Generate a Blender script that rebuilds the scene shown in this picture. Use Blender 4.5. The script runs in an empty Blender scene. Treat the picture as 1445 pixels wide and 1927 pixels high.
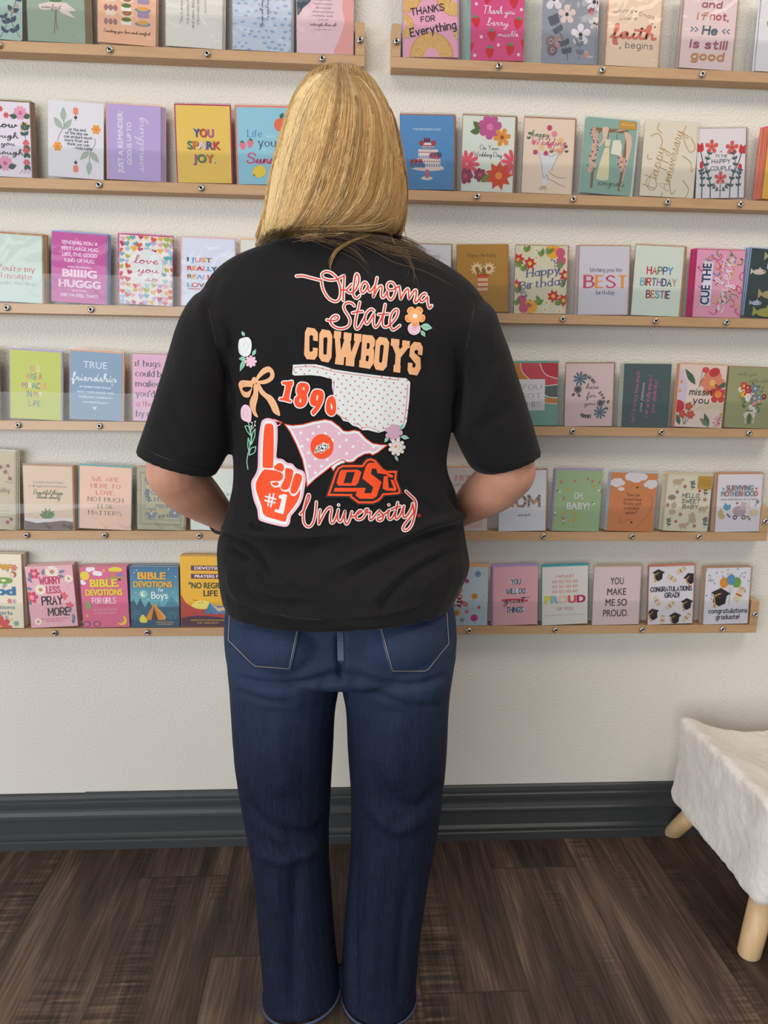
import bpy, bmesh, math, random
import numpy as np
from mathutils import Vector, Matrix, noise
from mathutils.bvhtree import BVHTree
from mathutils.geometry import tessellate_polygon, delaunay_2d_cdt
PI = math.pi
scene = bpy.context.scene
COL = scene.collection
random.seed(7)

# ------------------------------------------------------------------ camera
W, H = 1445.0, 1927.0
F_PX, PITCH, YAW, ROLL = 1383.7, 0.18066, 0.06226, 0.01523
CAM = Vector((0.0, -1.6334, 1.1134))
_fw = Vector((math.sin(YAW)*math.cos(PITCH), math.cos(YAW)*math.cos(PITCH), -math.sin(PITCH)))
_rt = Vector((math.cos(YAW), -math.sin(YAW), 0))
_up = _rt.cross(_fw)
RT = math.cos(ROLL)*_rt + math.sin(ROLL)*_up
UP = -math.sin(ROLL)*_rt + math.cos(ROLL)*_up
cam_d = bpy.data.cameras.new('camera'); cam = bpy.data.objects.new('camera', cam_d); COL.objects.link(cam)
cam_d.sensor_fit = 'VERTICAL'; cam_d.sensor_height = 36.0; cam_d.lens = F_PX*36.0/H
cam_d.clip_start = 0.02
m3 = Matrix((RT, UP, -_fw)).transposed()
cam.matrix_world = Matrix.Translation(CAM) @ m3.to_4x4()
scene.camera = cam

def ray(x, y):
    return RT*((x-W/2)/F_PX) + UP*(-(y-H/2)/F_PX) + _fw
def at(x, y, Y):
    "the point on the vertical plane at depth Y seen at that spot of the photograph"
    d = ray(x, y); return CAM + d*((Y-CAM.y)/d.y)
def at_z(x, y, z):
    d = ray(x, y); return CAM + d*((z-CAM.z)/d.z)
def to_px(p):
    v = Vector(p)-CAM; k = v.dot(_fw)
    return W/2+F_PX*v.dot(RT)/k, H/2-F_PX*v.dot(UP)/k

# ------------------------------------------------------------------ light, exposure
scene.view_settings.view_transform = 'Standard'; scene.view_settings.look = 'None'
scene.view_settings.exposure = 0.0; scene.view_settings.gamma = 1.0; scene.view_settings.use_curve_mapping = False
scene.cycles.transparent_max_bounces = 32
wd = bpy.data.worlds.new('room_light'); scene.world = wd; wd.use_nodes = True
wd.node_tree.nodes['Background'].inputs[0].default_value = (0.93, 0.96, 1.0, 1)
wd.node_tree.nodes['Background'].inputs[1].default_value = 0.34
def area(name, loc, target, sx, sy, power, color):
    l = bpy.data.lights.new(name, 'AREA'); l.shape = 'RECTANGLE'; l.size = sx; l.size_y = sy
    l.energy = power; l.color = color
    o = bpy.data.objects.new(name, l); COL.objects.link(o); o.location = loc
    o.rotation_euler = (Vector(target)-Vector(loc)).to_track_quat('-Z', 'Y').to_euler()
    return o
area('shop_window_daylight', (-2.6, -4.1, 1.15), (0.1, 0.0, 0.5), 5.0, 2.3, 180, (0.92, 0.96, 1.0))
area('ceiling_panel_light', (-0.7, -1.5, 2.95), (-0.5, -0.7, 0), 1.3, 0.7, 13, (1.0, 0.93, 0.84))
area('ceiling_panel_light', (1.5, -1.3, 2.95), (1.1, -0.5, 0), 1.3, 0.7, 27, (1.0, 0.88, 0.74))

# ------------------------------------------------------------------ helpers
def lin(c):
    return tuple((v/255/12.92 if v/255 <= .04045 else ((v/255+.055)/1.055)**2.4) for v in c)
def tag(o, label=None, cat=None, group=None, kind=None):
    if label: o['label'] = label
    if cat: o['category'] = cat
    if group: o['group'] = group
    if kind: o['kind'] = kind
    return o
def empty(name, loc, label, cat, group=None, rot=(0, 0, 0)):
    o = bpy.data.objects.new(name, None); COL.objects.link(o); o.empty_display_size = .05
    o.location = loc; o.rotation_euler = rot
    return tag(o, label, cat, group)
def link_mesh(name, me, mat, parent=None):
    o = bpy.data.objects.new(name, me); COL.objects.link(o)
    if mat and not me.materials: me.materials.append(mat)
    if parent: o.parent = parent
    return o
def mesh(name, verts, faces, mat, parent=None, smooth=False):
    me = bpy.data.meshes.new(name); me.from_pydata([tuple(v) for v in verts], [], faces); me.update()
    if smooth: me.polygons.foreach_set('use_smooth', [True]*len(me.polygons))
    return link_mesh(name, me, mat, parent)
def bm_obj(name, bm, mat, parent=None, smooth=False):
    me = bpy.data.meshes.new(name); bm.to_mesh(me); bm.free()
    if smooth: me.polygons.foreach_set('use_smooth', [True]*len(me.polygons))
    return link_mesh(name, me, mat, parent)
def bm_box(bm, lo, hi, bev=0.0, seg=2):
    g = bmesh.new()
    bmesh.ops.create_cube(g, size=1)
    for v in g.verts: v.co = Vector([lo[i]+(v.co[i]+.5)*(hi[i]-lo[i]) for i in range(3)])
    if bev: bmesh.ops.bevel(g, geom=g.edges[:], offset=bev, segments=seg, affect='EDGES', profile=.5)
    me = bpy.data.meshes.new('t'); g.to_mesh(me); g.free(); bm.from_mesh(me); bpy.data.meshes.remove(me)
def box(name, lo, hi, mat, parent=None, bev=0.0, smooth=False):
    bm = bmesh.new(); bm_box(bm, lo, hi, bev); return bm_obj(name, bm, mat, parent, smooth)
def catmull(pts, n=6, closed=False):
    P = [Vector(p) for p in pts]
    if len(P) < 3 and not closed: return P
    out = []
    N = len(P)
    for i in range(N if closed else N-1):
        if closed: a, b, c, d = P[(i-1) % N], P[i], P[(i+1) % N], P[(i+2) % N]
        else:
            b, c = P[i], P[i+1]
            a = P[i-1] if i else b*2-c
            d = P[i+2] if i+2 < N else c*2-b
        for k in range(n):
            t = k/n
            out.append(.5*((2*b)+(c-a)*t+(2*a-5*b+4*c-d)*t*t+(3*b-a-3*c+d)*t**3))
    if not closed: out.append(P[-1])
    return out

# ------------------------------------------------------------------ materials
def newmat(name):
    m = bpy.data.materials.new(name); m.use_nodes = True
    nt = m.node_tree; b = nt.nodes['Principled BSDF']
    return m, nt, b
def nd(nt, t, **kw):
    n = nt.nodes.new(t)
    for k, v in kw.items():
        if k.startswith('i_'): n.inputs[k[2:].replace('_', ' ')].default_value = v
        else: setattr(n, k, v)
    return n
def ramp(nt, fac, stops):
    r = nt.nodes.new('ShaderNodeValToRGB'); e = r.color_ramp.elements
    while len(e) < len(stops): e.new(.5)
    for q, (p, c) in zip(e, stops): q.position = p; q.color = (*lin(c), 1)
    nt.links.new(fac, r.inputs[0]); return r.outputs[0]
def coords(nt, scale=(1, 1, 1), kind='Object', rot=(0, 0, 0)):
    tc = nt.nodes.new('ShaderNodeTexCoord'); mp = nt.nodes.new('ShaderNodeMapping')
    mp.inputs['Scale'].default_value = scale; mp.inputs['Rotation'].default_value = rot
    nt.links.new(tc.outputs[kind], mp.inputs[0]); return mp.outputs[0]
def tnoise(nt, vec, scale, detail=4, rough=.55, dist=0):
    n = nt.nodes.new('ShaderNodeTexNoise'); n.inputs['Scale'].default_value = scale
    n.inputs['Detail'].default_value = detail; n.inputs['Roughness'].default_value = rough; n.inputs['Distortion'].default_value = dist
    nt.links.new(vec, n.inputs['Vector']); return n.outputs['Fac']
def bump(nt, b, h, strength, dist):
    n = nt.nodes.new('ShaderNodeBump'); n.inputs['Strength'].default_value = strength; n.inputs['Distance'].default_value = dist
    nt.links.new(h, n.inputs['Height']); nt.links.new(n.outputs[0], b.inputs['Normal']); return n
def math_n(nt, op, a, b=None, c=None):
    n = nt.nodes.new('ShaderNodeMath'); n.operation = op
    for i, v in enumerate((a, b, c)):
        if v is None: continue
        if isinstance(v, (int, float)): n.inputs[i].default_value = v
        else: nt.links.new(v, n.inputs[i])
    return n.outputs[0]
def mixc(nt, fac, a, b, mode='MIX'):
    n = nt.nodes.new('ShaderNodeMix'); n.data_type = 'RGBA'; n.blend_type = mode
    for i, v in ((0, fac), (6, a), (7, b)):
        if isinstance(v, (int, float)): n.inputs[i].default_value = v
        elif isinstance(v, tuple): n.inputs[i].default_value = (*lin(v), 1)
        else: nt.links.new(v, n.inputs[i])
    return n.outputs[2]
def plain(name, c, rough=.6, spec=.3, metal=0.0):
    m, nt, b = newmat(name)
    v = coords(nt); f = tnoise(nt, v, 60, 3)
    lo = tuple(max(0, x*.96) for x in c)
    nt.links.new(ramp(nt, f, [(.3, lo), (.7, c)]), b.inputs['Base Color'])
    b.inputs['Roughness'].default_value = rough; b.inputs['Specular IOR Level'].default_value = spec; b.inputs['Metallic'].default_value = metal
    return m

def m_wall():
    m, nt, b = newmat('orange_peel_plaster')
    v = coords(nt, (1, 1, 1))
    big = tnoise(nt, v, 1.6, 3)
    nt.links.new(ramp(nt, big, [(.3, (210, 204, 193)), (.7, (219, 214, 204))]), b.inputs['Base Color'])
    b.inputs['Roughness'].default_value = .62; b.inputs['Specular IOR Level'].default_value = .3
    n1 = tnoise(nt, v, 205, 2, .45, 0); n2 = tnoise(nt, v, 20, 2)
    r = nd(nt, 'ShaderNodeMapRange'); r.inputs[1].default_value = .4; r.inputs[2].default_value = .72
    nt.links.new(n1, r.inputs[0])
    # the texture is trowelled flatter low on the wall
    tc = nt.nodes.new('ShaderNodeTexCoord'); sp = nt.nodes.new('ShaderNodeSeparateXYZ'); nt.links.new(tc.outputs['Object'], sp.inputs[0])
    q = nd(nt, 'ShaderNodeMapRange'); q.inputs[1].default_value = .1; q.inputs[2].default_value = .75; q.inputs[3].default_value = .25; q.inputs[4].default_value = 1
    nt.links.new(sp.outputs['Z'], q.inputs[0])
    h = math_n(nt, 'MULTIPLY', math_n(nt, 'ADD', r.outputs[0], math_n(nt, 'MULTIPLY', n2, .08)), q.outputs[0])
    bump(nt, b, h, .55, .0015)
    return m
def m_wood():
    m, nt, b = newmat('pale_maple')
    v = coords(nt, (3, 40, 40)); f = tnoise(nt, v, 2.2, 5, .6, .4)
    v2 = coords(nt, (1.2, 8, 8)); g = tnoise(nt, v2, 1.5, 2)
    c = ramp(nt, f, [(.25, (188, 146, 104)), (.5, (206, 165, 122)), (.8, (216, 178, 136))])
    c = mixc(nt, math_n(nt, 'MULTIPLY', g, .35), c, (188, 143, 100))
    nt.links.new(c, b.inputs['Base Color']); b.inputs['Roughness'].default_value = .5
    bump(nt, b, f, .15, .0006); return m
def m_floor():
    m, nt, b = newmat('dark_oak_planks')
    tc = nt.nodes.new('ShaderNodeTexCoord'); sp = nt.nodes.new('ShaderNodeSeparateXYZ'); nt.links.new(tc.outputs['Object'], sp.inputs[0])
    PW, PL = .2, 1.22
    xs = math_n(nt, 'DIVIDE', math_n(nt, 'ADD', sp.outputs['X'], 5.045), PW); ix = math_n(nt, 'FLOOR', xs); fx = math_n(nt, 'FRACT', xs)
    wn = nd(nt, 'ShaderNodeTexWhiteNoise', noise_dimensions='1D'); nt.links.new(ix, wn.inputs['W'])
    ys = math_n(nt, 'ADD', math_n(nt, 'DIVIDE', math_n(nt, 'ADD', sp.outputs['Y'], 9.0), PL), math_n(nt, 'MULTIPLY', wn.outputs['Value'], 7.0)); iy = math_n(nt, 'FLOOR', ys); fy = math_n(nt, 'FRACT', ys)
    cb = nd(nt, 'ShaderNodeCombineXYZ'); nt.links.new(ix, cb.inputs[0]); nt.links.new(iy, cb.inputs[1])
    w2 = nd(nt, 'ShaderNodeTexWhiteNoise', noise_dimensions='3D'); nt.links.new(cb.outputs[0], w2.inputs['Vector'])
    # grain, shifted per plank
    off = nd(nt, 'ShaderNodeVectorMath', operation='SCALE'); nt.links.new(w2.outputs['Color'], off.inputs[0]); off.inputs['Scale'].default_value = 13
    ad = nd(nt, 'ShaderNodeVectorMath', operation='ADD'); nt.links.new(tc.outputs['Object'], ad.inputs[0]); nt.links.new(off.outputs[0], ad.inputs[1])
    def mp(s):
        q = nt.nodes.new('ShaderNodeMapping'); q.inputs['Scale'].default_value = s; nt.links.new(ad.outputs[0], q.inputs[0]); return q.outputs[0]
    g1 = tnoise(nt, mp((26, 1.6, 1)), 3, 6, .62, .9); g2 = tnoise(nt, mp((7, .9, 1)), 1.6, 3, .5, .8)
    wv = nd(nt, 'ShaderNodeTexWave', wave_type='BANDS', bands_direction='X'); nt.links.new(mp((1, .14, 1)), wv.inputs[0])
    wv.inputs['Scale'].default_value = 34; wv.inputs['Distortion'].default_value = 7; wv.inputs['Detail'].default_value = 3; wv.inputs['Detail Scale'].default_value = 1.3
    saw = tnoise(nt, mp((4, 62, 1)), 2.2, 2, .5, .2)      # cross saw marks
    sawm = nd(nt, 'ShaderNodeMapRange'); sawm.inputs[1].default_value = .52; sawm.inputs[2].default_value = .66; nt.links.new(tnoise(nt, mp((5, 1.4, 1)), 1.3, 1), sawm.inputs[0])
    t = math_n(nt, 'ADD', math_n(nt, 'MULTIPLY', g1, .5), math_n(nt, 'ADD', math_n(nt, 'MULTIPLY', g2, .72), math_n(nt, 'MULTIPLY', wv.outputs['Fac'], .05)))
    t = math_n(nt, 'ADD', t, math_n(nt, 'MULTIPLY', math_n(nt, 'SUBTRACT', w2.outputs['Value'], .5), .16))
    t = math_n(nt, 'ADD', t, math_n(nt, 'MULTIPLY', math_n(nt, 'MULTIPLY', math_n(nt, 'SUBTRACT', saw, .5), sawm.outputs[0]), .8))
    c = ramp(nt, t, [(.43, (42, 33, 28)), (.54, (63, 50, 42)), (.65, (80, 64, 54)), (.8, (114, 94, 78))])
    ex = math_n(nt, 'MINIMUM', fx, math_n(nt, 'SUBTRACT', 1, fx)); ey = math_n(nt, 'MULTIPLY', math_n(nt, 'MINIMUM', fy, math_n(nt, 'SUBTRACT', 1, fy)), PL/PW)
    e = nd(nt, 'ShaderNodeMapRange'); e.inputs[1].default_value = .004; e.inputs[2].default_value = .016; nt.links.new(math_n(nt, 'MINIMUM', ex, ey), e.inputs[0])
    c = mixc(nt, math_n(nt, 'MULTIPLY_ADD', e.outputs[0], .6, .4), (46, 37, 32), c)
    nt.links.new(c, b.inputs['Base Color']); b.inputs['Roughness'].default_value = .55; b.inputs['Specular IOR Level'].default_value = .35
    bump(nt, b, math_n(nt, 'ADD', math_n(nt, 'MULTIPLY', g1, .4), e.outputs[0]), .3, .0012); return m
def m_clear(name, tint=(1, 1, 1), gloss=.9, crinkle=0.0, rough=.03):
    m = bpy.data.materials.new(name); m.use_nodes = True; nt = m.node_tree; nt.nodes.clear()
    out = nt.nodes.new('ShaderNodeOutputMaterial'); mx = nt.nodes.new('ShaderNodeMixShader')
    tr = nt.nodes.new('ShaderNodeBsdfTransparent'); tr.inputs[0].default_value = (*tint, 1)
    gl = nt.nodes.new('ShaderNodeBsdfGlossy'); gl.inputs['Roughness'].default_value = rough; gl.inputs[0].default_value = (1, 1, 1, 1)
    fr = nt.nodes.new('ShaderNodeFresnel'); fr.inputs[0].default_value = 1.45
    f = math_n(nt, 'MULTIPLY', fr.outputs[0], gloss)
    if crinkle:
        v = coords(nt, (1, 1, 1), 'Object'); n = tnoise(nt, v, 13, 2, .5, 1.5)
        bp = nt.nodes.new('ShaderNodeBump'); bp.inputs['Strength'].default_value = crinkle; bp.inputs['Distance'].default_value = .004
        nt.links.new(n, bp.inputs['Height']); nt.links.new(bp.outputs[0], gl.inputs['Normal'])
    nt.links.new(f, mx.inputs[0]); nt.links.new(tr.outputs[0], mx.inputs[1]); nt.links.new(gl.outputs[0], mx.inputs[2]); nt.links.new(mx.outputs[0], out.inputs[0])
    return m
def m_ink(name, rough=.45, spec=.3):
    "printed stock: the ink colour of every face comes with the mesh"
    m, nt, b = newmat(name); a = nd(nt, 'ShaderNodeAttribute', attribute_name='ink')
    v = coords(nt); f = tnoise(nt, v, 240, 2)
    nt.links.new(mixc(nt, math_n(nt, 'MULTIPLY', f, .05), a.outputs['Color'], (120, 120, 120)), b.inputs['Base Color'])
    b.inputs['Roughness'].default_value = rough; b.inputs['Specular IOR Level'].default_value = spec; return m
M_WALL, M_WOOD, M_FLOOR = m_wall(), m_wood(), m_floor()
M_ACR = m_clear('clear_acrylic', (.975, .98, .98), .36, 0, .02)
M_SLEEVE = m_clear('clear_film', (.98, .98, .98), .5, .5, .06)
M_INK = m_ink('printed_card_stock'); M_COVER = m_ink('printed_book_cover', .35, .4)
M_STEEL = plain('polished_steel', (190, 186, 180), .22, .5, 1.0); M_DARK = plain('screw_socket', (40, 38, 36), .5)
M_BASE = plain('charcoal_baseboard_paint', (57, 59, 60), .45, .4)
M_PAGES = plain('book_pages', (214, 202, 184), .8)

# ------------------------------------------------------------------ the room
def structure(o): o['kind'] = 'structure'; return o
structure(box('wall_back', (-2.2, 0, -.05), (2.6, .12, 2.9), M_WALL))
structure(box('floor', (-2.2, -4.6, -.06), (2.6, .0, 0), M_FLOOR))
def baseboard(name, x0, x1, k, dy, dz):
    # profile (depth out from the wall, height): plinth, bead, flat, bead, cove, cap
    pr = [(0, 0), (.021, 0), (.021, .020), (.0185, .0225), (.0185, .0245), (.0205, .028), (.0205, .033), (.0165, .036), (.0135, .0385), (.0135, .0735),
          (.0165, .076), (.0165, .081), (.0125, .084), (.0085, .092), (.0075, .099), (.0105, .1015), (.0105, .107), (.0125, .1085), (.0125, .1165), (.0095, .1195), (.0095, .1265), (.0075, .135), (.004, .138), (0, .138)]
    vs = []; n = len(pr)
    for x in (x0, x1): vs += [(x, -p[0]-dy, p[1]*k+dz) for p in pr]
    fs = [(i, (i+1) % n, (i+1) % n+n, i+n) for i in range(n)] + [tuple(range(n))[::-1], tuple(range(n, 2*n))]
    return structure(mesh(name, vs, fs, M_BASE))
XJ = at(157, 1530, -.02).x
baseboard('baseboard_left', -2.2, XJ, .985, .0, 0)
baseboard('baseboard_right', XJ, 2.6, 1.0, .0012, 0)

# ------------------------------------------------------------------ shelves
ZROW = {1: 1.7215, 2: 1.4739, 3: 1.2322, 4: .9938, 5: .7576, 6: .5362}
LEDGE_H, FRONT, ACR_H = .0195, -.037, .079
X_L_END, X_R_START, X_R_END = .0469, .1004, .9815
SCREWS_L = {1: [(-1, 82), (207, 92), (390, 98), (606, 107)], 2: [(187, 349), (379, 353)], 3: [(14, 581), (172, 584)], 4: [(35, 799), (188, 800)], 5: [(51, 1009), (198, 1008.5), (375, 1008)], 6: [(104, 1193.5), (278, 1193)]}
SCREWS_R = {1: [(938, 125), (1132, 134), (1320, 142)], 2: [(897, 367), (1078, 373), (1255, 380), (1392, 386)], 3: [(1058, 598), (1233, 600), (1366, 603)], 4: [(1077, 811), (1243, 814), (1408, 817)], 5: [(866, 1005), (1022, 1009), (1188, 1012), (1314, 1015)], 6: [(882, 1186), (1044, 1186), (1207, 1186), (1358, 1186)]}
WORD = {1: 'topmost', 2: 'second from the top', 3: 'third from the top', 4: 'third from the bottom', 5: 'second from the bottom', 6: 'lowest'}
def screw_mesh():
    bm = bmesh.new(); n = 16
    prof = [(.0066, 0), (.0066, .0012), (.006, .0026), (.0044, .0036), (.003, .0038), (.003, .0016), (.0001, .0014)]
    rings = []
    for r, h in prof:
        rings.append([bm.verts.new((r*math.cos(2*PI*i/n), -h, r*math.sin(2*PI*i/n))) for i in range(n)])
    for a, b in zip(rings, rings[1:]):
        for i in range(n):
            f = bm.faces.new((a[i], a[(i+1) % n], b[(i+1) % n], b[i])); f.smooth = True
            f.material_index = 1 if b is rings[-1] else 0
    bm.normal_update(); bmesh.ops.recalc_face_normals(bm, faces=bm.faces[:])
    me = bpy.data.meshes.new('screw'); bm.to_mesh(me); bm.free()
    me.materials.append(M_STEEL); me.materials.append(M_DARK); return me
SCREW = screw_mesh()
def shelf(row, side, x0, x1, blocks, screws):
    z = ZROW[row]
    t = empty('card_shelf', ((x0+x1)/2, 0, z), '%s wooden card shelf with clear acrylic lip, %s of the person' % (WORD[row], side), 'shelf', 'wall shelves of cards')
    def L(x): return x-(x0+x1)/2
    box('ledge', (L(x0), FRONT, 0), (L(x1), -.0005, LEDGE_H), M_WOOD, t, .0008)
    for b0 in blocks:
        box('end_block', (L(b0), FRONT, LEDGE_H+.0002), (L(b0)+.0185, -.0005, ACR_H), M_WOOD, t, .0008)
    a = box('acrylic_lip', (L(x0)+.0005, FRONT-.0026, .0005), (L(x1)-.0005, FRONT-.0002, ACR_H), M_ACR, t)
    pts = [(at(px, py, FRONT).x, z+.0098) for px, py in screws] + [(b0+.0095, z+.046) for b0 in blocks]
    for x, zz in pts:
        s = link_mesh('screw', SCREW, None, t); s.location = (L(x), FRONT-.0026, zz-z); s.rotation_euler = (0, random.uniform(0, 3), 0)
for r in range(1, 7):
    shelf(r, 'left', -1.25, X_L_END, [X_L_END-.0185], SCREWS_L[r])
    shelf(r, 'right', X_R_START, X_R_END, [X_R_START, X_R_END-.0185], SCREWS_R[r])

# ------------------------------------------------------------------ lettering and drawing for printed things
_fc = bpy.data.curves.new('type', 'FONT'); _fo = bpy.data.objects.new('type', _fc); COL.objects.link(_fo)
_fc.resolution_u = 4
_cache = {}
def type_mesh(s, bold=0.0):
    k = s
    if k not in _cache:
        _fc.body = s; _fc.size = 1
        dg = bpy.context.evaluated_depsgraph_get(); dg.update()
        me = bpy.data.meshes.new_from_object(_fo.evaluated_get(dg))
        vs = [(v.co.x, v.co.y) for v in me.vertices]; fs = [tuple(p.vertices) for p in me.polygons]
        bpy.data.meshes.remove(me); _cache[k] = (vs, fs)
    return _cache[k]
_cap = max(v[1] for v in type_mesh('H')[0])
def type_width(s, bold=0.0):
    vs, _ = type_mesh(s, bold)
    return (min(v[0] for v in vs), max(v[0] for v in vs)) if vs else (0, 0)

_bowlb = '~0 2.5,1.2 .3,2.8 0,4.5 1.2,4.7 3.4,4.2 5.6,2.8 6.4,1.2 5.8,0 4.2'
_bowla = '~4.6 5,3.2 6.4,1.2 6,0 3.2,.9 .5,2.5 0,4 .8,4.6 2.2'
PRINT = {'A': '0 0,3 10,6 0|1.2 3.6,4.8 3.6', 'B': '0 0,0 10|~0 10,3 10,5 9,5 6.5,3 5.3,0 5.3|~0 5.3,3.5 5.3,5.8 4,5.8 1.5,3.5 0,0 0', 'C': '~6 8,4.5 9.8,2.5 9.8,.6 8,0 5,.6 2,2.5 .2,4.5 .2,6 2',
 'D': '0 0,0 10|~0 10,2.8 9.8,5.4 8.2,6 5,5.4 1.8,2.8 .2,0 0', 'E': '5 10,0 10|0 10,0 0|0 0,5 0|0 5.2,4 5.2', 'F': '5 10,0 10|0 10,0 0|0 5.2,4 5.2', 'G': '~6 8,4.5 9.8,2.5 9.8,.6 8,0 5,.6 2,2.5 .2,4.5 .2,6 1.5|6 1.2,6 4.6|6 4.6,3.6 4.6',
 'H': '0 0,0 10|6 0,6 10|0 5.2,6 5.2', 'I': '0 0,0 10', 'J': '~4 10,4 3,3.4 .8,2 0,.6 .6,0 2', 'K': '0 0,0 10|5.5 10,0 4.5|1.8 6,5.8 0', 'L': '0 10,0 0|0 0,5 0', 'M': '0 0,0 10|0 10,3.5 3,7 10|7 10,7 0',
 'N': '0 0,0 10|0 10,6 0|6 0,6 10', 'O': '~3.2 10,1 9,0 5,1 1,3.2 0,5.4 1,6.4 5,5.4 9,3.2 10', 'P': '0 0,0 10|~0 10,3.5 10,5.6 9,5.6 6,3.5 4.8,0 4.8', 'Q': '~3.2 10,1 9,0 5,1 1,3.2 0,5.4 1,6.4 5,5.4 9,3.2 10|4 2.5,6.4 -.5',
 'R': '0 0,0 10|~0 10,3.5 10,5.6 9,5.6 6.2,3.5 5,0 5|2.5 5,5.8 0', 'S': '~5.5 8.3,4 9.8,1.8 9.8,.3 8.4,.6 6.6,2.8 5.3,5 4,5.8 2.2,4.6 .4,2.5 0,.9 .4,0 1.8', 'T': '0 10,6 10|3 10,3 0', 'U': '~0 10,0 7,0 3.5,.8 1,3 0,5.2 1,6 3.5,6 7,6 10', 'V': '0 10,3 0|3 0,6 10',
 'W': '0 10,2.2 0|2.2 0,4.4 8,6.6 0|6.6 0,8.8 10', 'X': '0 0,5.8 10|0 10,5.8 0', 'Y': '0 10,3 5|6 10,3 5|3 5,3 0', 'Z': '0 10,5.6 10|5.6 10,0 0|0 0,5.8 0',
 'a': _bowla+'|4.6 6.4,4.6 0', 'b': '0 10,0 0|'+_bowlb, 'c': '~4.4 5.2,3 6.4,1.4 6.2,.2 4.5,.2 2,1.4 .2,3 0,4.4 1.2', 'd': _bowla+'|4.6 10,4.6 0', 'e': '~.2 3.4,2.4 3.4,4.6 3.6,4.4 5.2,3 6.4,1.4 6.2,.2 4.4,.2 2,1.4 .2,3 0,4.4 1',
 'f': '~3.6 9.4,2.6 10,1.6 9.2,1.4 7.5,1.4 4,1.4 0|0 6.2,3.2 6.2', 'g': _bowla+'|~4.6 6.4,4.6 2,4.6 -1,4 -3,2.4 -3.6,.6 -3', 'h': '0 10,0 0|~0 4.2,1.2 6,2.8 6.4,4.2 5.4,4.4 4,4.4 2,4.4 0', 'i': '0 6.4,0 0|0 8.6,0 9', 'j': '~1.4 6.4,1.4 2,1.4 -2,1 -3.2,-.4 -3.6|1.4 8.6,1.4 9',
 'k': '0 10,0 0|4 6.4,0 2.6|1.4 3.8,4.2 0', 'l': '0 10,0 0', 'm': '0 6.4,0 0|~0 4.2,1 6,2.4 6.4,3.4 5.4,3.5 4,3.5 2,3.5 0|~3.5 4.2,4.5 6,5.9 6.4,6.9 5.4,7 4,7 2,7 0', 'n': '0 6.4,0 0|~0 4.2,1.2 6,2.8 6.4,4.2 5.4,4.4 4,4.4 2,4.4 0',
 'o': '~2.4 6.4,.6 5.4,0 3.2,.6 1,2.4 0,4.2 1,4.8 3.2,4.2 5.4,2.4 6.4', 'p': '0 6.4,0 -3.6|'+_bowlb, 'q': _bowla+'|4.6 6.4,4.6 -3.6', 'r': '0 6.4,0 0|~0 3.8,1 5.8,2.2 6.4,3 6.2', 's': '~3.8 5.4,2.6 6.4,1 6.2,.3 5,1.2 3.8,2.8 3,3.9 1.8,3.2 .3,1.8 0,.2 .8',
 't': '~1.4 9,1.4 5,1.4 1.6,2 .2,3.4 .4|0 6.4,3.2 6.4', 'u': '~0 6.4,0 4,0 2,.8 .3,2.4 0,4 1,4.4 2.6|4.4 6.4,4.4 0', 'v': '0 6.4,2.2 0|2.2 0,4.4 6.4', 'w': '0 6.4,1.6 0|1.6 0,3.2 5.5,4.8 0|4.8 0,6.4 6.4', 'x': '0 6.4,4.4 0|0 0,4.4 6.4', 'y': '0 6.4,2.3 0|4.6 6.4,1.4 -3.6', 'z': '0 6.4,4.2 6.4|4.2 6.4,0 0|0 0,4.4 0',
 '.': '0 0,0 .3', ',': '.4 .3,0 -1.6', '!': '0 10,0 3|0 0,0 .3', '?': '~0 8,1.4 10,3.6 9.6,4.4 7.6,2.4 5.2,2 3|2 0,2 .3', "'": '.3 10,0 7.6', ':': '0 0,0 .3|0 5,0 5.3', '-': '0 4,3 4', '&': '~5.6 0,3 4,1 7.4,1.6 9.6,3.2 9.6,3.6 7.6,1.6 5.2,.2 3,.8 .6,2.8 0,4.6 1.6,5.4 4', '"': '0 10,0 7.6|1.6 10,1.6 7.6', '(': '~2 11,.3 8,0 4.5,.3 1,2 -2', ')': '~0 11,1.7 8,2 4.5,1.7 1,0 -2'}
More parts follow.
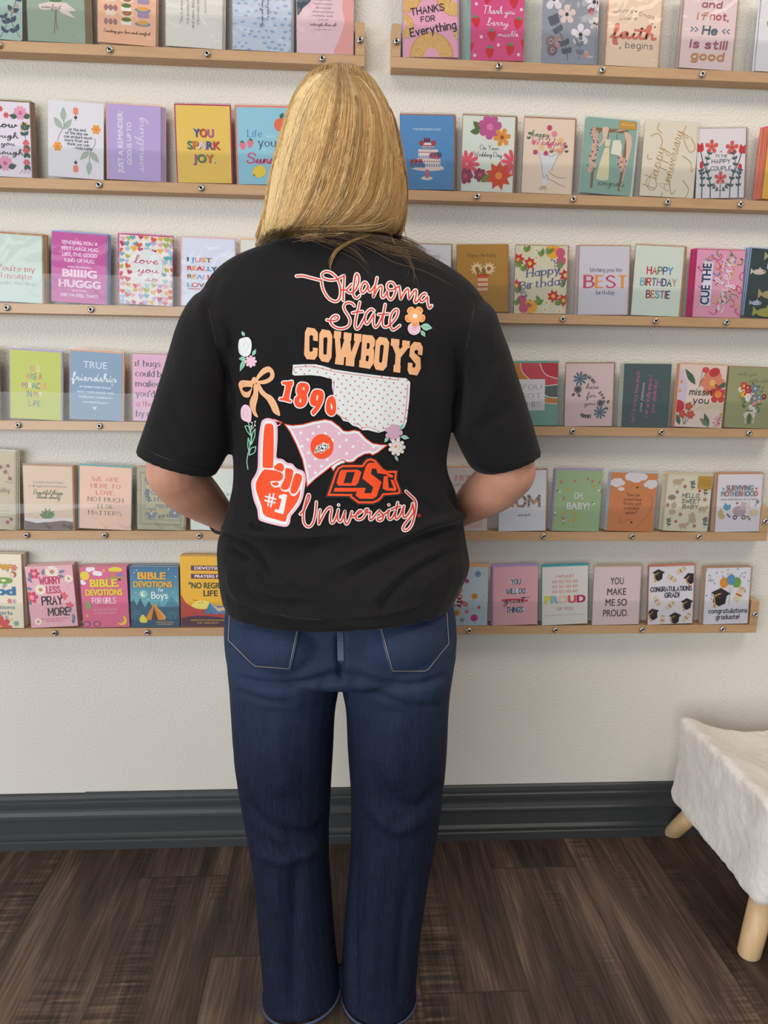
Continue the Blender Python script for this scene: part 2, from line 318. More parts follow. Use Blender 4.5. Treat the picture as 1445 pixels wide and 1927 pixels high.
SCRIPT = {'a': '0 .6,1.2 2,3.6 3.8,2.4 4.2,1 3,.9 1,1.8 0,3 1.2,3.8 3.8,3.6 1,4.2 0,5.2 .6', 'b': '0 .6,1.6 4,2.4 8.5,1.8 10,1.1 8.5,1 2,1.8 0,3.2 .6,3.6 2.4,2.8 3.6,3.4 3,4.6 2.6', 'c': '0 .6,1.4 2.6,3.2 3.6,2.4 4.1,1.1 3.2,.9 1.2,1.8 0,3 .3,4.2 .8', 'd': '0 .6,1.2 2,3.4 3.7,2.2 4.1,1 3,.9 1,1.8 0,3 1.4,4.2 9.8,3.7 3,3.8 .8,4.4 0,5.2 .6',
 'e': '0 .6,1.4 1.2,2.8 2.8,2.4 4,1.4 3.8,.9 2,1.4 .4,2.6 0,4 .8', 'f': '0 .6,1.6 3.5,2.8 8.5,2.2 10,1.5 8.5,1.3 2,1.2 -4,2 -4.6,2.4 -2.5,1.6 -.2,2.6 .3,3.4 .8', 'g': '0 .6,1.2 2,3.4 3.7,2.2 4.1,1 3,.9 1,1.8 .2,3 1.4,3.7 3.8,3.3 -2,2.6 -4.6,1.2 -4.6,1 -3,3 -.8,4.8 .7', 'h': '0 .6,1.8 5,2.4 9,1.8 10,1.1 8.5,1 3,.8 0,1.4 2.4,2.6 3.9,3.5 3.4,3.5 1,4 0,5 .6',
 'i': '0 .6,1 2.4,1.5 4,1.2 1.2,1.6 0,2.8 .6|1.7 6.2,1.8 6.4', 'k': '0 .6,1.8 5,2.4 9,1.8 10,1.1 8.5,1 3,.8 0,1.3 2.2,2.8 4,3.4 3.2,2.4 2.1,1.6 2,2.8 1.4,3.6 0,4.8 .6', 'l': '0 .6,1.6 4,2.5 8.5,1.9 10,1.2 8.5,1.1 2,1.6 0,3 .6', 'm': '0 .6,.8 3.2,1.2 3.9,1 0,1.6 2.6,2.6 3.9,3.2 3.2,3 0,3.6 2.6,4.6 3.9,5.3 3.2,5.2 1,5.7 0,6.8 .6',
 'n': '0 .6,.8 3.2,1.2 3.9,1 0,1.7 2.6,2.8 3.9,3.6 3.2,3.5 1,4 0,5 .6', 'o': '0 .6,1 2.6,2.4 4.1,1.2 3.6,.8 1.8,1.6 0,3 .6,3.4 2.6,2.5 4,2.8 3.2,4.2 2.4', 'p': '0 .6,1 3,1.4 4,1.1 -3.8,1.2 -4.6,1.3 2,2.2 3.9,3.4 3.4,3.5 1.2,2.4 0,1.4 .6,2.6 .1,4.6 .6', 'r': '0 .6,.9 3.4,1.1 4.4,1.6 3.6,2.6 3.6,2.4 1.2,2.9 0,4 .6', 's': '0 .6,1.2 2.6,1.8 4.3,2.2 2.6,2.6 1,1.6 0,.6 .6,2 .2,3.6 .6',
 't': '0 .6,1.2 4,1.8 8.4,1.4 2,1.8 0,3.2 .6|.1 6.2,3.3 6.5', 'u': '0 .6,.8 2.4,1.2 3.9,1 1.2,1.8 0,3 1,3.7 3.9,3.5 1,4.1 0,5.2 .6', 'v': '0 .6,.8 3.2,1.3 3.9,1.6 1.2,2.2 0,3.1 1.6,3.4 3.9,3.8 3,4.6 2.6', 'w': '0 .6,.7 3,1.1 3.9,1.1 1.2,1.8 0,2.8 1.2,3 3.6,3 1.2,3.8 0,4.8 1.4,5 3.9,5.4 3,6.2 2.6', 'y': '0 .6,.8 2.4,1.2 3.9,1 1.2,1.8 .2,3 1,3.7 3.9,3.4 -2,2.6 -4.6,1.2 -4.6,1 -3,3 -.8,4.8 .7'}
SCRIPT['j'] = SCRIPT['i']; SCRIPT['x'] = SCRIPT['v']; SCRIPT['z'] = SCRIPT['r']; SCRIPT['q'] = SCRIPT['g']
def skeleton(s, cursive=False):
    "centre lines of the words in s: list of (points, smooth, endpoints open), and the set width; cap height is 10"
    out, x, li = [], 0.0, -1; word = []
    def flush():
        nonlocal word
        if len(word) > 2: out.append(([Vector(p) for p in word], True, li))
        word = []
    for ch in s:
        if ch == ' ': flush(); x += 3.2; continue
        li += 1
        if cursive and ch in SCRIPT:
            parts = SCRIPT[ch].split('|'); P = [tuple(map(float, q.split())) for q in parts[0].split(',')]
            word += [(a+x, b) for a, b in (P if not word else P[1:])]
            for q in parts[1:]:
                out.append(([Vector((float(a)+x, float(b))) for a, b in (z.split() for z in q.split(','))], False, li))
            x += P[-1][0]; continue
        flush()
        g = PRINT.get(ch)
        if not g: x += 3; continue
        mx = 0
        for q in g.split('|'):
            sm = q[0] == '~'; P = [tuple(map(float, z.split())) for z in q.lstrip('~').split(',')]
            mx = max(mx, max(p[0] for p in P)); out.append(([Vector((a+x, b)) for a, b in P], sm, li))
        x += mx+(1.2 if cursive else 2.3)
    flush()
    return out, x
class Art:
    "flat print built up from thin layers of ink; u to the right and v up, both as fractions of the sheet"
    def __init__(s, w, h, clip=True):
        s.w, s.h, s.vs, s.fs, s.cs, s.ly, s.fr, s.clip = w, h, [], [], [], 0, 0, clip
    def P(s, u, v): return Vector((u*s.w, v*s.h))
    def add(s, pts, faces, c, new=True):
        if new: s.ly += 1; s.fr = 0
        else: s.fr = (s.fr+1) % 5          # overlapping bits of one layer never share a plane
        k = len(s.vs); z = s.ly+s.fr*.18
        s.vs += [(p[0], p[1], z) for p in pts]
        s.fs += [tuple(i+k for i in f) for f in faces]; s.cs += [c]*len(faces)
    def raw(s, pts, c, new=True):
        if len(pts) < 3: return
        s.add(pts, tessellate_polygon([[Vector((p[0], p[1], 0)) for p in pts]]), c, new)
    def pol(s, uv, c, smooth=False, n=5):
        P = [s.P(*q) for q in uv]; s.raw(catmull(P, n, True) if smooth else P, c)
    def rect(s, u0, v0, u1, v1, c): s.pol([(u0, v0), (u1, v0), (u1, v1), (u0, v1)], c)
    def rrect(s, u0, v0, u1, v1, r, c):
        a, b = s.P(u0, v0), s.P(u1, v1); r *= s.w; out = []
        for cx, cy, t0 in ((b.x-r, b.y-r, 0), (a.x+r, b.y-r, 90), (a.x+r, a.y+r, 180), (b.x-r, a.y+r, 270)):
            out += [(cx+r*math.cos(math.radians(t0+k*22.5)), cy+r*math.sin(math.radians(t0+k*22.5))) for k in range(5)]
        s.raw(out, c)
    def ell(s, u, v, rx, ry, c, rot=0, n=14, new=True):
        o = s.P(u, v); cr, sr = math.cos(math.radians(rot)), math.sin(math.radians(rot)); a, b = rx*s.w, ry*s.w
        P = [(o.x+a*math.cos(t)*cr-b*math.sin(t)*sr, o.y+a*math.cos(t)*sr+b*math.sin(t)*cr) for t in (2*PI*i/n for i in range(n))]
        s.add(P, [tuple(range(n))], c, new)
    def ribbon(s, P, w, c, new=True, cap=True, wf=None):
        if new: s.ly += 1
        if len(P) < 2: return
        n = len(P); L, R = [], []
        for i, p in enumerate(P):
            d = (P[min(i+1, n-1)]-P[max(i-1, 0)])
            if d.length < 1e-9: d = Vector((1, 0))
            d.normalize(); q = Vector((-d.y, d.x)); ww = w*(wf(d, i/(n-1)) if wf else 1)*.5
            L.append(p+q*ww); R.append(p-q*ww)
        s.add(L+R, [(i, i+n, i+n+1, i+1) for i in range(n-1)], c, False)
        if cap:
            for p in (P[0], P[-1]):
                s.add([p+Vector((math.cos(t), math.sin(t)))*w*.5*(wf(Vector((0, 1)), 0) if wf else 1) for t in (2*PI*k/10 for k in range(10))], [tuple(range(10))], c, False)
    def st(s, uv, w, c, smooth=True, n=5, wf=None):
        P = [s.P(*q) for q in uv]; s.ribbon(catmull(P, n) if smooth else P, w*s.w, c, wf=wf)
    # words set in plain sans type; width fraction fw, cap height h of the sheet
    def t(s, txt, u, v, h, fw, c, bold=0.0, rot=0, al='c', shear=0):
        vs, fs = type_mesh(txt, bold)
        if not vs: return
        x0, x1 = type_width(txt, bold); H = h*s.h/_cap
        sx = (fw*(s.h if rot % 180 else s.w)/(x1-x0)) if fw else H
        o = s.P(u, v); cr, sr = math.cos(math.radians(rot)), math.sin(math.radians(rot)); ax = {'c': (x0+x1)/2, 'l': x0, 'r': x1}[al]
        def tr(q):
            x, y = (q[0]-ax)*sx+shear*q[1]*H, q[1]*H
            return (o.x+x*cr-y*sr, o.y+x*sr+y*cr)
        stamps = [(0, 0)]+([(bold, bold*.6), (-bold, bold*.6), (bold, -bold*.6), (-bold, -bold*.6)] if bold else [])
        if isinstance(c, list):
            # a colour for every letter in turn
            letters = [k for k, ch in enumerate(txt) if ch != ' ']; s.ly += 1
            edges = []
            for k in letters:
                a, b = type_width(txt[:k+1], bold)[1], type_width(txt[k], bold)
                edges.append((a-(b[1]-b[0]), a))
            for i, (k, (e0, e1)) in enumerate(zip(letters, edges)):
                gv, gf = type_mesh(txt[k], bold); g0 = min(q[0] for q in gv)
                for dx, dy in stamps: s.add([tr((q[0]-g0+e0+dx, q[1]+dy)) for q in gv], gf, c[i % len(c)], False)
        else:
            s.ly += 1
            for dx, dy in stamps: s.add([tr((q[0]+dx, q[1]+dy)) for q in vs], fs, c, False)
    # words drawn with a pen: pr printed, sc joined up; wd pen width as a share of the letter height
    def pen(s, txt, u, v, h, fw, c, wd, rot, al, cursive, serif=0, slant=0, contrast=0):
        sk, width = skeleton(txt, cursive); k = h*s.h/10
        xs = [p.x for P, *_ in sk for p in P]
        if not xs: return
        x0, x1 = min(xs), max(xs); sx = (fw*(s.h if rot % 180 else s.w)/(x1-x0)) if fw else k
        o = s.P(u, v); cr, sr = math.cos(math.radians(rot)), math.sin(math.radians(rot)); ax = {'c': (x0+x1)/2, 'l': x0, 'r': x1}[al]
        def tr(p):
            x, y = (p.x-ax)*sx+slant*p.y*k, p.y*k
            return Vector((o.x+x*cr-y*sr, o.y+x*sr+y*cr))
        s.ly += 1; w = wd*h*s.h
        rd = Vector((cr, sr))
        wf = (lambda d, t: 1-contrast*abs(d.dot(rd))) if contrast else None
        for P, sm, i in sk:
            Q = catmull(P, 4) if sm and len(P) > 2 else P
            cc = c[i % len(c)] if isinstance(c, list) else c
            Q = [tr(p) for p in Q]
            s.ribbon(Q, w, cc, False, not serif, wf)
            if serif and not sm and len(P) == 2 and abs(P[0].x-P[1].x) < .62*abs(P[0].y-P[1].y):
                for p in P:
                    if min(abs(p.y-e) for e in (0, 10, 6.4, -3.6)) < .1:
                        a = tr(Vector((p.x-serif, p.y))); b = tr(Vector((p.x+serif, p.y))); s.ribbon([a, b], w*.5, cc, False, False)
    def pr(s, txt, u, v, h, fw, c, wd=.13, rot=0, al='c', slant=0): s.pen(txt, u, v, h, fw, c, wd, rot, al, False, 0, slant)
    def se(s, txt, u, v, h, fw, c, wd=.15, rot=0, al='c', slant=0): s.pen(txt, u, v, h, fw, c, wd, rot, al, False, 1.1, slant, .55)
    def sc(s, txt, u, v, h, fw, c, wd=.1, rot=0, al='c', slant=.18, contrast=.35): s.pen(txt, u, v, h, fw, c, wd, rot, al, True, 0, slant, contrast)
    # small drawings
    def fl(s, u, v, r, n, c, cc=None, pw=.42, rot=0, cr=.28, star=False):
        o = s.P(u, v); R = r*s.w; s.ly += 1
        for i in range(n):
            t = math.radians(rot)+2*PI*i/n; d = Vector((math.cos(t), math.sin(t))); q = Vector((-d.y, d.x))
            if star: P = [o+d*R*.05, o+d*R*.5+q*R*pw*.75, o+d*R, o+d*R*.5-q*R*pw*.75]; P = [(p.x, p.y) for p in P]
            else: P = [tuple(o+d*R*(.54+.46*math.cos(k))+q*R*pw*math.sin(k)*(.72+.28*math.cos(k))) for k in (2*PI*j/12 for j in range(12))]
            s.add(P, [tuple(range(len(P)))], c, False)
        if cc: s.ell(u, v, r*cr, r*cr, cc, n=10)
    def leaf(s, u, v, ln, ang, c, wd=.32, new=True):
        o = s.P(u, v); a = math.radians(ang); d = Vector((math.cos(a), math.sin(a)))*ln*s.w; q = Vector((-d.y, d.x))*wd
        P = [o, o+d*.25+q*.8, o+d*.5+q, o+d*.78+q*.55, o+d, o+d*.78-q*.55, o+d*.5-q, o+d*.25-q*.8]
        s.add(P, [tuple(range(8))], c, new)
    def sprig(s, uv, c, n=4, ln=.07, w=.008, both=True, wd=.3):
        P = catmull([s.P(*q) for q in uv], 6); s.ribbon(P, w*s.w, c); s.ly += 1
        for i in range(1, n+1):
            k = int(i*(len(P)-1)/(n+.3)); p = P[k]; d = P[min(k+1, len(P)-1)]-P[max(k-1, 0)]; a = math.degrees(math.atan2(d.y, d.x))
            for sg in ((1, -1) if both else ((1,) if i % 2 else (-1,))): s.leaf(p.x/s.w, p.y/s.h, ln, a+sg*48, c, wd, False)
    def heart(s, u, v, r, c, rot=0, new=True):
        o = s.P(u, v); k = r*s.w/16; cr, sr = math.cos(math.radians(rot)), math.sin(math.radians(rot)); P = []
        for i in range(16):
            t = 2*PI*i/16; x = 16*math.sin(t)**3; y = 13*math.cos(t)-5*math.cos(2*t)-2*math.cos(3*t)-math.cos(4*t)
            P.append((o.x+k*(x*cr-y*sr), o.y+k*(x*sr+y*cr)))
        if new: s.ly += 1
        s.add(P, [tuple(f) for f in tessellate_polygon([[Vector((p[0], p[1], 0)) for p in P]])], c, False)
    def berry(s, u, v, r, c, g, rot=0):
        o = s.P(u, v); a = math.radians(rot)
        def T(x, y): return (o.x+r*s.w*(x*math.cos(a)-y*math.sin(a)), o.y+r*s.w*(x*math.sin(a)+y*math.cos(a)))
        P = catmull([T(*q) for q in ((0, .85), (.7, .8), (.85, .3), (.5, -.6), (0, -1.1), (-.5, -.6), (-.85, .3), (-.7, .8))], 3, True); s.raw(P, c)
        for k in (-60, -25, 10, 45, 80): s.leaf((T(0, .85)[0])/s.w, (T(0, .85)[1])/s.h, r*.6, 80+k+rot-10, g, .3)
    def clipped(s, x0, y0, x1, y1):
        "cut everything back to the sheet"
        vs, fs, cs = [], [], []
        for f, c in zip(s.fs, s.cs):
            P = [s.vs[i] for i in f]
            if all(x0 <= p[0] <= x1 and y0 <= p[1] <= y1 for p in P): Q = P
            else:
                Q = P
                for ax, lim, sg in ((0, x0, 1), (0, x1, -1), (1, y0, 1), (1, y1, -1)):
                    R = []
                    for i in range(len(Q)):
                        a, b = Q[i], Q[(i+1) % len(Q)]; da, db = sg*(a[ax]-lim), sg*(b[ax]-lim)
                        if da >= 0: R.append(a)
                        if (da > 0) != (db > 0) and abs(da-db) > 1e-12:
                            t = da/(da-db); R.append(tuple(a[j]+(b[j]-a[j])*t for j in range(3)))
                    Q = R
                    if len(Q) < 3: break
                if len(Q) < 3: continue
            k = len(vs); vs += Q; fs.append(tuple(range(k, k+len(Q)))); cs.append(c)
        s.vs, s.fs, s.cs = vs, fs, cs
def ink_mesh(name, verts, faces, colors, mat):
    me = bpy.data.meshes.new(name); me.from_pydata([tuple(v) for v in verts], [], faces); me.update()
    at_ = me.color_attributes.new('ink', 'FLOAT_COLOR', 'CORNER')
    buf = np.empty((len(me.loops), 4), np.float32); buf[:, 3] = 1
    lc = {}
    for p, c in zip(me.polygons, colors):
        if c not in lc: lc[c] = lin(c)
        buf[p.loop_start:p.loop_start+p.loop_total, :3] = lc[c]
    at_.data.foreach_set('color', buf.ravel()); me.materials.append(mat); return me

# ------------------------------------------------------------------ greeting cards and books
T_SHEET = .0009
LEAN = math.radians(2.2)
def sheet_mesh(name, w, h, c, art, rad, mat, t=T_SHEET):
    a = Art(w, h)
    if rad:
        b = Art(w, h); b.rrect(0, 0, 1, 1, rad, c); ol = [(p[0], p[1]) for p in b.vs]
    else: ol = [(0, 0), (w, 0), (w, h), (0, h)]
    if art: art(a)
    a.clipped(0.0004, 0.0004, w-.0004, h-.0004)
    n = len(ol); st = min(2e-5, .0007/max(1, a.ly))
    vs = [(p[0]-w/2, -t, p[1]) for p in ol]+[(p[0]-w/2, 0, p[1]) for p in ol]
    fs = [tuple(range(n)), tuple(range(2*n-1, n-1, -1))]+[(i, i+n, (i+1) % n+n, (i+1) % n) for i in range(n)]; cs = [c]*len(fs)
    k = len(vs); vs += [(p[0]-w/2, -t-4e-5-st*p[2], p[1]) for p in a.vs]
    fs += [tuple(i+k for i in f) for f in a.fs]; cs += a.cs
    return ink_mesh(name, vs, fs, cs, mat)
_env = {}
def env_mat(c):
    if c not in _env: _env[c] = plain('envelope_paper', c, .75, .2)
    return _env[c]
def copy_tree(o, parent=None):
    c = o.copy(); COL.objects.link(c); c.parent = parent
    for ch in list(o.children):
        if not ch.name.startswith('sleeve'): copy_tree(ch, c)
    return c
def place(row, xlb, xrb, xlt, ylt):
    zt = ZROW[row]+LEDGE_H+.0006
    def base(x):
        y = to_px((at(x, 900, -.0355).x, -.0355, zt))[1]
        for _ in range(3): p = at(x, y, -.0355); y = to_px((p.x, -.0355, zt))[1]
        return at(x, y, -.0355)
    L, R = base(xlb), base(xrb); T = at(xlt, ylt, -.033)
    h = math.hypot(T.x-L.x, T.z-zt); tilt = math.atan2(T.x-L.x, T.z-zt)
    return (L.x+R.x)/2, zt, abs(R.x-L.x), h, max(-.05, min(.05, tilt))
BROWN = (176, 136, 104)
def card(row, xlb, xrb, xlt, ylt, c, env, art, label, short, n=2, dx=1.2, et=3.2, el=.6, er=1.6, rad=0, sleeve=True, sc=None, lift=0):
    x, z, w, h, tilt = place(row, xlb, xrb, xlt, ylt)
    z += abs(tilt)*w/2
    t = empty('greeting_card', (x, -.0343, z), label, 'greeting card', 'greeting cards on the wall shelves', (-LEAN, tilt, 0))
    me = sheet_mesh('card_panel', w, h, c, art, rad, M_INK); link_mesh('card_panel', me, None, t)
    et, el, er = et/1000, el/1000, er/1000
    if env: box('envelope', (-w/2-el, .0002, 0), (w/2+er, .0011, h+et), env_mat(env), t)
    if sleeve:
        m = .0016
        box('sleeve', (-w/2-el-m*.4, -.0018, 0), (w/2+er+m, .0013, h+et+m), M_SLEEVE, t)
    for k in range(1, n+1):
        s = copy_tree(t)
        s.location = (x+k*dx/1000, -.0343+k*.0031, z+random.uniform(.0, .0008)); s.rotation_euler = (-LEAN, tilt+random.uniform(-.004, .004), 0)
        tag(s, 'spare copy standing behind the front '+short, 'greeting card', 'spare copies behind the front '+short)
def book(row, xlb, xrb, xlt, ylt, c, art, label, short, n=1, dx=1.5, th=.0115):
    x, z, w, h, tilt = place(row, xlb, xrb, xlt, ylt)
    z += abs(tilt)*w/2+.0003
    t = empty('book', (x, -.0343, z), label, 'book', 'devotional books on the lowest shelf', (-LEAN*.6, tilt, 0))
    # front cover, back cover and spine
    me = sheet_mesh('cover', w, h, c, art, 0, M_COVER, .0006); o = link_mesh('front_cover', me, None, t)
    vs = [(-w/2, -.0004), (-w/2, th), (w/2, th), (w/2, th-.0006), (-w/2+.0006, th-.0006), (-w/2+.0006, -.0004)]
    V = [(p[0], p[1], 0) for p in vs]+[(p[0], p[1], h) for p in vs]; m = len(vs)
    F = [(i, i+m, (i+1) % m+m, (i+1) % m) for i in range(m)]+[(0, 1, 4, 5), (1, 2, 3, 4), (m+5, m+4, m+1, m), (m+4, m+3, m+2, m+1)]
    link_mesh('back_cover', ink_mesh('back_cover', V, F, [c]*len(F), M_COVER), None, t)
    box('page_block', (-w/2+.0007, .0001, .0003), (w/2-.0012, th-.0007, h-.001), M_PAGES, t)
    for k in range(1, n+1):
        s = copy_tree(t); s.location = (x+k*dx/1000, -.0343+k*(th+.0009), z+.0006)
        tag(s, 'spare copy standing behind the front '+short, 'book', 'spare copies behind the front '+short)
WH, CR, PK, INK = (226, 222, 226), (226, 216, 200), (232, 184, 196), (48, 46, 52)
NAVY, RED, ORA, TEAL, GRN, YEL, HOT = (44, 58, 88), (206, 58, 66), (226, 128, 52), (92, 160, 168), (74, 108, 72), (232, 186, 62), (218, 72, 124)
rnd = random.Random(5)

# --- topmost shelf, left
def A(a):
    a.sprig([(.95, .05), (.78, .3), (.9, .62), (1.0, .95)], (72, 86, 104), 6, .16, .012); a.sprig([(.55, .02), (.68, .2), (.62, .36)], (72, 86, 104), 3, .12, .01)
    a.sprig([(.1, .05), (.3, .3), (.35, .6)], (72, 86, 104), 5, .14, .012); a.sc('birthday', .45, .62, .07, .5, (150, 118, 70), .1)
    for u, v in ((.8, .42), (.5, .3), (.9, .5), (.25, .5)): a.fl(u, v, .04, 5, (196, 150, 120), (226, 200, 150))
card(1, -52, 42, -54, -62, (174, 194, 184), None, A, 'pale green birthday card with dark blue leaves, leftmost on the topmost shelf', 'pale green leafy card', 1, -1, rad=.06)
def A(a):
    a.st([(.5, .55), (.48, .3), (.46, .12)], .012, (120, 100, 60)); a.st([(.53, .55), (.5, .3), (.52, .16)], .012, (120, 100, 60))
    for k in range(8): a.leaf(.5, .5, .3, 50+k*12, (92, 128, 92), .16)
    for u, v, c in ((.35, .86, (214, 150, 140)), (.52, .92, CR), (.66, .84, (222, 190, 150)), (.45, .76, (230, 210, 200))): a.fl(u, v, .12, 7, c, (170, 120, 80))
    a.pol([(.2, .48), (.4, .52), (.6, .52), (.68, .52), (.86, .42), (.72, .41), (.84, .32), (.6, .38), (.55, .43), (.3, .41), (.22, .42)], (224, 206, 198)); a.sc('comfort', .42, .435, .052, .34, (60, 56, 58), .12)
card(1, 53, 161, 46, -70, (156, 172, 152), (150, 118, 88), A, 'sage green comfort card with white ribbon around flower stems, topmost shelf', 'sage comfort card', 2, 4, et=2, er=3)
def A(a):
    def pot(u, v, w, h, c, lid): a.rrect(u-w/2, v, u+w/2, v+h, .02, c); a.ell(u, v+h, w/2, .018, lid)
    for r in range(3):
        y = .28+.18*r
        pot(.22, y+.08, .17, .1, (232, 214, 188), (176, 112, 92)); a.ell(.5, y+.1, .12, .03, (232, 216, 196)); a.ell(.5, y+.13, .08, .05, (170, 112, 70)); pot(.78, y+.08, .2, .11, (170, 146, 178), (150, 80, 80))
        for k in range(3): a.ell(.14+.08*k, y, .036, .05, (160, 116, 120))
        a.rrect(.4, y-.03, .58, y+.03, .02, (232, 226, 214)); a.ell(.49, y+.04, .085, .035, (96, 122, 62)); a.ell(.77, y, .14, .04, (122, 146, 170)); a.ell(.77, y+.015, .1, .036, (222, 166, 80))
    a.sc('Sending you love and comfort', .5, .14, .042, .8, (110, 70, 66), .12)
card(1, 184, 293, 183, -64, (234, 184, 152), None, A, 'peach card with rows of pots and dishes, Sending you love and comfort', 'peach cooking pots card', 2, 1.5)
def A(a):
    for u, tx, h, f, c, bf in ((.3, '"The Lord is near to', .036, .5, (70, 64, 66), 1), (.41, 'THE BROKENHEARTED', .03, .52, (120, 112, 112), 0), (.5, 'and saves those who are', .036, .6, (70, 64, 66), 1), (.59, 'CRUSHED IN SPIRIT"', .03, .5, (120, 112, 112), 0), (.71, 'PSALM 34:18', .018, .2, (120, 112, 112), 0)):
        (a.se if bf else a.t)(tx, u, .55, h, f, c, rot=90)
card(1, 312, 418, 311, -60, (222, 216, 208), (210, 206, 198), A, 'off-white verse card with grey sideways lettering, topmost left shelf', 'off-white verse card', 2, 2, et=1, er=1)
def A(a):
    r = random.Random(3)
    for i in range(9):
        for j in range(13):
            if rnd.random() < .78: a.ell(.05+.115*i+r.uniform(-.02, .02)+.05*(j % 2), .03+.078*j+r.uniform(-.02, .02), .035*r.uniform(.6, 1.3), .02, (150, 176, 206), rot=r.uniform(-15, 15), n=9)
    a.sc('The sun will come out tomorrow', .52, .6, .045, .62, (92, 96, 110), .11, rot=90); a.t("IT'S ONLY A DAY AWAY", .62, .62, .024, .46, (92, 96, 110), .01, rot=90)
card(1, 438, 547, 437, -56, (198, 206, 218), (196, 200, 204), A, 'pale blue spotted card with sideways writing about the sun and tomorrow', 'pale blue spotted card', 2, 2, et=1)
def A(a):
    a.pol([(.66, 0), (1, 0), (1, 1), (.88, 1), (.8, .62), (.84, .42), (.76, .22)], (232, 168, 160), True); a.pol([(0, .5), (.12, .58), (.24, .66), (.3, .8), (.2, 1.05), (0, 1.05)], (66, 84, 96), True)
    for k, tx in enumerate(('FOR OUR LIGHT', 'AND MOMENTARY', 'TROUBLES ARE', 'ACHIEVING FOR US', 'AN ETERNAL GLORY', 'THAT FAR')): a.t(tx, .46, .67-k*.05, .02, (.3, .34, .28, .36, .36, .18)[k], (112, 84, 98))
    a.sc('outweighs them all', .46, .355, .04, .46, (112, 70, 90), .12); a.t('2 CORINTHIANS 4:17', .46, .3, .012, .32, (130, 100, 112))
card(1, 559, 665, 558, -52, (232, 198, 206), None, A, 'pink card with dark slate corner and salmon wave, beside shelf end', 'pink and salmon verse card', 2, -.6)
# --- topmost shelf, right
def A(a):
    r = random.Random(2)
    for u, v, R in ((.05, .8, .3), (.97, .8, .36), (-.02, .4, .22), (.52, .02, .4), (1.02, .3, .1)):
        a.ell(u, v, R, R, (206, 152, 84), n=26); a.ell(u, v, R*.96, R*.96, (222, 178, 110), n=26)
        for k in range(int(420*R)):
            t, q = r.uniform(0, 2*PI), R*r.uniform(.38, .95); a.ell(u+q*math.cos(t), v+q*math.sin(t)*a.w/a.h, .0085, .0055, r.choice(((236, 208, 150), (120, 80, 50), (244, 226, 184))), rot=r.uniform(0, 180), n=5, new=k == 0)
        a.ell(u, v, R*.34, R*.34, (234, 172, 194), n=18)
    for k in range(60): a.ell(r.random(), r.random(), .005, .005, r.choice(((150, 80, 110), (246, 224, 232))), n=5, new=False)
    a.pr('THANKS', .46, .57, .085, .46, INK, .17, rot=9); a.pr('FOR', .46, .46, .066, .19, INK, .17, rot=6); a.pr('Everything', .56, .32, .1, .64, INK, .17, rot=10)
card(1, 759, 861, 757, -42, (232, 170, 192), (190, 172, 220), A, 'pink THANKS FOR Everything card with speckled bagels, lavender edge', 'pink bagel thank you card', 2, 2, el=1.5, er=.8)
def A(a):
    for u, v, r in ((.1, .49, 12), (.88, .48, -10), (.4, .32, 8), (.36, .1, 0), (.74, .14, -6), (.8, .75, 0), (.3, .8, 0), (-.02, .17, 0), (1.02, .22, 0), (.12, .9, 0)): a.berry(u, v, .092, (206, 42, 58), (80, 150, 104), r)
    for u, v in ((.1, .72), (.94, .66), (.2, .3), (.86, .33), (.52, .2), (.9, .08), (.08, .06), (.52, .8)): a.fl(u, v, .034, 5, (246, 214, 226), None)
    a.sc('Thank you', .52, .6, .1, .6, (246, 236, 240), .1); a.sc('berry', .5, .45, .1, .4, (246, 236, 240), .1); a.sc('much!', .66, .31, .075, .3, (246, 236, 240), .1)
card(1, 885, 985, 887, -36, (216, 82, 136), (140, 190, 176), A, 'hot pink Thank you berry much card covered with strawberries', 'hot pink strawberry card', 3, -1.6, et=1, el=2)
def A(a):
    for u, v, r, c in ((.2, .82, .2, (222, 214, 222)), (.45, .63, .17, (224, 202, 196)), (.72, .38, .19, (226, 216, 222)), (.95, .8, .18, (226, 216, 222)), (.97, .53, .11, (214, 196, 196))): a.fl(u, v, r, 5, c, INK, .42, 20, .2)
    a.fl(.9, .68, .07, 7, (170, 92, 96)); a.fl(.84, .12, .06, 5, (214, 150, 128))
    for u, v, c in ((.17, .28, (150, 120, 124)), (.32, .28, (176, 140, 140)), (.2, .17, (132, 104, 110))): a.ell(u, v, .1, .1, c); a.ell(u, v, .03, .04, (200, 190, 190)); a.ell(u, v, .016, .022, INK)
    a.sprig([(.5, .04), (.44, .24), (.26, .48), (.2, .58)], (92, 96, 108), 5, .13, .012, wd=.42); a.sprig([(.7, .05), (.72, .22), (.68, .34)], (124, 128, 138), 3, .1, .01, wd=.4); a.sc('thank you', .8, .58, .035, .28, (200, 196, 206), .1)
card(1, 1018, 1118, 1024, -32, (152, 154, 166), None, A, 'grey card with pale pink and white flowers and black centres', 'grey floral card', 1, 5, er=3, el=1)
def A(a):
    a.pr('worry', .28, .68, .05, .28, INK, .1, rot=4); a.heart(.52, .705, .022, INK); a.pr('Ends', .72, .64, .045, .22, INK, .1, rot=-12); a.pr('where', .38, .59, .042, .24, INK, .1, rot=4)
    a.sc('faith', .5, .36, .17, .84, (104, 70, 70), .2, slant=.05, contrast=.1); a.sc('faith', .5, .36, .17, .84, (232, 122, 104), .15, slant=.05, contrast=.1); a.pr('begins', .62, .235, .08, .52, INK, .09)
    for u, v in ((.2, .28), (.26, .23), (.84, .56), (.9, .52)): a.st([(u, v-.012), (u, v+.012)], .008, INK); a.st([(u-.016, v), (u+.016, v)], .008, INK)
card(1, 1139, 1237, 1149, -26, (236, 208, 184), (224, 160, 116), A, 'peach card reading worry ends where faith begins in coral script', 'peach faith card', 2, 1, el=2, et=1)
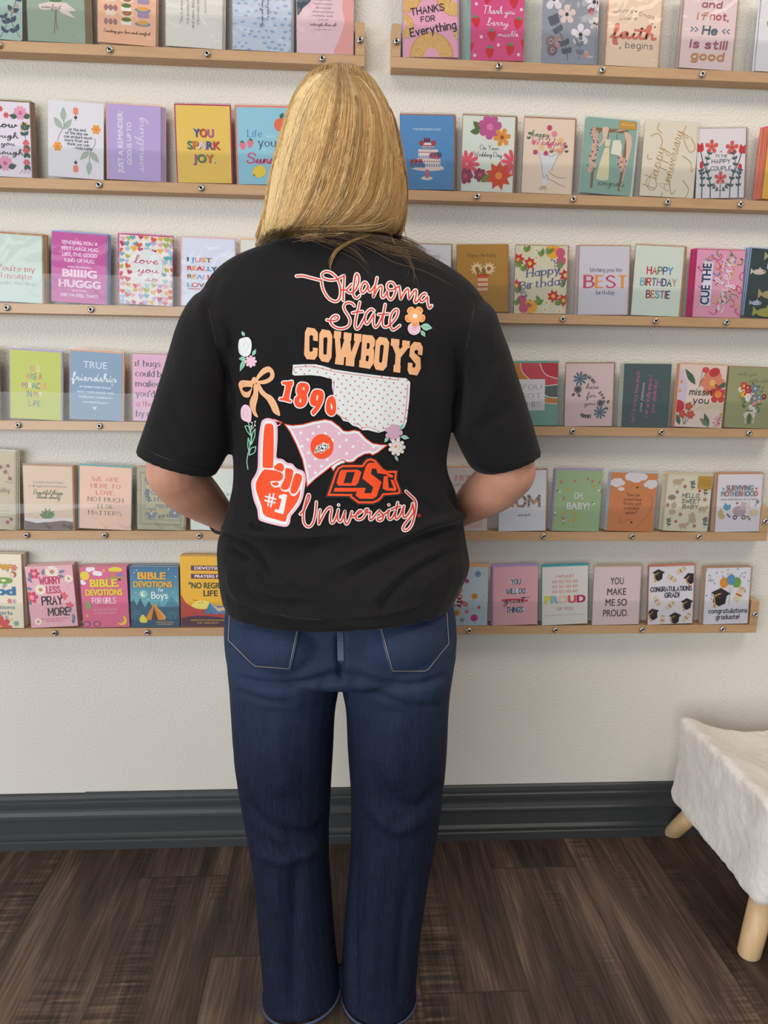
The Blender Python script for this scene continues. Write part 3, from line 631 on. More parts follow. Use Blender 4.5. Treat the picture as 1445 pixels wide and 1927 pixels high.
def A(a):
    for tx, v, h, f, c in (('and', .79, .08, .36, (176, 96, 118)), ('>>He<<', .45, .1, .58, (80, 112, 124)), ('is still', .27, .1, .68, (176, 92, 116)), ('good', .12, .1, .6, (206, 142, 80))):
        tt = tx.replace('>>', '').replace('<<', ''); a.pr(tt, .52, v, h, (f if tt == tx else .26), tuple(int(q*.6) for q in c), .26, slant=.1); a.pr(tt, .52, v, h, (f if tt == tx else .26), c, .2, slant=.1)
    a.pr('if', .36, .63, .09, .18, (190, 124, 76), .2, slant=.1); a.pr('not,', .68, .64, .09, .34, (176, 66, 84), .2, slant=.1)
    for u, s in ((.2, 1), (.28, 1), (.78, -1), (.86, -1)): a.st([(u-.03*s, .525), (u+.02*s, .5), (u-.03*s, .475)], .02, (80, 112, 124), False)
card(1, 1277, 1376, 1291, -20, (228, 204, 204), BROWN, A, 'pale pink card reading and if not He is still good', 'pale pink He is still good card', 2, -1.6, er=2.5, et=1)
def A(a):
    for k in range(9): a.leaf(.3+.1*(k % 3), .3+.08*k, .2, 40+k*35, (150, 160, 90))
    a.fl(.5, .62, .2, 7, (226, 196, 120), (180, 130, 60)); a.fl(.4, .36, .12, 6, (190, 150, 140), (120, 90, 70))
card(1, 1420, 1520, 1436, -16, WH, None, A, 'white card cut off by the right frame edge, topmost shelf', 'white card at topmost shelf right edge', 1, -4)
# --- second shelf, left
def FLOW(a, u, v, s): a.fl(u, v, .11*s, 10, (226, 160, 184), (204, 110, 140), .3); a.leaf(u+.05, v-.06, .13*s, 20, (70, 96, 84)); a.leaf(u-.05, v-.06, .13*s, 170, (70, 96, 84))
def A(a):
    FLOW(a, .84, .86, 1.1); FLOW(a, .55, .18, 1.2); a.fl(.6, .82, .05, 6, (216, 90, 84)); a.fl(.5, .9, .05, 6, (216, 90, 84))
    for v in (.72, .66): a.ell(.93, v, .026, .026, (226, 166, 80)); a.ell(.86, v-.02, .026, .026, (226, 166, 80))
    a.sprig([(.92, .5), (.9, .62), (.93, .7)], (70, 96, 84), 3, .1)
    for v in (.46, .36, .2): a.fl(.92, v, .06, 6, (214, 104, 104)); a.leaf(.93, v-.03, .1, -60, (70, 96, 84)); a.leaf(.93, v-.03, .1, -120, (70, 96, 84))
    for k in range(9): a.ell(.8+.022*k, .06+.02*(k % 3), .012, .012, (226, 160, 184))
    a.sc('grow', .52, .66, .1, .5, INK, .16); a.sc('through', .48, .52, .075, .62, INK, .13); a.sc('what you', .42, .42, .07, .62, INK, .13); a.sc('go through', .44, .3, .075, .86, INK, .13)
card(2, -50, 60, -58, 188, (228, 218, 228), (148, 118, 90), A, 'white floral card, grow through what you go through, leftmost on second shelf', 'grow through card', 3, 1.5, et=3.5, er=2)
def A(a):
    G = (172, 184, 172)
    a.leaf(.28, .73, .26, 92, G, .22); a.leaf(.26, .63, .26, 128, G, .22); a.leaf(.28, .63, .24, 52, G, .22); a.st([(.28, .75), (.28, .66), (.2, .55), (.17, .47)], .007, INK)
    a.leaf(.74, .24, .26, -92, G, .22); a.leaf(.75, .37, .26, -50, G, .22); a.leaf(.74, .37, .24, -136, G, .22); a.st([(.74, .24), (.76, .36), (.84, .46), (.84, .54)], .007, INK)
    for v, sg in ((.88, 1), (.12, -1)):
        a.rrect(.45, v-.045, .54, v+.045, .03, (232, 140, 112)); a.st([(.495, v-.05*sg), (.495, v-.12*sg)], .01, INK); a.leaf(.495, v-.1*sg, .05, 60*sg, INK); a.leaf(.495, v-.1*sg, .05, 120*sg, INK)
    for u, v in ((.86, .66), (.17, .4)): a.fl(u, v, .085, 6, (236, 160, 60), (206, 110, 40), cr=.2)
    for k, (tx, f) in enumerate((('at the end', .3), ('of the day we', .4), ('can endure much', .5), ('more than we', .42), ('think we can', .4), ('- frida kahlo', .34))): a.pr(tx, .52+(0, -.01, .02, -.01, .02, .1)[k], .62-k*.048, .036, f, NAVY, .13)
card(2, 91, 195, 89, 191, WH, None, A, 'white card with grey leaves, orange flowers and a navy quotation', 'white quotation card', 1, -1, et=2)
def A(a):
    a.t('JUST A REMINDER:', .29, .5, .068, .82, WH, .02, rot=90); a.t('GOD IS UP TO', .45, .49, .06, .56, WH, .02, rot=90); a.sc('something', .68, .48, .13, .74, WH, .075, rot=90)
card(2, 203, 303, 200, 196, (188, 168, 212), (236, 178, 148), A, 'lavender card with white sideways lettering JUST A REMINDER', 'lavender reminder card', 3, 2.6, et=1.5, el=2.4, er=.2)
def A(a):
    c = [(60, 88, 150), (196, 78, 62), (190, 96, 150), (84, 128, 92), (210, 116, 52), (222, 200, 210), (60, 88, 150), (196, 62, 62)]
    for tx, v, f, k in (('YOU', .6, .36, 0), ('SPARK', .44, .6, 3), ('JOY.', .27, .4, 2)):
        a.t(tx, .5+.012, v-.008, .1, f, tuple((120, 90, 60)), .03); a.t(tx, .5, v, .1, f, [c[(k+i) % 8] for i in range(5)], .03)
card(2, 335, 436, 329, 196, (230, 196, 96), (178, 62, 104), A, 'yellow YOU SPARK JOY card with magenta edge', 'yellow YOU SPARK JOY card', 2, -.8, et=3, el=1.6, er=2.4)
def A(a):
    a.se('Life', .33, .62, .09, .26, (64, 124, 182), .12); a.t('with', .62, .61, .04, .16, (206, 224, 232)); a.se('you', .56, .5, .1, .32, NAVY, .14); a.t('is', .5, .44, .04, .06, (206, 224, 232))
    a.sc('Sunshine', .62, .28, .13, .9, HOT, .2); a.berry(.1, .5, .07, (232, 122, 140), GRN, 10); a.berry(.24, .53, .07, (232, 122, 140), GRN, -10)
    a.ell(.4, .17, .13, .11, (236, 206, 66), 20); a.ell(.3, .12, .02, .02, (150, 120, 40)); a.ell(.82, .78, .12, .12, (232, 112, 76)); a.leaf(.82, .86, .12, 60, GRN)
card(2, 449, 548, 444, 200, (150, 200, 216), (232, 142, 122), A, 'sky blue Life with you card with lemon, partly behind the blond hair', 'sky blue Life with you card', 2, -1.4, et=4, el=1.6)
# --- second shelf, right
def A(a):
    a.t('FOREVER BEGINS NOW', .5, .8, .028, .52, (222, 232, 240)); C1, C2 = (232, 220, 212), (176, 60, 76)
    a.ell(.52, .29, .31, .05, (236, 214, 200)); a.ell(.52, .305, .29, .042, C1); a.ell(.5, .155, .11, .035, C1); a.rect(.47, .16, .54, .27, (206, 110, 124))
    for u0, u1, v0, v1 in ((.3, .75, .31, .42), (.34, .7, .42, .54), (.4, .64, .54, .63)):
        a.rect(u0, v0, u1, v1, C1)
        for k in range(10):
            x = u0+(u1-u0)*(k+.5)/10; a.rect(x-.008, v0, x+.008, v0+.04, (64, 104, 160)); a.ell(x, v1-.012, .026, .022, C1); a.ell(x, v1-.035, .013, .012, C2)
    for k in range(10): a.fl(.2+.025*k, .35+.03*math.sin(k*2), .05, 6, ((96, 140, 186), (186, 70, 92), (84, 110, 130))[k % 3], NAVY)
    for k in range(6): a.fl(.58+.03*k, .46+.02*math.sin(k*3), .05, 6, ((206, 84, 110), (70, 90, 120))[k % 2], (150, 40, 60))
    for u in (.46, .5, .54): a.leaf(u, .63, .1, 90, (120, 40, 60), .2)
    for u in (.4, .62): a.fl(u, .63, .05, 6, C2)
card(2, 753, 853, 753, 215, (92, 148, 198), (176, 128, 108), A, 'blue FOREVER BEGINS NOW card with a tiered cake, right of the hair', 'blue wedding cake card', 3, 1.4, er=2)
def A(a):
    a.leaf(.36, .82, .22, 140, (84, 120, 64), .3); a.leaf(.34, .8, .2, 185, (84, 120, 64), .3)
    a.fl(.52, .86, .23, 7, (196, 92, 150), (222, 130, 170), .42, 10); a.fl(.76, .73, .17, 6, (226, 150, 62), (150, 84, 44), .36, 10, .22)
    a.sc('On Your', .52, .56, .062, .36, INK, .1, slant=.05); a.sc('Wedding Day', .5, .47, .062, .54, INK, .1, slant=.05)
    a.fl(.1, .36, .25, 11, (222, 92, 112), (240, 160, 160), .2, 0, .1); a.fl(1.0, .4, .25, 11, (222, 92, 112), (240, 160, 160), .2, 10, .1); a.fl(.08, .2, .15, 7, (150, 66, 96), (206, 90, 110), .4); a.fl(.36, .22, .13, 7, (150, 66, 96), (206, 90, 110), .4)
    a.leaf(.56, .22, .22, 215, (120, 140, 60), .3); a.fl(.72, .22, .27, 9, (214, 82, 50), (236, 150, 80), .36, 5, .26, True)
card(2, 867, 964, 872, 216, (222, 226, 216), (160, 122, 98), A, 'white On Your Wedding Day card with bold pink and orange flowers', 'On Your Wedding Day card', 3, 1.6, er=3, et=2.6)
def A(a):
    a.pol([(.3, .56), (.36, .4), (.4, .3), (.5, .3), (.6, .36), (.72, .58), (.6, .52), (.5, .56), (.4, .54)], (222, 220, 224)); a.st([(.3, .57), (.37, .4), (.4, .3)], .006, INK); a.st([(.74, .58), (.62, .4), (.58, .31)], .006, INK); a.st([(.36, .52), (.46, .53), (.56, .5), (.74, .58)], .006, INK)
    a.rrect(.4, .1, .5, .31, .02, (222, 220, 224)); a.st([(.52, .3), (.62, .25), (.74, .22), (.88, .22)], .006, INK); a.st([(.5, .2), (.6, .18), (.74, .13), (.86, .1)], .006, INK); a.st([(.4, .28), (.44, .2), (.48, .26), (.52, .2)], .006, INK)
    for k in range(5): a.st([(.4+.02*k, .1), (.35+.035*k, .05)], .01, (120, 140, 96))
    for u, v, r, c in ((.5, .88, .055, (196, 66, 110)), (.24, .55, .05, (196, 66, 110)), (.45, .54, .05, (196, 66, 110)), (.6, .8, .06, (232, 140, 160)), (.2, .68, .05, (232, 140, 160)), (.74, .72, .05, (236, 190, 120)), (.36, .62, .06, (240, 200, 150)), (.52, .64, .05, (226, 120, 140)), (.74, .6, .05, (240, 190, 130))): a.fl(u, v, r, 7, c, None, .4)
    for u, v in ((.12, .78), (.1, .72), (.84, .62), (.86, .56), (.56, .55)): a.leaf(u, v, .06, 60, GRN); a.leaf(u, v, .06, 130, GRN)
    a.sc('happy', .32, .76, .08, .36, GRN, .09); a.sc('Wedding', .5, .65, .1, .7, (206, 78, 120), .085); a.sc('day', .66, .57, .075, .26, (226, 130, 110), .09)
card(2, 981, 1075, 988, 221, (234, 212, 192), (176, 132, 110), A, 'peach happy Wedding day card with hands holding a bouquet', 'peach bouquet wedding card', 2, 1.2, el=.6, er=2)
def A(a):
    BR, PKK, LF = (140, 112, 84), (226, 184, 164), (64, 84, 88)
    a.rect(.2, .07, .25, .86, BR); a.pol([(.74, .06), (.79, .06), (.86, .8), (.8, .8)], BR); a.rect(.14, .82, .84, .87, BR)
    a.pol([(.34, .87), (.46, .87), (.4, .7), (.3, .62), (.26, .6), (.36, .72)], (230, 196, 172), True); a.pol([(.76, .84), (.9, .8), (.92, .6), (.84, .3), (.8, .1), (.78, .12), (.84, .4), (.82, .7)], (228, 190, 168), True); a.pol([(.5, .76), (.62, .84), (.78, .87), (.64, .86)], (230, 196, 172), True)
    r = random.Random(4)
    for k in range(26):
        u, v = .2+r.uniform(-.05, .05), .3+.56*k/26; a.leaf(u, v, .07, r.uniform(0, 360), LF); a.fl(u, v, .045, 5, PKK, (200, 120, 110))
    for k in range(12): u, v = .77+r.uniform(-.05, .05), .34+.2*k/12; a.leaf(u, v, .07, r.uniform(0, 360), LF); a.fl(u, v, .045, 5, PKK, (200, 120, 110))
    a.pol([(.4, .74), (.46, .72), (.52, .74), (.5, .64), (.54, .3), (.54, .2), (.3, .2), (.34, .4), (.42, .62)], (226, 216, 180)); a.ell(.42, .2, .12, .03, (222, 212, 178))
    a.pol([(.56, .72), (.7, .73), (.74, .66), (.74, .52), (.54, .54), (.55, .64)], (230, 226, 206)); a.st([(.46, .75), (.46, .8), (.47, .84)], .008, LF); a.st([(.63, .74), (.63, .8)], .008, LF); a.rect(.41, .62, .5, .63, (150, 120, 90))
    a.sc('congrats', .6, .12, .09, .52, (92, 100, 92), .07); a.pol([(.66, .87), (.98, .9), (.98, .97), (.66, .99)], (206, 156, 56)); a.rect(.66, .88, .98, .98, (206, 156, 56)); a.t('DELUXE CARD', .82, .925, .022, .24, (240, 222, 170))
card(2, 1089, 1186, 1103, 223, (148, 178, 166), (222, 224, 216), A, 'teal card with a gold corner label showing a gown and shirt on hangers', 'teal gown card', 2, 2.4, et=1.5, el=1, er=2.6, rad=.05)
def A(a):
    G = (184, 146, 84)
    a.sc('Happy', .34, .38, .2, .56, G, .05, rot=80, slant=.1); a.sc('Anniversary', .62, .48, .2, .82, G, .05, rot=80, slant=.1)
    for s in ([(.2, .3), (.1, .18), (.2, .08), (.3, .14), (.24, .3)], [(.1, .56), (.1, .5), (.18, .5)], [(.12, .8), (.25, .84), (.34, .76), (.33, .66)], [(.26, .98), (.24, .9), (.32, .85)], [(.76, .96), (.72, .82), (.86, .62), (.96, .68), (.86, .82)], [(.74, .56), (.9, .48), (.92, .36), (.97, .4)], [(.5, .3), (.56, .1), (.6, .04), (.66, .1)], [(.78, .24), (.9, .12), (.86, 0)], [(.42, .06), (.4, .0)]): a.st(s, .012, G)
card(2, 1203, 1304, 1215, 228, (230, 220, 200), None, A, 'cream Happy Anniversary card with sweeping gold script', 'cream anniversary card', 2, 1.2, et=1.5)
def A(a):
    R1, G = (216, 100, 92), (84, 98, 104)
    for u, v, r in ((.3, .74, .14), (.72, .72, .14), (.5, .29, .13)): a.fl(u, v, r, 5, R1, (190, 70, 66), .4, 18, .18)
    for u, v in ((.05, .73), (.95, .7)): a.pol([(u-.08, v-.05), (u+.08, v-.05), (u+.06, v+.07), (u, v+.04), (u-.06, v+.07)], RED, True)
    for u, v in ((.1, .48), (.9, .44)): a.ell(u, v, .04, .075, RED)
    for sg in (1, -1):
        X = (lambda x: .5+sg*(x-.5))
        a.st([(X(.12), 0), (X(.12), .2), (X(.1), .42)], .022, G); a.sprig([(X(.12), .1), (X(.13), .3), (X(.1), .4)], G, 4, .08)
        a.st([(X(.3), 0), (X(.28), .25), (X(.14), .5), (X(.08), .66)], .02, G); a.sprig([(X(.3), .1), (X(.26), .3), (X(.2), .5), (X(.26), .66)], G, 6, .08, .014); a.sprig([(X(.5), .1), (X(.4), .14), (X(.34), .2)], G, 3, .06, .01)
    a.st([(.5, 0), (.5, .22)], .014, G); a.ell(.5, .67, .014, .014, RED)
    a.pr('TO THE', .5, .59, .035, .24, G, .14); a.pr('HAPPY', .5, .5, .058, .38, G, .14); a.pr('COUPLE', .5, .4, .058, .42, G, .14)
card(2, 1309, 1399, 1314, 241, (230, 222, 224), (160, 122, 100), A, 'white TO THE HAPPY COUPLE card with mirrored red flowers', 'white HAPPY COUPLE card', 2, 1.8, er=3, et=1.2)
def A(a): a.t('hooray', .5, .5, .1, .7, (206, 90, 60))
card(2, 1433, 1520, 1450, 242, (230, 186, 76), (214, 96, 120), None, 'yellow card with pink edge at the right frame edge, second shelf', 'yellow card at the right frame edge', 4, -2.6, el=2)
# --- third shelf, left
def A(a):
    a.se("You're my", .56, .46, .08, .62, (206, 70, 104), .16); a.se('favorite', .56, .35, .08, .52, (206, 70, 104), .16); a.se('(besides the dog)', .52, .26, .05, .74, (110, 112, 112), .1)
card(3, -32, 80, -36, 441, (204, 218, 208), (190, 148, 112), A, "pale green You're my favorite card, leftmost on its shelf", "pale green You're my favorite card", 3, 2, er=2.4, et=4)
def A(a):
    for tx, v, f, h in (('SENDING YOU A', .84, .66, .05), ('VERY LARGE HUG.', .755, .7, .05), ('LIKE, THE GOOD', .67, .64, .05), ('KIND OF HUG.', .585, .56, .05), ('(STILL SQUEEZING.)', .505, .44, .022), ('BIIIIIG', .375, .62, .1), ('HUGGG', .225, .76, .1), ('(OKAY, DONE.)', .165, .28, .022), ('DID YA FEEL THAT?', .085, .7, .045)): a.t(tx, .51, v, h, f, (240, 208, 226) if h > .09 else (246, 228, 240), .05 if h > .09 else .018)
card(3, 98, 199, 97, 440, (200, 88, 160), (158, 170, 210), A, 'magenta BIIIIIG HUGGG card with white capitals', 'magenta hug card', 3, 1.4, er=1.6, el=1)
def A(a):
    r = random.Random(11); cs = [(200, 48, 96), (220, 90, 60), (226, 178, 60), (170, 182, 70), (100, 172, 186), (188, 168, 210), (232, 170, 188), (160, 196, 214)]
    for i in range(9):
        for j in range(12):
            u, v = .04+.118*i+r.uniform(-.03, .03), .03+.085*j+r.uniform(-.02, .02)
            if .24 < u < .78 and .34 < v < .78: continue
            a.heart(u, v, .054*r.uniform(.85, 1.15), r.choice(cs), r.uniform(-25, 25))
    a.ell(.52, .56, .3, .32, (226, 226, 226)); a.sc('love', .5, .6, .12, .46, (200, 48, 96), .12); a.sc('you', .54, .47, .11, .4, (200, 48, 96), .12); a.sc('so', .6, .35, .09, .24, (200, 48, 96), .12)
card(3, 225, 324, 224, 444, (234, 224, 216), (206, 90, 142), A, 'love you so card scattered with many coloured hearts', 'love you so hearts card', 2, -.6, el=3, er=.5)
def A(a):
    c = [(54, 54, 60), (84, 156, 206), (226, 138, 150), (226, 160, 60), (140, 112, 60)]; d = [RED, (226, 150, 60), RED, (226, 138, 150), (84, 156, 206), (54, 54, 60)]
    a.t('I JUST', .1, .65, .062, .46, c, .035, al='l'); a.t('REALLY', .1, .525, .062, .56, d, .035, al='l'); a.t('REALLY', .1, .4, .062, .56, [(140, 112, 60), (226, 150, 60), (84, 156, 206), (226, 138, 150), RED, (54, 54, 60)], .035, al='l'); a.t('LOVE', .1, .28, .062, .4, [(84, 156, 206), RED, (54, 54, 60), (226, 160, 60)], .035, al='l'); a.rect(.1, .245, .5, .257, RED)
card(3, 343, 441, 342, 448, (222, 224, 238), (236, 186, 194), A, 'pale blue I JUST REALLY card beside the black shirt shoulder', 'pale blue I JUST REALLY card', 2, -1, el=2.4, et=2)
card(3, 455, 553, 453, 451, (226, 226, 218), (238, 196, 160), None, 'white card with peach edge peeking out behind the blond hair tips', 'white card behind the hair tips', 1, .8, el=2)
# --- third shelf, right
def A(a):
    a.pr('cheers to a happy', .5, .82, .04, .6, (110, 112, 118), .09); a.pr('retired life', .44, .72, .05, .5, (110, 112, 118), .09)
    for k in range(9): a.leaf(.76, .62, .12, 20+k*18, (120, 156, 136), .2)
    a.st([(.76, .62), (.76, .8)], .008, INK); a.rect(.68, .5, .84, .6, (200, 190, 180))
card(3, 748, 846, 750, 458, (228, 226, 232), BROWN, A, 'white card with a small potted plant, just over the right shoulder', 'white potted plant card', 2, 1, et=2)
def A(a):
    a.se('Happy Birthday', .5, .82, .05, .56, (64, 52, 32), .1)
    for u in (.4, .64): a.fl(u, .645, .14, 10, (236, 214, 172), (170, 104, 60), .24, 9, .3, True)
    for u in (.46, .58): a.leaf(u-.03, .56, .14, 100, (150, 112, 40), .3)
    a.pol([(.4, .56), (.62, .56), (.6, .3), (.42, .3)], (206, 96, 60)); a.rect(.39, .545, .63, .565, (190, 66, 44))
    for k in range(12): a.fl(.44+.05*(k % 4), .34+.07*(k//4), .035, 6, (240, 212, 180), (206, 96, 60))
card(3, 860, 953, 860, 460, (190, 142, 60), (176, 130, 60), A, 'mustard Happy Birthday card with daisies in a red vase', 'mustard daisy birthday card', 2, 2.2, er=1, et=1)
def A(a):
    r = random.Random(8); V = (96, 98, 148)
    def star(u, v, s): a.fl(u, v, s, 7, (206, 54, 60), (236, 190, 70), .36, r.uniform(0, 50), .3, True)
    for u, v in ((.06, .79), (.28, .74), (.97, .57), (.03, .41), (.75, .26), (.95, .2)): star(u, v, .13)
    for u, v in ((.72, .92), (.3, .1)): a.ell(u, v, .15, .13, (236, 176, 50)); a.ell(u, v+.02, .05, .04, (222, 130, 50))
    for u, v in ((.86, .9), (.18, .08), (.88, .78), (.14, .2)): a.ell(u, v, .09, .09, (206, 92, 130))
    for u, v in ((.4, .93), (.16, .96), (.6, .06), (.88, .04), (.62, .16), (.4, .82)): a.fl(u, v, .075, 6, (230, 226, 206), (226, 176, 60), .36)
    for u, v, q in ((.2, .9, 60), (.5, .84, 80), (.6, .88, 40), (.16, .62, 70), (.08, .68, 90), (.06, .12, 80), (.5, .16, 120), (.8, .13, 30), (.94, .4, 90), (.9, .68, 110), (.05, .3, 60), (.44, .13, 40)): a.leaf(u, v, .16, q, (112, 142, 66), .26); a.leaf(u, v, .13, q+45, (130, 156, 80), .26)
    for k in range(60): s = r.random(); u, v = (.72+.2*s+r.uniform(-.05, .05), .8-.26*s) if k % 2 else (.12+.2*s+r.uniform(-.05, .05), .36-.24*s); a.ell(u, v, .011, .011, V, n=7, new=False)
    a.se('Happy', .54, .57, .105, .5, V, .2, rot=7, slant=.15); a.se('Birthday', .54, .4, .105, .72, V, .2, rot=7, slant=.15)
card(3, 967, 1064, 971, 461, (222, 214, 186), (176, 136, 100), A, 'cream Happy Birthday card framed by red and yellow flowers', 'cream floral birthday card', 2, 1.2, et=1.4)
def A(a):
    a.se('Wishing you the', .54, .63, .055, .64, (54, 58, 90), .14); a.se('BEST', .54, .4, .17, .84, [(206, 82, 112), (230, 160, 70)], .26); a.se('birthday', .54, .3, .055, .36, (54, 58, 90), .14)
card(3, 1087, 1180, 1092, 462, (216, 210, 218), (188, 142, 106), A, 'white Wishing you the BEST birthday card in pink and orange', 'white BEST birthday card', 3, -1.6, er=2.4, et=2)
def A(a):
    c = [(196, 60, 60), (206, 96, 60), (120, 128, 96), (64, 92, 140), (70, 150, 190)]
    a.pr('HAPPY', .53, .6, .1, .52, [(196, 60, 60), (206, 96, 60), (120, 128, 96), (64, 110, 150), (70, 150, 190)], .18)
    a.pr('BIRTHDAY', .52, .435, .1, .74, [(120, 176, 180), (150, 60, 70), (206, 60, 60), (90, 130, 120), (170, 120, 160), (60, 80, 130), (70, 110, 100), (200, 160, 140)], .18)
    a.pr('BESTIE', .53, .26, .1, .48, [(130, 60, 70), (214, 130, 60), (90, 160, 190), (150, 110, 140), (206, 80, 70), (60, 76, 110)], .18)
card(3, 1187, 1277, 1198, 462, (220, 226, 214), (186, 142, 100), A, 'white HAPPY BIRTHDAY BESTIE card in many colours', 'white BESTIE card', 3, 2.4, er=3, et=2)
def A(a):
    r = random.Random(6); cs = [(226, 196, 70), (214, 60, 120), (90, 140, 190), (110, 150, 90), (222, 120, 70), (206, 70, 130), (232, 140, 170)]
    for k in range(34):
        u, v = r.random(), r.random(); t = r.uniform(0, 6); P = [(u+.04*i*math.cos(t)+.05*math.sin(i*1.7+k), v+.03*i*math.sin(t)+.03*math.cos(i*1.9+k)) for i in range(5)]; a.st(P, .018, r.choice(cs))
    a.rect(.14, .17, .35, .82, (226, 222, 232)); a.t('CUE THE', .31, .49, .13, .6, (50, 60, 100), .03, rot=90); a.sc('confetti', .7, .48, .23, .84, (246, 238, 244), .075, rot=82)
card(3, 1303, 1392, 1314, 469, (232, 166, 190), (202, 60, 116), A, 'pink CUE THE confetti card with bright squiggles', 'pink confetti card', 4, -1.6, el=2.6, er=.2, et=1.6)
def A(a):
    for u, v, s, c in ((.5, .9, .3, (176, 164, 130)), (.5, .75, .2, (190, 196, 206)), (.2, .66, .22, (214, 196, 186)), (.6, .5, .24, (206, 92, 66)), (.5, .34, .34, (190, 172, 120)), (.22, .2, .18, (190, 196, 206)), (.8, .22, .2, (206, 66, 60)), (.45, .07, .36, (176, 170, 90))):
        a.ell(u, v, s*.6, s*.24, c, rot=4); a.pol([(u-s*.5, v), (u-s*.8, v+s*.22), (u-s*.8, v-s*.22)], c); a.leaf(u, v+s*.1, s*.3, 80, c); a.ell(u+s*.42, v+.01, .014, .014, INK)
card(3, 1399, 1492, 1423, 472, (62, 76, 74), (160, 180, 214), A, 'dark green card covered in fish, at the right frame edge', 'dark green fish card', 3, -2.4, el=2.6, et=2)
# --- third shelf from the bottom, left
def A(a): a.t('thanks', .5, .5, .1, .7, WH)
card(4, -106, -3, -108, 656, (70, 92, 96), (176, 150, 120), None, 'dark teal card cut off by the left frame edge', 'dark teal card at the left frame edge', 1, 1.4)
def A(a):
    for tx, v, f, c in (('YOU', .7, .2, [(196, 130, 130), (226, 140, 70), WH]), ('ARE A', .585, .32, [(226, 120, 70), (90, 150, 150), (66, 110, 140), (206, 90, 80)]), ('MIRACLE', .45, .48, [(150, 110, 150), (206, 90, 60), WH, (66, 130, 150), (60, 100, 140), (230, 150, 60), (226, 120, 80)]), ('IN MY', .325, .3, [(66, 130, 150), (60, 100, 140), (206, 90, 90), (222, 226, 190)]), ('LIFE', .19, .24, [(120, 150, 80), (230, 150, 60), (60, 120, 140), (96, 140, 96)])): a.t(tx, .47, v, .085, f, c, .012)
card(4, 20, 115, 19, 662, (190, 196, 62), (176, 164, 206), A, 'lime YOU ARE A MIRACLE card in a glossy sleeve', 'lime MIRACLE card', 1, .8, el=1, er=2.4)
def A(a):
    a.t('TRUE', .48, .76, .1, .46, (216, 224, 232), .0); a.sc('friendship', .46, .575, .12, .86, (236, 240, 244), .13, slant=.1)
    for k, (tx, f) in enumerate((('IS WHEN YOU WALK', .6), ('INTO THEIR HOUSE AND', .7), ('YOUR WIFI CONNECTS', .66), ('AUTOMATICALLY', .5))): a.t(tx, .49, .47-k*.075, .026, f, (224, 232, 238), .03)
    for r, c in ((.05, (216, 224, 232)),): a.pol([(.47, .14), (.43, .185), (.45, .195), (.5, .195), (.52, .185)], c)
card(4, 132, 229, 131, 664, (122, 152, 178), (224, 172, 140), A, 'dusty blue TRUE friendship card with peach edge', 'dusty blue friendship card', 1, 1.2, el=1, er=3, et=4)
def A(a):
    for k, (tx, f, c) in enumerate((('if hugs', .46, INK), ('could be', .56, INK), ('mailed', .46, INK), ("you'd get", .62, INK), ('a thousand', .7, (196, 56, 90)), ('by now', .46, INK))): a.se(tx, .06, .82-k*.15, .085, f, c, .19, al='l')
card(4, 251, 350, 248, 667, (224, 170, 198), (176, 140, 120), A, 'pink if hugs could be mailed card beside the left sleeve', 'pink hugs card', 2, -1, el=1.4, et=1.4)
# --- third shelf from the bottom, right
def A(a):
    a.pol([(0, .6), (0, 1), (.26, 1), (.3, .86), (.42, .76), (.4, .6)], (206, 136, 60)); a.pol([(.24, 1), (.28, .86), (.44, .74), (.6, .68), (.8, .62), (1, .64), (1, 1)], (206, 82, 96)); a.pol([(.6, 1), (.72, .84), (.84, .76), (1, .74), (1, 1)], (196, 60, 72))
    a.pol([(.42, .74), (.6, .66), (.8, .63), (1, .66), (1, .44), (.8, .46), (.6, .56)], (96, 108, 104)); a.pol([(.5, .4), (.8, .44), (1, .42), (1, .34), (.8, .34), (.6, .4)], (206, 136, 60)); a.pol([(0, .3), (.4, .36), (.7, .34), (1, .34), (1, 0), (0, 0)], (132, 178, 164))
    for s in ([(.24, 1), (.28, .86), (.46, .72), (.7, .64), (1, .65)], [(.62, 1), (.74, .82), (1, .74)], [(.6, .56), (.8, .46), (1, .44)], [(.5, .36), (.75, .36), (1, .34)]): a.st(s, .018, (232, 220, 210))
    a.rect(.2, .24, .74, .74, WH)
    for k, tx in enumerate(('YOU', 'GOT', 'THIS')): a.se(tx, .46, .58-k*.14, .075, .42, (84, 78, 84), .1)
card(4, 955, 1048, 957, 683, (132, 178, 164), (120, 176, 164), A, 'YOU GOT THIS card with coral, teal and orange shapes', 'YOU GOT THIS card', 2, .8, er=.8, et=3.6)
def A(a):
    B, G = (100, 122, 140), (88, 94, 88)
    a.sprig([(.34, .82), (.44, .8), (.54, .75), (.6, .7)], G, 7, .05, .008); a.sprig([(.32, .2), (.42, .16), (.54, .16)], G, 7, .055, .008); a.sprig([(.82, .34), (.8, .46), (.72, .54)], G, 4, .05, .008)
    for u, v, s in ((.3, .76, .15), (.74, .22, .14)): a.fl(u, v, s, 9, B, G, .2, 0, .14)
    for u, v, s in ((.26, .59, .09), (.74, .37, .08)): a.fl(u, v, s, 10, (78, 88, 100), G, .2)
    for u, v, q in ((.2, .53, 220), (.26, .52, 310), (.88, .36, 60), (.84, .3, 330)): a.leaf(u, v, .09, q, G, .3)
    a.sc('here', .56, .6, .085, .26, (52, 54, 64), .09); a.sc('for', .54, .46, .085, .2, (52, 54, 64), .09); a.sc('you', .52, .34, .075, .24, (52, 54, 64), .09)
card(4, 1062, 1151, 1066, 684, (226, 200, 198), (160, 124, 100), A, 'blush here for you card with blue flowers', 'blush here for you card', 3, 1.2, er=2.4, et=2)
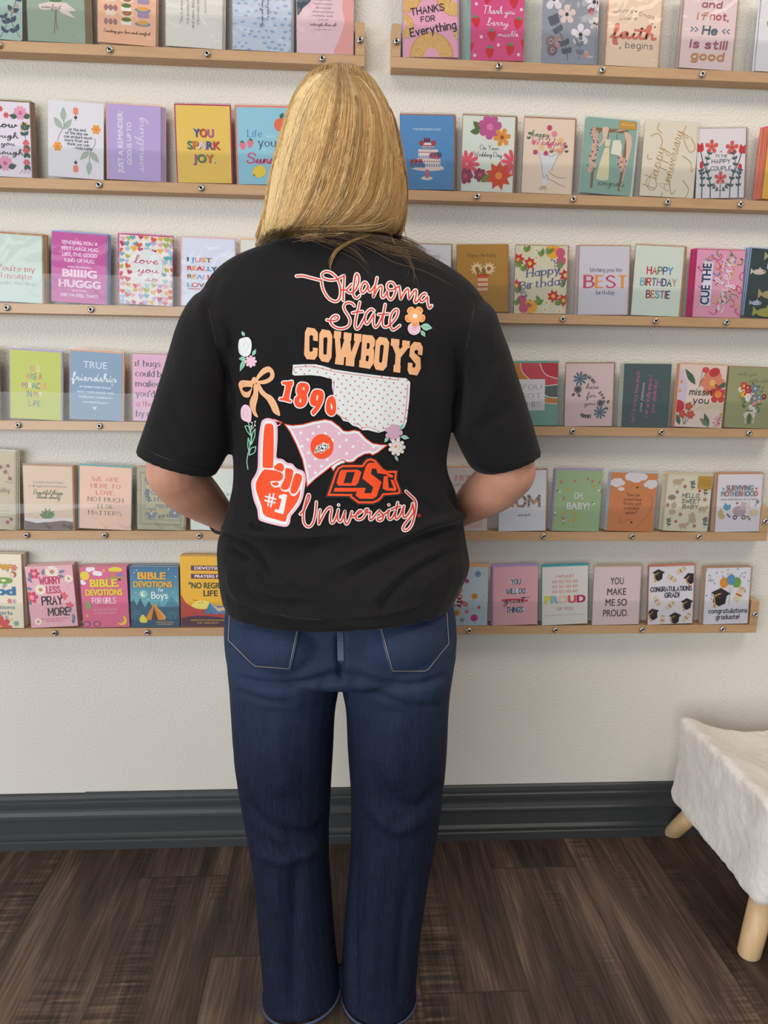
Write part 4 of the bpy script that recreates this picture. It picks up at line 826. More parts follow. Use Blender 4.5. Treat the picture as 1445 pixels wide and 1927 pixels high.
def A(a):
    P = (214, 110, 158)
    a.se("Isn't it crazy how much", .3, .48, .056, .8, P, .16, rot=86); a.sc('one person', .43, .47, .07, .46, (216, 190, 220), .13, rot=86); a.se('can grandly impact', .57, .49, .056, .66, P, .16, rot=86); a.se('your whole life?', .7, .49, .056, .52, P, .16, rot=86)
card(4, 1169, 1257, 1176, 684, (86, 102, 104), (206, 212, 196), A, 'dark slate card with pink sideways lettering', 'dark slate card', 3, -1, el=2, er=.8, et=1)
def A(a):
    a.pol([(0, .3), (.14, .3), (.2, .6), (.1, .85), (0, .9)], (216, 196, 214), True); a.pol([(.4, .28), (.9, .3), (1, .14), (1, .4), (.9, .5)], (222, 206, 180), True)
    a.fl(.72, .72, .26, 6, (226, 140, 112), (236, 190, 110), .5, 0, .26); a.fl(.86, .54, .19, 5, (206, 70, 66), (226, 150, 70), .5, 20, .4); a.ell(.03, .33, .14, .13, RED); a.ell(.74, .89, .12, .09, (200, 66, 66), 20); a.ell(.55, .92, .08, .06, (214, 84, 80))
    a.leaf(.36, .68, .4, 128, (84, 108, 84), .16); a.leaf(.84, .64, .26, 30, (84, 108, 84), .2); a.leaf(.72, .0, .32, 110, (84, 108, 84), .18); a.leaf(.72, .02, .26, 140, (120, 140, 100), .2); a.leaf(.1, .03, .24, 110, (84, 108, 84), .2)
    for u, v in ((.26, .33), (.14, .2), (.32, .2)): a.fl(u, v, .09, 5, (206, 92, 66), None, .5); a.st([(u, v-.03), (.2, .04)], .012, (84, 108, 84))
    for k in range(30): a.ell(.88+rnd.uniform(-.1, .1), .1+rnd.uniform(-.08, .08), .015, .012, (206, 96, 112), n=6)
    for s in ([(.48, .9), (.46, .76), (.44, .64)], [(.56, .88), (.48, .74), (.44, .64)]): a.st(s, .008, (84, 108, 84))
    for u, v in ((.06, .72), (.04, .58), (.96, .22)): a.ell(u, v, .03, .03, (222, 172, 70))
    a.pr("missin'", .5, .52, .1, .5, (44, 50, 56), .14, slant=.12); a.pr('you', .5, .39, .1, .32, (44, 50, 56), .14, slant=.12)
card(4, 1269, 1357, 1281, 687, (232, 210, 198), (226, 164, 124), A, "missin' you card with large coral flowers and orange edge", "missin' you card", 2, -.8, el=2, er=.8, et=2)
def A(a):
    r = random.Random(9); a.sc('another year', .38, .87, .055, .4, (110, 112, 80), .09); a.sc('gently unfolding', .68, .77, .055, .5, (110, 112, 80), .09)
    for k in range(60): u, v = .5+r.uniform(-.2, .2), .52+r.uniform(-.2, .2); a.leaf(u, v, .09, r.uniform(0, 360), r.choice(((96, 122, 84), (130, 140, 90))), .25)
    for k in range(26): u, v = .5+r.gauss(0, .12), .52+r.gauss(0, .11); a.fl(u, v, r.uniform(.05, .09), 6, r.choice(((206, 92, 60), (150, 50, 60), (226, 222, 214), (230, 180, 60), (120, 140, 160), (214, 140, 140), (190, 60, 70))), (236, 200, 120))
    a.pol([(.44, .3), (.56, .3), (.54, .08), (.48, .06)], (84, 120, 72)); a.pol([(.38, .24), (.5, .28), (.62, .24), (.6, .18), (.5, .25), (.42, .16)], (226, 204, 196), True); a.st([(.46, .24), (.42, .14), (.44, .08)], .025, (226, 204, 196)); a.st([(.54, .24), (.6, .15), (.58, .09)], .025, (226, 204, 196))
card(4, 1362, 1452, 1374, 692, (164, 164, 122), (168, 140, 100), A, 'olive green card with a painted bouquet, at the right frame edge', 'olive green bouquet card', 2, -.6, et=2)
# --- second shelf from the bottom, left
def A(a):
    for u, v in ((.8, .74), (.86, .82), (.9, .66), (.84, .1), (.92, .14), (.7, .8)): a.fl(u, v, .05, 5, (150, 66, 76), (120, 40, 50))
    a.st([(.96, .62), (.86, .72), (.78, .8)], .008, (90, 70, 60)); a.st([(.98, .6), (.8, .62)], .008, (90, 70, 60)); a.se('with sympathy', .5, .48, .06, .8, (70, 64, 60), .12)
    for k in range(3): a.rect(.1, .16+.04*k, .9, .168+.04*k, (150, 136, 110))
card(5, -58, 28, -62, 850, (196, 178, 146), (214, 204, 184), A, 'tan card with dark red berries in a crinkled sleeve, left frame edge', 'tan berry card', 2, 3, et=3, er=2)
def A(a):
    a.pol([(0, 0), (1, 0), (1, .13), (.8, .15), (.5, .12), (.25, .11), (0, .14)], (104, 80, 72)); a.pol([(0, .14), (.25, .1), (.5, .13), (.8, .16), (1, .14), (1, .19), (.7, .19), (.45, .17), (.2, .17), (0, .19)], (222, 212, 214))
    for k, q in enumerate((150, 125, 100, 75, 50, 32)): a.leaf(.47, .18, .24-.02*abs(k-2.5), q, ((76, 112, 56), (98, 134, 70))[k % 2], .22)
    a.se("You don't need to have", .5, .73, .036, .62, (84, 84, 70), .1); a.se('it all figured out on day one', .5, .67, .036, .76, (84, 84, 70), .1); a.sc('Beautiful things', .5, .56, .07, .6, (72, 104, 72), .12); a.sc('bloom slowly', .5, .49, .07, .48, (72, 104, 72), .12)
card(5, 47, 138, 42, 878, (220, 192, 164), (186, 140, 106), A, 'tan Beautiful things card with a green sprout in soil', 'tan sprout card', 3, 2, er=2, et=2.4, sleeve=True)
def A(a):
    for k, (tx, f, c) in enumerate((('WE ARE', .52, (206, 92, 84)), ('HERE TO', .56, (206, 92, 84)), ('LOVE.', .36, (206, 92, 84)), ('NOT MUCH', .68, (112, 92, 76)), ('ELSE', .3, (112, 92, 76)), ('MATTERS.', .66, (112, 92, 76)))): a.se(tx, .5, .77-k*.108, .062, f, c, .2)
card(5, 150, 246, 153, 881, (234, 192, 166), (112, 168, 162), A, 'peach WE ARE HERE TO LOVE card with teal edge', 'peach HERE TO LOVE card', 2, -.8, el=2.6, er=.6)
def A(a):
    G = (148, 150, 118); a.rect(.06, .08, .94, .92, (132, 124, 92)); a.rect(.08, .1, .92, .9, (170, 162, 128)); a.rect(.16, .16, .9, .9, (120, 116, 96)); a.rect(.17, .17, .89, .89, (176, 170, 132))
    for u, v in ((.28, .8), (.3, .26), (.8, .28), (.78, .8)): a.fl(u, v, .13, 6, (112, 118, 136), (206, 206, 200), .46, 0, .2)
    a.sprig([(.24, .66), (.2, .56), (.26, .46)], (84, 88, 116), 6, .07); a.sprig([(.4, .2), (.55, .22), (.7, .24)], (120, 90, 70), 5, .06)
    for k in range(8): a.fl(.25+.09*(k % 4), .7-.4*(k//4), .04, 5, (206, 170, 90))
    for k, tx in enumerate(('a new', 'Chapter', 'starts', 'now')): a.pr(tx, .55, .66-k*.1, .075, (.3, .5, .42, .3)[k], (76, 84, 110), .12, slant=.1)
card(5, 259, 346, 258, 881, (166, 160, 124), (190, 142, 106), A, 'olive new Chapter starts now card behind the left elbow', 'olive Chapter card', 1, 1.6, er=2.6, et=2)
def A(a): a.se('EXCITING', .66, .56, .05, .5, (96, 106, 104), .12); a.se('CONGRATS', .66, .47, .05, .5, (96, 106, 104), .12); a.se('excited', .3, .13, .055, .42, (60, 66, 76), .16)
card(5, 359, 449, 358, 882, (218, 224, 212), (196, 150, 116), A, 'pale mint card seen between the left sleeve and the shirt', 'pale mint card', 2, .6, et=1.6)
# --- second shelf from the bottom, right
def A(a): a.se('MOM,', .52, .8, .075, .42, (206, 104, 80), .16); a.pr('I APOLOGIZE', .5, .71, .04, .5, (120, 96, 80), .1); a.rect(.1, .05, .9, .5, (232, 196, 190))
card(5, 829, 916, 831, 880, (226, 216, 214), (222, 160, 124), A, 'white MOM apology card partly hidden by the right forearm', 'white MOM apology card', 1, .8, et=1.6)
def A(a):
    r = random.Random(12); cs = [(186, 146, 110), (130, 136, 160), (214, 160, 90), (96, 100, 120), (170, 150, 150)]
    a.pr('best', .44, .66, .08, .36, (100, 100, 110), .1)
    sk, wdt = skeleton('MOM')
    for P, sm, _ in sk:
        for q in (catmull(P, 4) if sm else [a_.lerp(b_, k/9) for a_, b_ in zip(P, P[1:]) for k in range(10)]):
            a.fl(.5+(q.x-wdt/2)*.031+r.uniform(-.012, .012), .41+q.y*.0165, .03, 6, r.choice(cs), r.choice(cs))
    a.sc('ever', .54, .25, .06, .26, (60, 60, 70), .12)
card(5, 938, 1026, 940, 886, (228, 226, 230), (176, 134, 104), A, 'white MOM ever card with flower letters beside the right elbow', 'white flower MOM card', 3, 1.2, er=1.6, et=2)
def A(a):
    r = random.Random(13)
    for k in range(26):
        u, v = r.random(), r.random()
        if .22 < u < .84 and .36 < v < .64: continue
        q = k % 4
        if q == 0: a.fl(u, v, .036, 5, (226, 176, 60), (206, 130, 40))
        elif q == 1: a.fl(u, v, .028, 5, (222, 150, 150)); a.leaf(u, v, .06, r.uniform(0, 360), (206, 110, 96))
        elif q == 2: a.leaf(u, v, .07, r.uniform(0, 360), (226, 226, 210)); a.leaf(u, v, .05, r.uniform(0, 360), (96, 124, 96))
        else: a.ell(u, v, .01, .01, WH)
    a.t('OH,', .52, .535, .105, .2, WH, .02); a.t('BABY!', .52, .365, .105, .48, WH, .02)
card(5, 1039, 1126, 1047, 886, (166, 190, 146), (182, 164, 206), A, 'green OH, BABY! card with tiny flowers and lavender edge', 'green OH BABY card', 2, -1, el=2, er=.4, et=3.2)
def A(a):
    for u, v, s in ((.54, .95, .2), (.14, .83, .14), (.88, .82, .14), (.24, .72, .06)):
        for du, dv, q in ((-.7, -.1, .5), (-.25, .1, .62), (.3, .12, .62), (.75, -.08, .48), (0, -.15, .7)): a.ell(u+du*s, v+dv*s, q*s, q*s*.8, (226, 218, 218))
    for k, (tx, f) in enumerate((('"How can', .28), ('so much love', .38), ('fit into such', .38), ('a smallish', .32), ('person?"', .24))): a.pr(tx, .5, .6-k*.076, .052, f, (104, 66, 44), .1, slant=.12)
    a.st([(.88, .66), (.94, .5), (.86, .3), (.7, .14), (.66, .04)], .006, (170, 100, 60)); a.st([(.2, .24), (.3, .2), (.24, .12), (.4, .18), (.5, .2)], .006, (170, 100, 60))
    for u, v in ((.58, .76), (.52, .16)): a.ell(u, v, .022, .028, INK); a.ell(u, v+.015, .014, .01, YEL)
card(5, 1141, 1228, 1151, 891, (214, 140, 90), (190, 206, 216), A, 'orange card with white clouds and a small black bee', 'orange clouds card', 2, -1, el=2, er=.8, et=1.6)
def A(a):
    T, R2 = (196, 172, 144), (170, 104, 96)
    def animal(u, v, s, f=1): a.ell(u, v, .1*s, .055*s, T); a.ell(u+.1*s*f, v+.035*s, .04*s, .035*s, T); [a.rect(u+du*s-.008*s, v-.07*s, u+du*s+.008*s, v-.02*s, T) for du in (-.06, -.03, .04, .07)]
    animal(.22, .88, 1.1); animal(.84, .41, 1); animal(.44, .1, 1); a.ell(.13, .6, .09, .06, (150, 140, 128)); a.leaf(.18, .4, .16, 80, T, .4); a.ell(.17, .34, .08, .06, T); a.leaf(.6, .2, .2, 75, T, .4); a.ell(.64, .2, .09, .07, T)
    for u, v in ((.24, .7), (.88, .58), (.36, .3), (.7, .1), (.94, .24), (.05, .46), (.4, .8)): a.fl(u, v, .045, 5, R2, T)
    for u, v in ((.56, .82), (.86, .72), (.1, .14), (.92, .16)): a.sprig([(u, v-.08), (u+.02, v), (u, v+.08)], (110, 120, 96), 3, .07)
    a.ell(.74, .73, .03, .03, RED); a.ell(.27, .17, .03, .03, RED)
    a.pr('HELLO,', .56, .61, .07, .4, INK, .13, slant=.12); a.pr('SWEET', .56, .51, .07, .4, INK, .13, slant=.12); a.pr('BABY', .56, .41, .07, .34, INK, .13, slant=.12)
    a.rrect(.68, .76, 1, 1, .04, (196, 154, 70))
    for k in range(4): a.rect(.72, .92-k*.03, .97, .93-k*.03, (176, 128, 44))
card(5, 1247, 1330, 1258, 896, (222, 214, 192), (214, 202, 170), A, 'cream HELLO, SWEET BABY card with animals and gold label', 'cream SWEET BABY card', 3, -1.4, el=1.6, er=1, et=4, rad=.07)
def A(a):
    cs = [(150, 170, 180), (206, 130, 110), (176, 150, 170), (120, 160, 170)]
    for tx, v, f in (('SURVIVING', .72, .6), ('MOTHERHOOD', .62, .82)): a.t(tx, .5, v, .085, f, (84, 80, 90), .06); a.t(tx, .5, v, .085, f, cs, .02)
    a.heart(.13, .75, .035, cs[0]); a.heart(.87, .75, .035, cs[1]); a.pr('one meltdown at a time', .5, .55, .04, .82, (90, 86, 96), .12)
    a.ell(.52, .36, .15, .12, (190, 166, 170)); a.pol([(.38, .38), (.66, .38), (.68, .5), (.56, .54), (.52, .4)], (206, 184, 188)); a.ell(.43, .25, .05, .05, (84, 80, 90)); a.ell(.63, .25, .05, .05, (84, 80, 90)); a.ell(.43, .25, .025, .025, WH); a.ell(.63, .25, .025, .025, WH)
    a.ell(.24, .44, .085, .085, (110, 160, 180)); a.ell(.26, .5, .04, .04, WH); a.leaf(.1, .24, .22, 88, (206, 180, 130), .3); a.ell(.13, .27, .07, .06, (206, 180, 130)); a.rrect(.7, .4, .76, .52, .02, (220, 206, 200)); a.ell(.84, .33, .11, .08, (222, 206, 170)); a.ell(.92, .52, .04, .04, (130, 150, 170)); a.st([(.86, .44), (.92, .52)], .016, (130, 150, 170)); a.ell(.46, .5, .03, .03, (190, 110, 110))
    for u, v in ((.26, .3), (.3, .27), (.72, .26), (.76, .22)): a.fl(u, v, .03, 5, (110, 110, 130))
card(5, 1345, 1428, 1353, 893, (228, 220, 224), (196, 150, 110), A, 'white SURVIVING MOTHERHOOD card with a pram, beside shelf end', 'white MOTHERHOOD card', 3, -1.4, el=1.6, er=1.6, et=3.4)
# --- lowest shelf, books on the left
def A(a):
    r = random.Random(14)
    for k in range(44): a.fl(r.random(), r.random(), r.uniform(.03, .07), 6, r.choice(((206, 60, 120), (226, 180, 190), (230, 200, 150), (190, 160, 200), (214, 110, 90), (120, 170, 150))), None, .3)
    for tx, v, f, c in (('How', .84, .5, (206, 150, 40)), ('to', .66, .5, (110, 160, 60)), ('God', .5, .62, (50, 110, 160))): a.t(tx, .55, v-.05, .11, f, c, .05)
    a.t('Devotions', .55, .26, .05, .6, (50, 110, 130)); a.t('for girls', .55, .18, .05, .5, (50, 110, 130)); a.fl(.55, .0, .24, 9, (214, 80, 70), (230, 140, 80), .3); a.ell(.84, .73, .06, .06, (150, 96, 60)); a.ell(.82, .72, .045, .05, (230, 196, 170))
book(6, -58, 45, -66, 1044, (232, 218, 192), A, 'white book with pink flowers cut off by the left frame edge', 'white pink-flower book', 1, 2, .013)
def A(a):
    r = random.Random(15)
    def d(u, v, s, c, cc, n=6): a.fl(u, v, s, n, c, cc, .42, 0, .36)
    for u, v, s in ((.18, .88, .12), (.08, .5, .14)): d(u, v, s, (206, 66, 96), (236, 150, 160))
    for u, v, s in ((.56, .9, .14), (.28, .62, .12), (.16, .1, .08), (.9, .78, .09)): d(u, v, s, (236, 222, 206), (206, 130, 90), 9)
    for u, v in ((.86, .34), (.76, .5)): d(u, v, .09, (222, 92, 96), None, 5)
    for u, v, q in ((.36, .85, 80), (.7, .88, 20), (.68, .84, -20), (.12, .74, 130), (.1, .62, 150), (.06, .38, 130), (.9, .04, 80), (.94, .1, 100), (.1, .8, 100), (.84, .22, 70)): a.leaf(u, v, .15, q, (96, 124, 146), .22)
    for k in range(60): a.ell(r.random(), r.random(), .01, .01, r.choice(((206, 100, 120), (96, 124, 146), (236, 222, 206), (180, 130, 110))), n=6, new=False)
    a.pr('WORRY', .5, .71, .11, .44, (196, 58, 96), .17); a.pr('LESS.', .56, .56, .1, .3, (196, 58, 96), .17); a.pr('PRAY', .5, .37, .13, .42, INK, .16); a.pr('MORE', .62, .19, .12, .44, INK, .16); a.t('100 DEVOTIONS AND', .52, .13, .018, .6, (206, 120, 140)); a.t('PRAYERS FOR GIRLS', .52, .09, .018, .4, (206, 120, 140))
book(6, 59, 147, 46, 1067, (230, 172, 180), A, 'pink WORRY LESS. PRAY MORE book with floral cover', 'pink WORRY LESS book', 1, -1, .0125)
def A(a):
    Y = (232, 206, 50)
    a.ell(.1, .86, .1, .1, Y); [a.ell(u, v, r, r*.8, (240, 226, 232)) for u, v, r in ((.2, .96, .07), (.27, .97, .06), (.34, .9, .07), (.41, .89, .07), (.02, .76, .06), (.07, .74, .05))]
    a.ell(.76, .95, .15, .06, Y); a.rrect(.6, .8, .94, .92, .04, (214, 96, 130)); a.rect(.6, .8, .94, .83, (150, 160, 80)); a.rect(.66, .83, .74, .9, (206, 120, 90)); a.ell(.86, .87, .06, .04, (110, 120, 170)); a.ell(.84, .79, .03, .03, INK)
    a.t('BIBLE', .5, .67, .12, .56, (176, 110, 60), .045); a.t('BIBLE', .49, .675, .12, .56, Y, .04); a.t('DEVOTIONS', .5, .53, .095, .78, (176, 110, 60), .045); a.t('DEVOTIONS', .49, .535, .095, .78, Y, .04); a.pr('FOR GIRLS', .48, .4, .09, .5, (240, 200, 214), .16)
    a.rect(.36, .36, .66, .365, (180, 70, 90)); a.t('180 DAYS OF WISDOM', .5, .28, .032, .52, (236, 190, 206)); a.t('& ENCOURAGEMENT', .5, .225, .032, .46, (236, 190, 206))
    a.leaf(.16, .29, .24, 100, (130, 172, 96), .24); a.ell(.84, .11, .11, .11, Y); a.ell(.8, .13, .09, .09, (218, 102, 138)); a.ell(.3, .06, .08, .07, (150, 80, 100)); a.ell(.3, .06, .05, .045, (210, 120, 150)); a.ell(.08, .06, .08, .07, (150, 80, 100)); a.ell(.08, .06, .05, .045, (210, 120, 150))
    for u, v in ((.8, .69), (.1, .2), (.52, .94)): a.ell(u, v, .03, .03, Y); a.ell(u, v, .014, .014, (218, 102, 138))
book(6, 157, 244, 149, 1068, (218, 102, 138), A, 'pink BIBLE DEVOTIONS FOR GIRLS book', 'pink devotions for girls book', 1, 0, .0125)
def A(a):
    for k in range(14): a.rect(0, 1-.05*(k+1), 1, 1-.05*k, tuple(int(p+(q-p)*k/13) for p, q in zip((58, 108, 146), (112, 176, 178))))
    a.pol([(.66, .3), (.84, .52), (1, .36), (1, .3)], (84, 136, 152)); a.pol([(.5, .3), (.58, .42), (.7, .3)], (96, 150, 162))
    for u in (.06, .2, .38, 0): a.pol([(u-.1, .3), (u, .5-.3*abs(u-.16)), (u+.1, .3)], (50, 92, 112))
    a.rect(0, 0, 1, .34, (56, 96, 122)); a.rect(0, 0, 1, .14, (48, 84, 110))
    for u, v, r in ((.12, .2, .12), (.86, .2, .1)): a.ell(u, v, r, r, (66, 108, 130)); a.rect(u-.008, v-.12, u+.008, v, (44, 70, 84))
    a.pol([(.28, .12), (.48, .39), (.7, .12)], (220, 138, 50)); a.pol([(.48, .39), (.7, .12), (.72, .18)], (234, 164, 76)); a.pol([(.42, .12), (.48, .34), (.56, .12)], (66, 60, 50)); a.pol([(.2, .08), (.18, .14), (.25, .21), (.33, .12), (.32, .08)], (236, 214, 70), True)
    a.ell(.27, .55, .09, .09, (136, 186, 180)); a.ell(.27, .55, .05, .05, (236, 240, 214)); a.ell(.29, .555, .036, .036, (136, 186, 180))
    for u, v in ((.14, .94), (.8, .96), (.1, .9), (.94, .84), (.12, .57), (.88, .58), (.36, .46)): a.ell(u, v, .012, .012, WH)
    a.t('BIBLE', .46, .79, .11, .56, (120, 84, 60), .045); a.t('BIBLE', .45, .795, .11, .56, (226, 170, 60), .04); a.t('DEVOTIONS', .48, .66, .09, .78, (120, 84, 60), .045); a.t('DEVOTIONS', .47, .665, .09, .78, (226, 170, 60), .04); a.pr('for', .63, .59, .06, .1, (226, 236, 236), .14); a.pr('Boys', .6, .48, .1, .32, (236, 240, 240), .15)
    a.t('180 DAYS OF WISDOM', .7, .075, .022, .36, YEL); a.t('& ENCOURAGEMENT', .7, .04, .022, .32, YEL)
book(6, 247, 338, 243, 1067, (58, 108, 146), A, 'blue BIBLE DEVOTIONS for Boys book with orange tent', 'blue devotions for Boys book', 1, 0, .0125)
def A(a):
    for k in range(8): a.rect(0, .1*k, 1, .1*k+.1, tuple(int(p+(q-p)*min(1, k/3)) for p, q in zip((226, 96, 50), (232, 176, 40))))
    a.ell(.4, .3, .2, .1, (244, 224, 110)); a.pol([(0, .44), (.1, .34), (.3, .26), (.5, .26), (.7, .3), (1, .26), (1, 0), (0, 0)], (190, 66, 56), True); a.pol([(0, .12), (.4, .16), (1, .1), (1, 0), (0, 0)], (84, 44, 66), True); a.pol([(.8, .36), (1, .42), (1, .2), (.8, .24)], (120, 50, 60))
    a.pol([(.44, .18), (.54, .35), (.6, .2)], (60, 130, 160)); a.pol([(.54, .35), (.7, .29), (.95, .33), (.94, .2), (.6, .18)], (90, 130, 180)); a.pol([(.54, .35), (.7, .27), (.95, .31), (.95, .26), (.7, .22)], (226, 200, 150))
    a.rect(.2, .8, .98, .87, (112, 44, 46)); a.t('DEVOTIONS', .58, .815, .04, .62, WH, .03); a.rect(.2, .685, .98, .755, (112, 44, 46)); a.t('PRAYERS FOR A', .6, .7, .04, .66, WH, .03)
    a.t('"NO REGRETS"', .56, .55, .08, .8, (52, 60, 50), .03); a.t('LIFE', .56, .44, .08, .26, (52, 60, 50), .03); a.t('INSPIRATION & ENCOURAGEMENT', .54, .085, .022, .72, YEL); a.t('FOR TEEN BOYS', .5, .045, .022, .4, YEL)
    for u, v in ((.24, .38), (.28, .375), (.34, .34), (.4, .35)): a.st([(u-.015, v+.006), (u, v), (u+.015, v+.006)], .008, INK)
book(6, 341, 441, 338, 1048, (232, 176, 40), A, 'tall golden NO REGRETS LIFE book beside the jeans', 'golden NO REGRETS book', 1, 1, .0125)
# --- lowest shelf, right
def A(a):
    r = random.Random(16)
    for u, v, s, c in ((.78, .88, .07, (130, 160, 180)), (.55, .76, .05, (206, 70, 130)), (.72, .5, .07, (222, 160, 60)), (.34, .22, .07, (222, 160, 60)), (.56, .24, .05, (222, 150, 190)), (.72, .13, .08, (206, 70, 150)), (.46, .1, .05, (140, 170, 190)), (.82, .31, .04, (226, 120, 100)), (.3, .86, .05, (206, 70, 130))): a.ell(u, v, s, s, c); a.ell(u, v, s*.5, s*.5, tuple(int(q*.88) for q in c))
    for k in range(40): a.ell(r.random(), r.random(), .008, .008, r.choice(((206, 90, 90), (110, 140, 150))), n=6, new=False)
    a.sc('you', .44, .5, .2, .36, (226, 106, 96), .16, rot=90, slant=.05); a.sc('happy for', .2, .5, .16, .7, (226, 106, 96), .14, rot=90, slant=.05)
card(6, 829, 916, 831, 1068, (196, 212, 220), (236, 168, 118), A, 'pale blue dotted card with orange edge, right beside the jeans', 'pale blue dotted card', 1, .6, et=5, er=1.2)
def A(a):
    a.ell(.5, .74, .13, .06, (222, 214, 228)); a.ell(.5, .58, .24, .06, (222, 214, 228)); a.ell(.5, .26, .22, .06, (222, 214, 228))
    a.pr('YOU', .5, .7, .08, .2, NAVY, .15, slant=.04); a.pr('WILL DO', .5, .54, .08, .42, NAVY, .15, slant=.04); a.st([(.2, .43), (.5, .44), (.76, .41)], .04, (206, 70, 90)); a.sc('great', .46, .38, .12, .46, INK, .1); a.st([(.62, .47), (.82, .47)], .012, INK); a.pr('THINGS', .48, .22, .085, .36, NAVY, .15, slant=.04)
card(6, 928, 1011, 929, 1068, (230, 178, 184), (180, 156, 200), A, 'pink YOU WILL DO great THINGS card with lavender edge', 'pink great THINGS card', 2, -1, el=3, er=.3, et=4)
def A(a):
    for tx, v, f in (('I AM JUST', .81, .4), ('SO SO SO SO', .72, .56), ('SO SO SO SO', .635, .56), ('SO SO SO SO', .55, .56)): a.t(tx, .5, v, .044, f, (206, 106, 110), .008)
    a.t('PROUD', .5, .375, .12, .88, (150, 110, 100), .055); a.t('PROUD', .5, .375, .12, .88, [(226, 206, 70), (140, 186, 200), (234, 200, 180), (214, 100, 110), (190, 50, 110)], .04); a.t('OF YOU', .5, .25, .05, .36, (206, 130, 120), .006); a.t("DID I ALREADY TELL YOU I'M PROUD OF YOU?", .5, .155, .016, .86, (190, 150, 150))
card(6, 1020, 1105, 1021, 1068, (226, 220, 212), (76, 160, 172), A, 'white I AM JUST SO PROUD card with teal edge', 'white PROUD OF YOU card', 2, .8, el=2, er=1, et=4)
def A(a):
    for k, (tx, f) in enumerate((('YOU', .28), ('MAKE', .4), ('ME SO', .46), ('PROUD.', .54))): a.t(tx, .5, .7-k*.185, .115, f, [(70, 66, 72), (80, 72, 76), (96, 84, 84), (78, 62, 72), (108, 70, 84), (70, 66, 70)], .012)
card(6, 1114, 1201, 1119, 1068, (226, 204, 204), (190, 170, 150), A, 'blush YOU MAKE ME SO PROUD. card', 'blush YOU MAKE ME SO PROUD card', 2, 1.2, et=2.6, er=2)
def CAP(a, u, v, s, rot=0):
    o = a.P(u, v); cr, sr = math.cos(math.radians(rot)), math.sin(math.radians(rot))
    T = (lambda x, y: (o.x+s*a.w*(x*cr-y*sr), o.y+s*a.w*(x*sr+y*cr)))
    a.raw([T(*q) for q in ((-.45, .1), (0, .35), (.5, .1), (.1, -.2))], (60, 54, 58)); a.raw([T(*q) for q in ((-.3, 0), (.1, -.2), (.34, 0), (.3, -.4), (0, -.55), (-.3, -.35))], (50, 46, 50))
    a.ribbon(catmull([Vector(T(*q)) for q in ((.02, .08), (-.25, -.08), (-.2, -.4))], 4), s*a.w*.06, (222, 166, 80)); a.raw([T(*q) for q in ((-.24, -.4), (-.16, -.4), (-.12, -.62), (-.28, -.62))], (222, 166, 80))
def DIP(a, u, v, s, rot=0):
    o = a.P(u, v); cr, sr = math.cos(math.radians(rot)), math.sin(math.radians(rot)); T = (lambda x, y: (o.x+s*a.w*(x*cr-y*sr), o.y+s*a.w*(x*sr+y*cr)))
    a.raw([T(*q) for q in ((-.5, -.2), (.5, -.26), (.5, .22), (-.5, .2))], (226, 206, 170)); a.ell(*[(T(.5, 0)[0])/a.w, (T(.5, 0)[1])/a.h], s*.1, s*.24, (206, 182, 144), rot); a.raw([T(*q) for q in ((-.06, -.24), (.04, -.24), (.04, .22), (-.06, .22))], (190, 84, 76))
def A(a):
    for u, v, q in ((.2, .88, 0), (.9, .8, 20), (.86, .36, 0), (.1, .2, 10), (.6, .12, 0)): CAP(a, u, v, .3, q)
    for u, v, q in ((.7, .92, 30), (.5, .8, -35), (.18, .42, -60), (.48, .32, 40), (.32, .07, 85), (.86, .1, 50)): DIP(a, u, v, .2, q)
    a.pr('CONGRATULATIONS', .5, .575, .075, .92, INK, .18); a.pr('GRAD!', .52, .465, .08, .32, INK, .18)
card(6, 1219, 1302, 1223, 1068, (228, 222, 226), (206, 132, 116), A, 'white CONGRATULATIONS GRAD! card with scattered caps', 'white GRAD card', 3, .9, el=1.6, er=2, et=3.6)
def A(a):
    r = random.Random(18)
    for k in range(46):
        u, v = r.random(), r.uniform(.3, 1)
        if .2 < u < .85 and v < .82: continue
        t = r.uniform(0, 360); a.leaf(u, v, .06, t, r.choice(((206, 96, 130), (100, 160, 110), (90, 140, 170), (222, 150, 70), (130, 130, 140))), .2)
    for u, v, c in ((.42, .74, (226, 150, 60)), (.7, .74, (122, 170, 84)), (.57, .79, (110, 156, 184))): a.ell(u, v, .1, .12, c)
    for u in (.5, .56, .62): a.st([(u+.02, .68), (.56, .5), (.55, .34)], .005, (150, 150, 150))
    DIP(a, .76, .52, .32, 65); CAP(a, .34, .52, .46, -4); a.pr('congratulations', .54, .2, .08, .86, INK, .15); a.pr('graduate!', .54, .09, .08, .52, INK, .15)
card(6, 1323, 1406, 1330, 1070, (228, 224, 230), (180, 146, 116), A, 'white congratulations graduate! card with balloons, rightmost on lowest shelf', 'white graduate balloons card', 3, -1.2, el=1.6, er=2.2, et=3)
COL.objects.unlink(_fo); bpy.data.objects.remove(_fo)

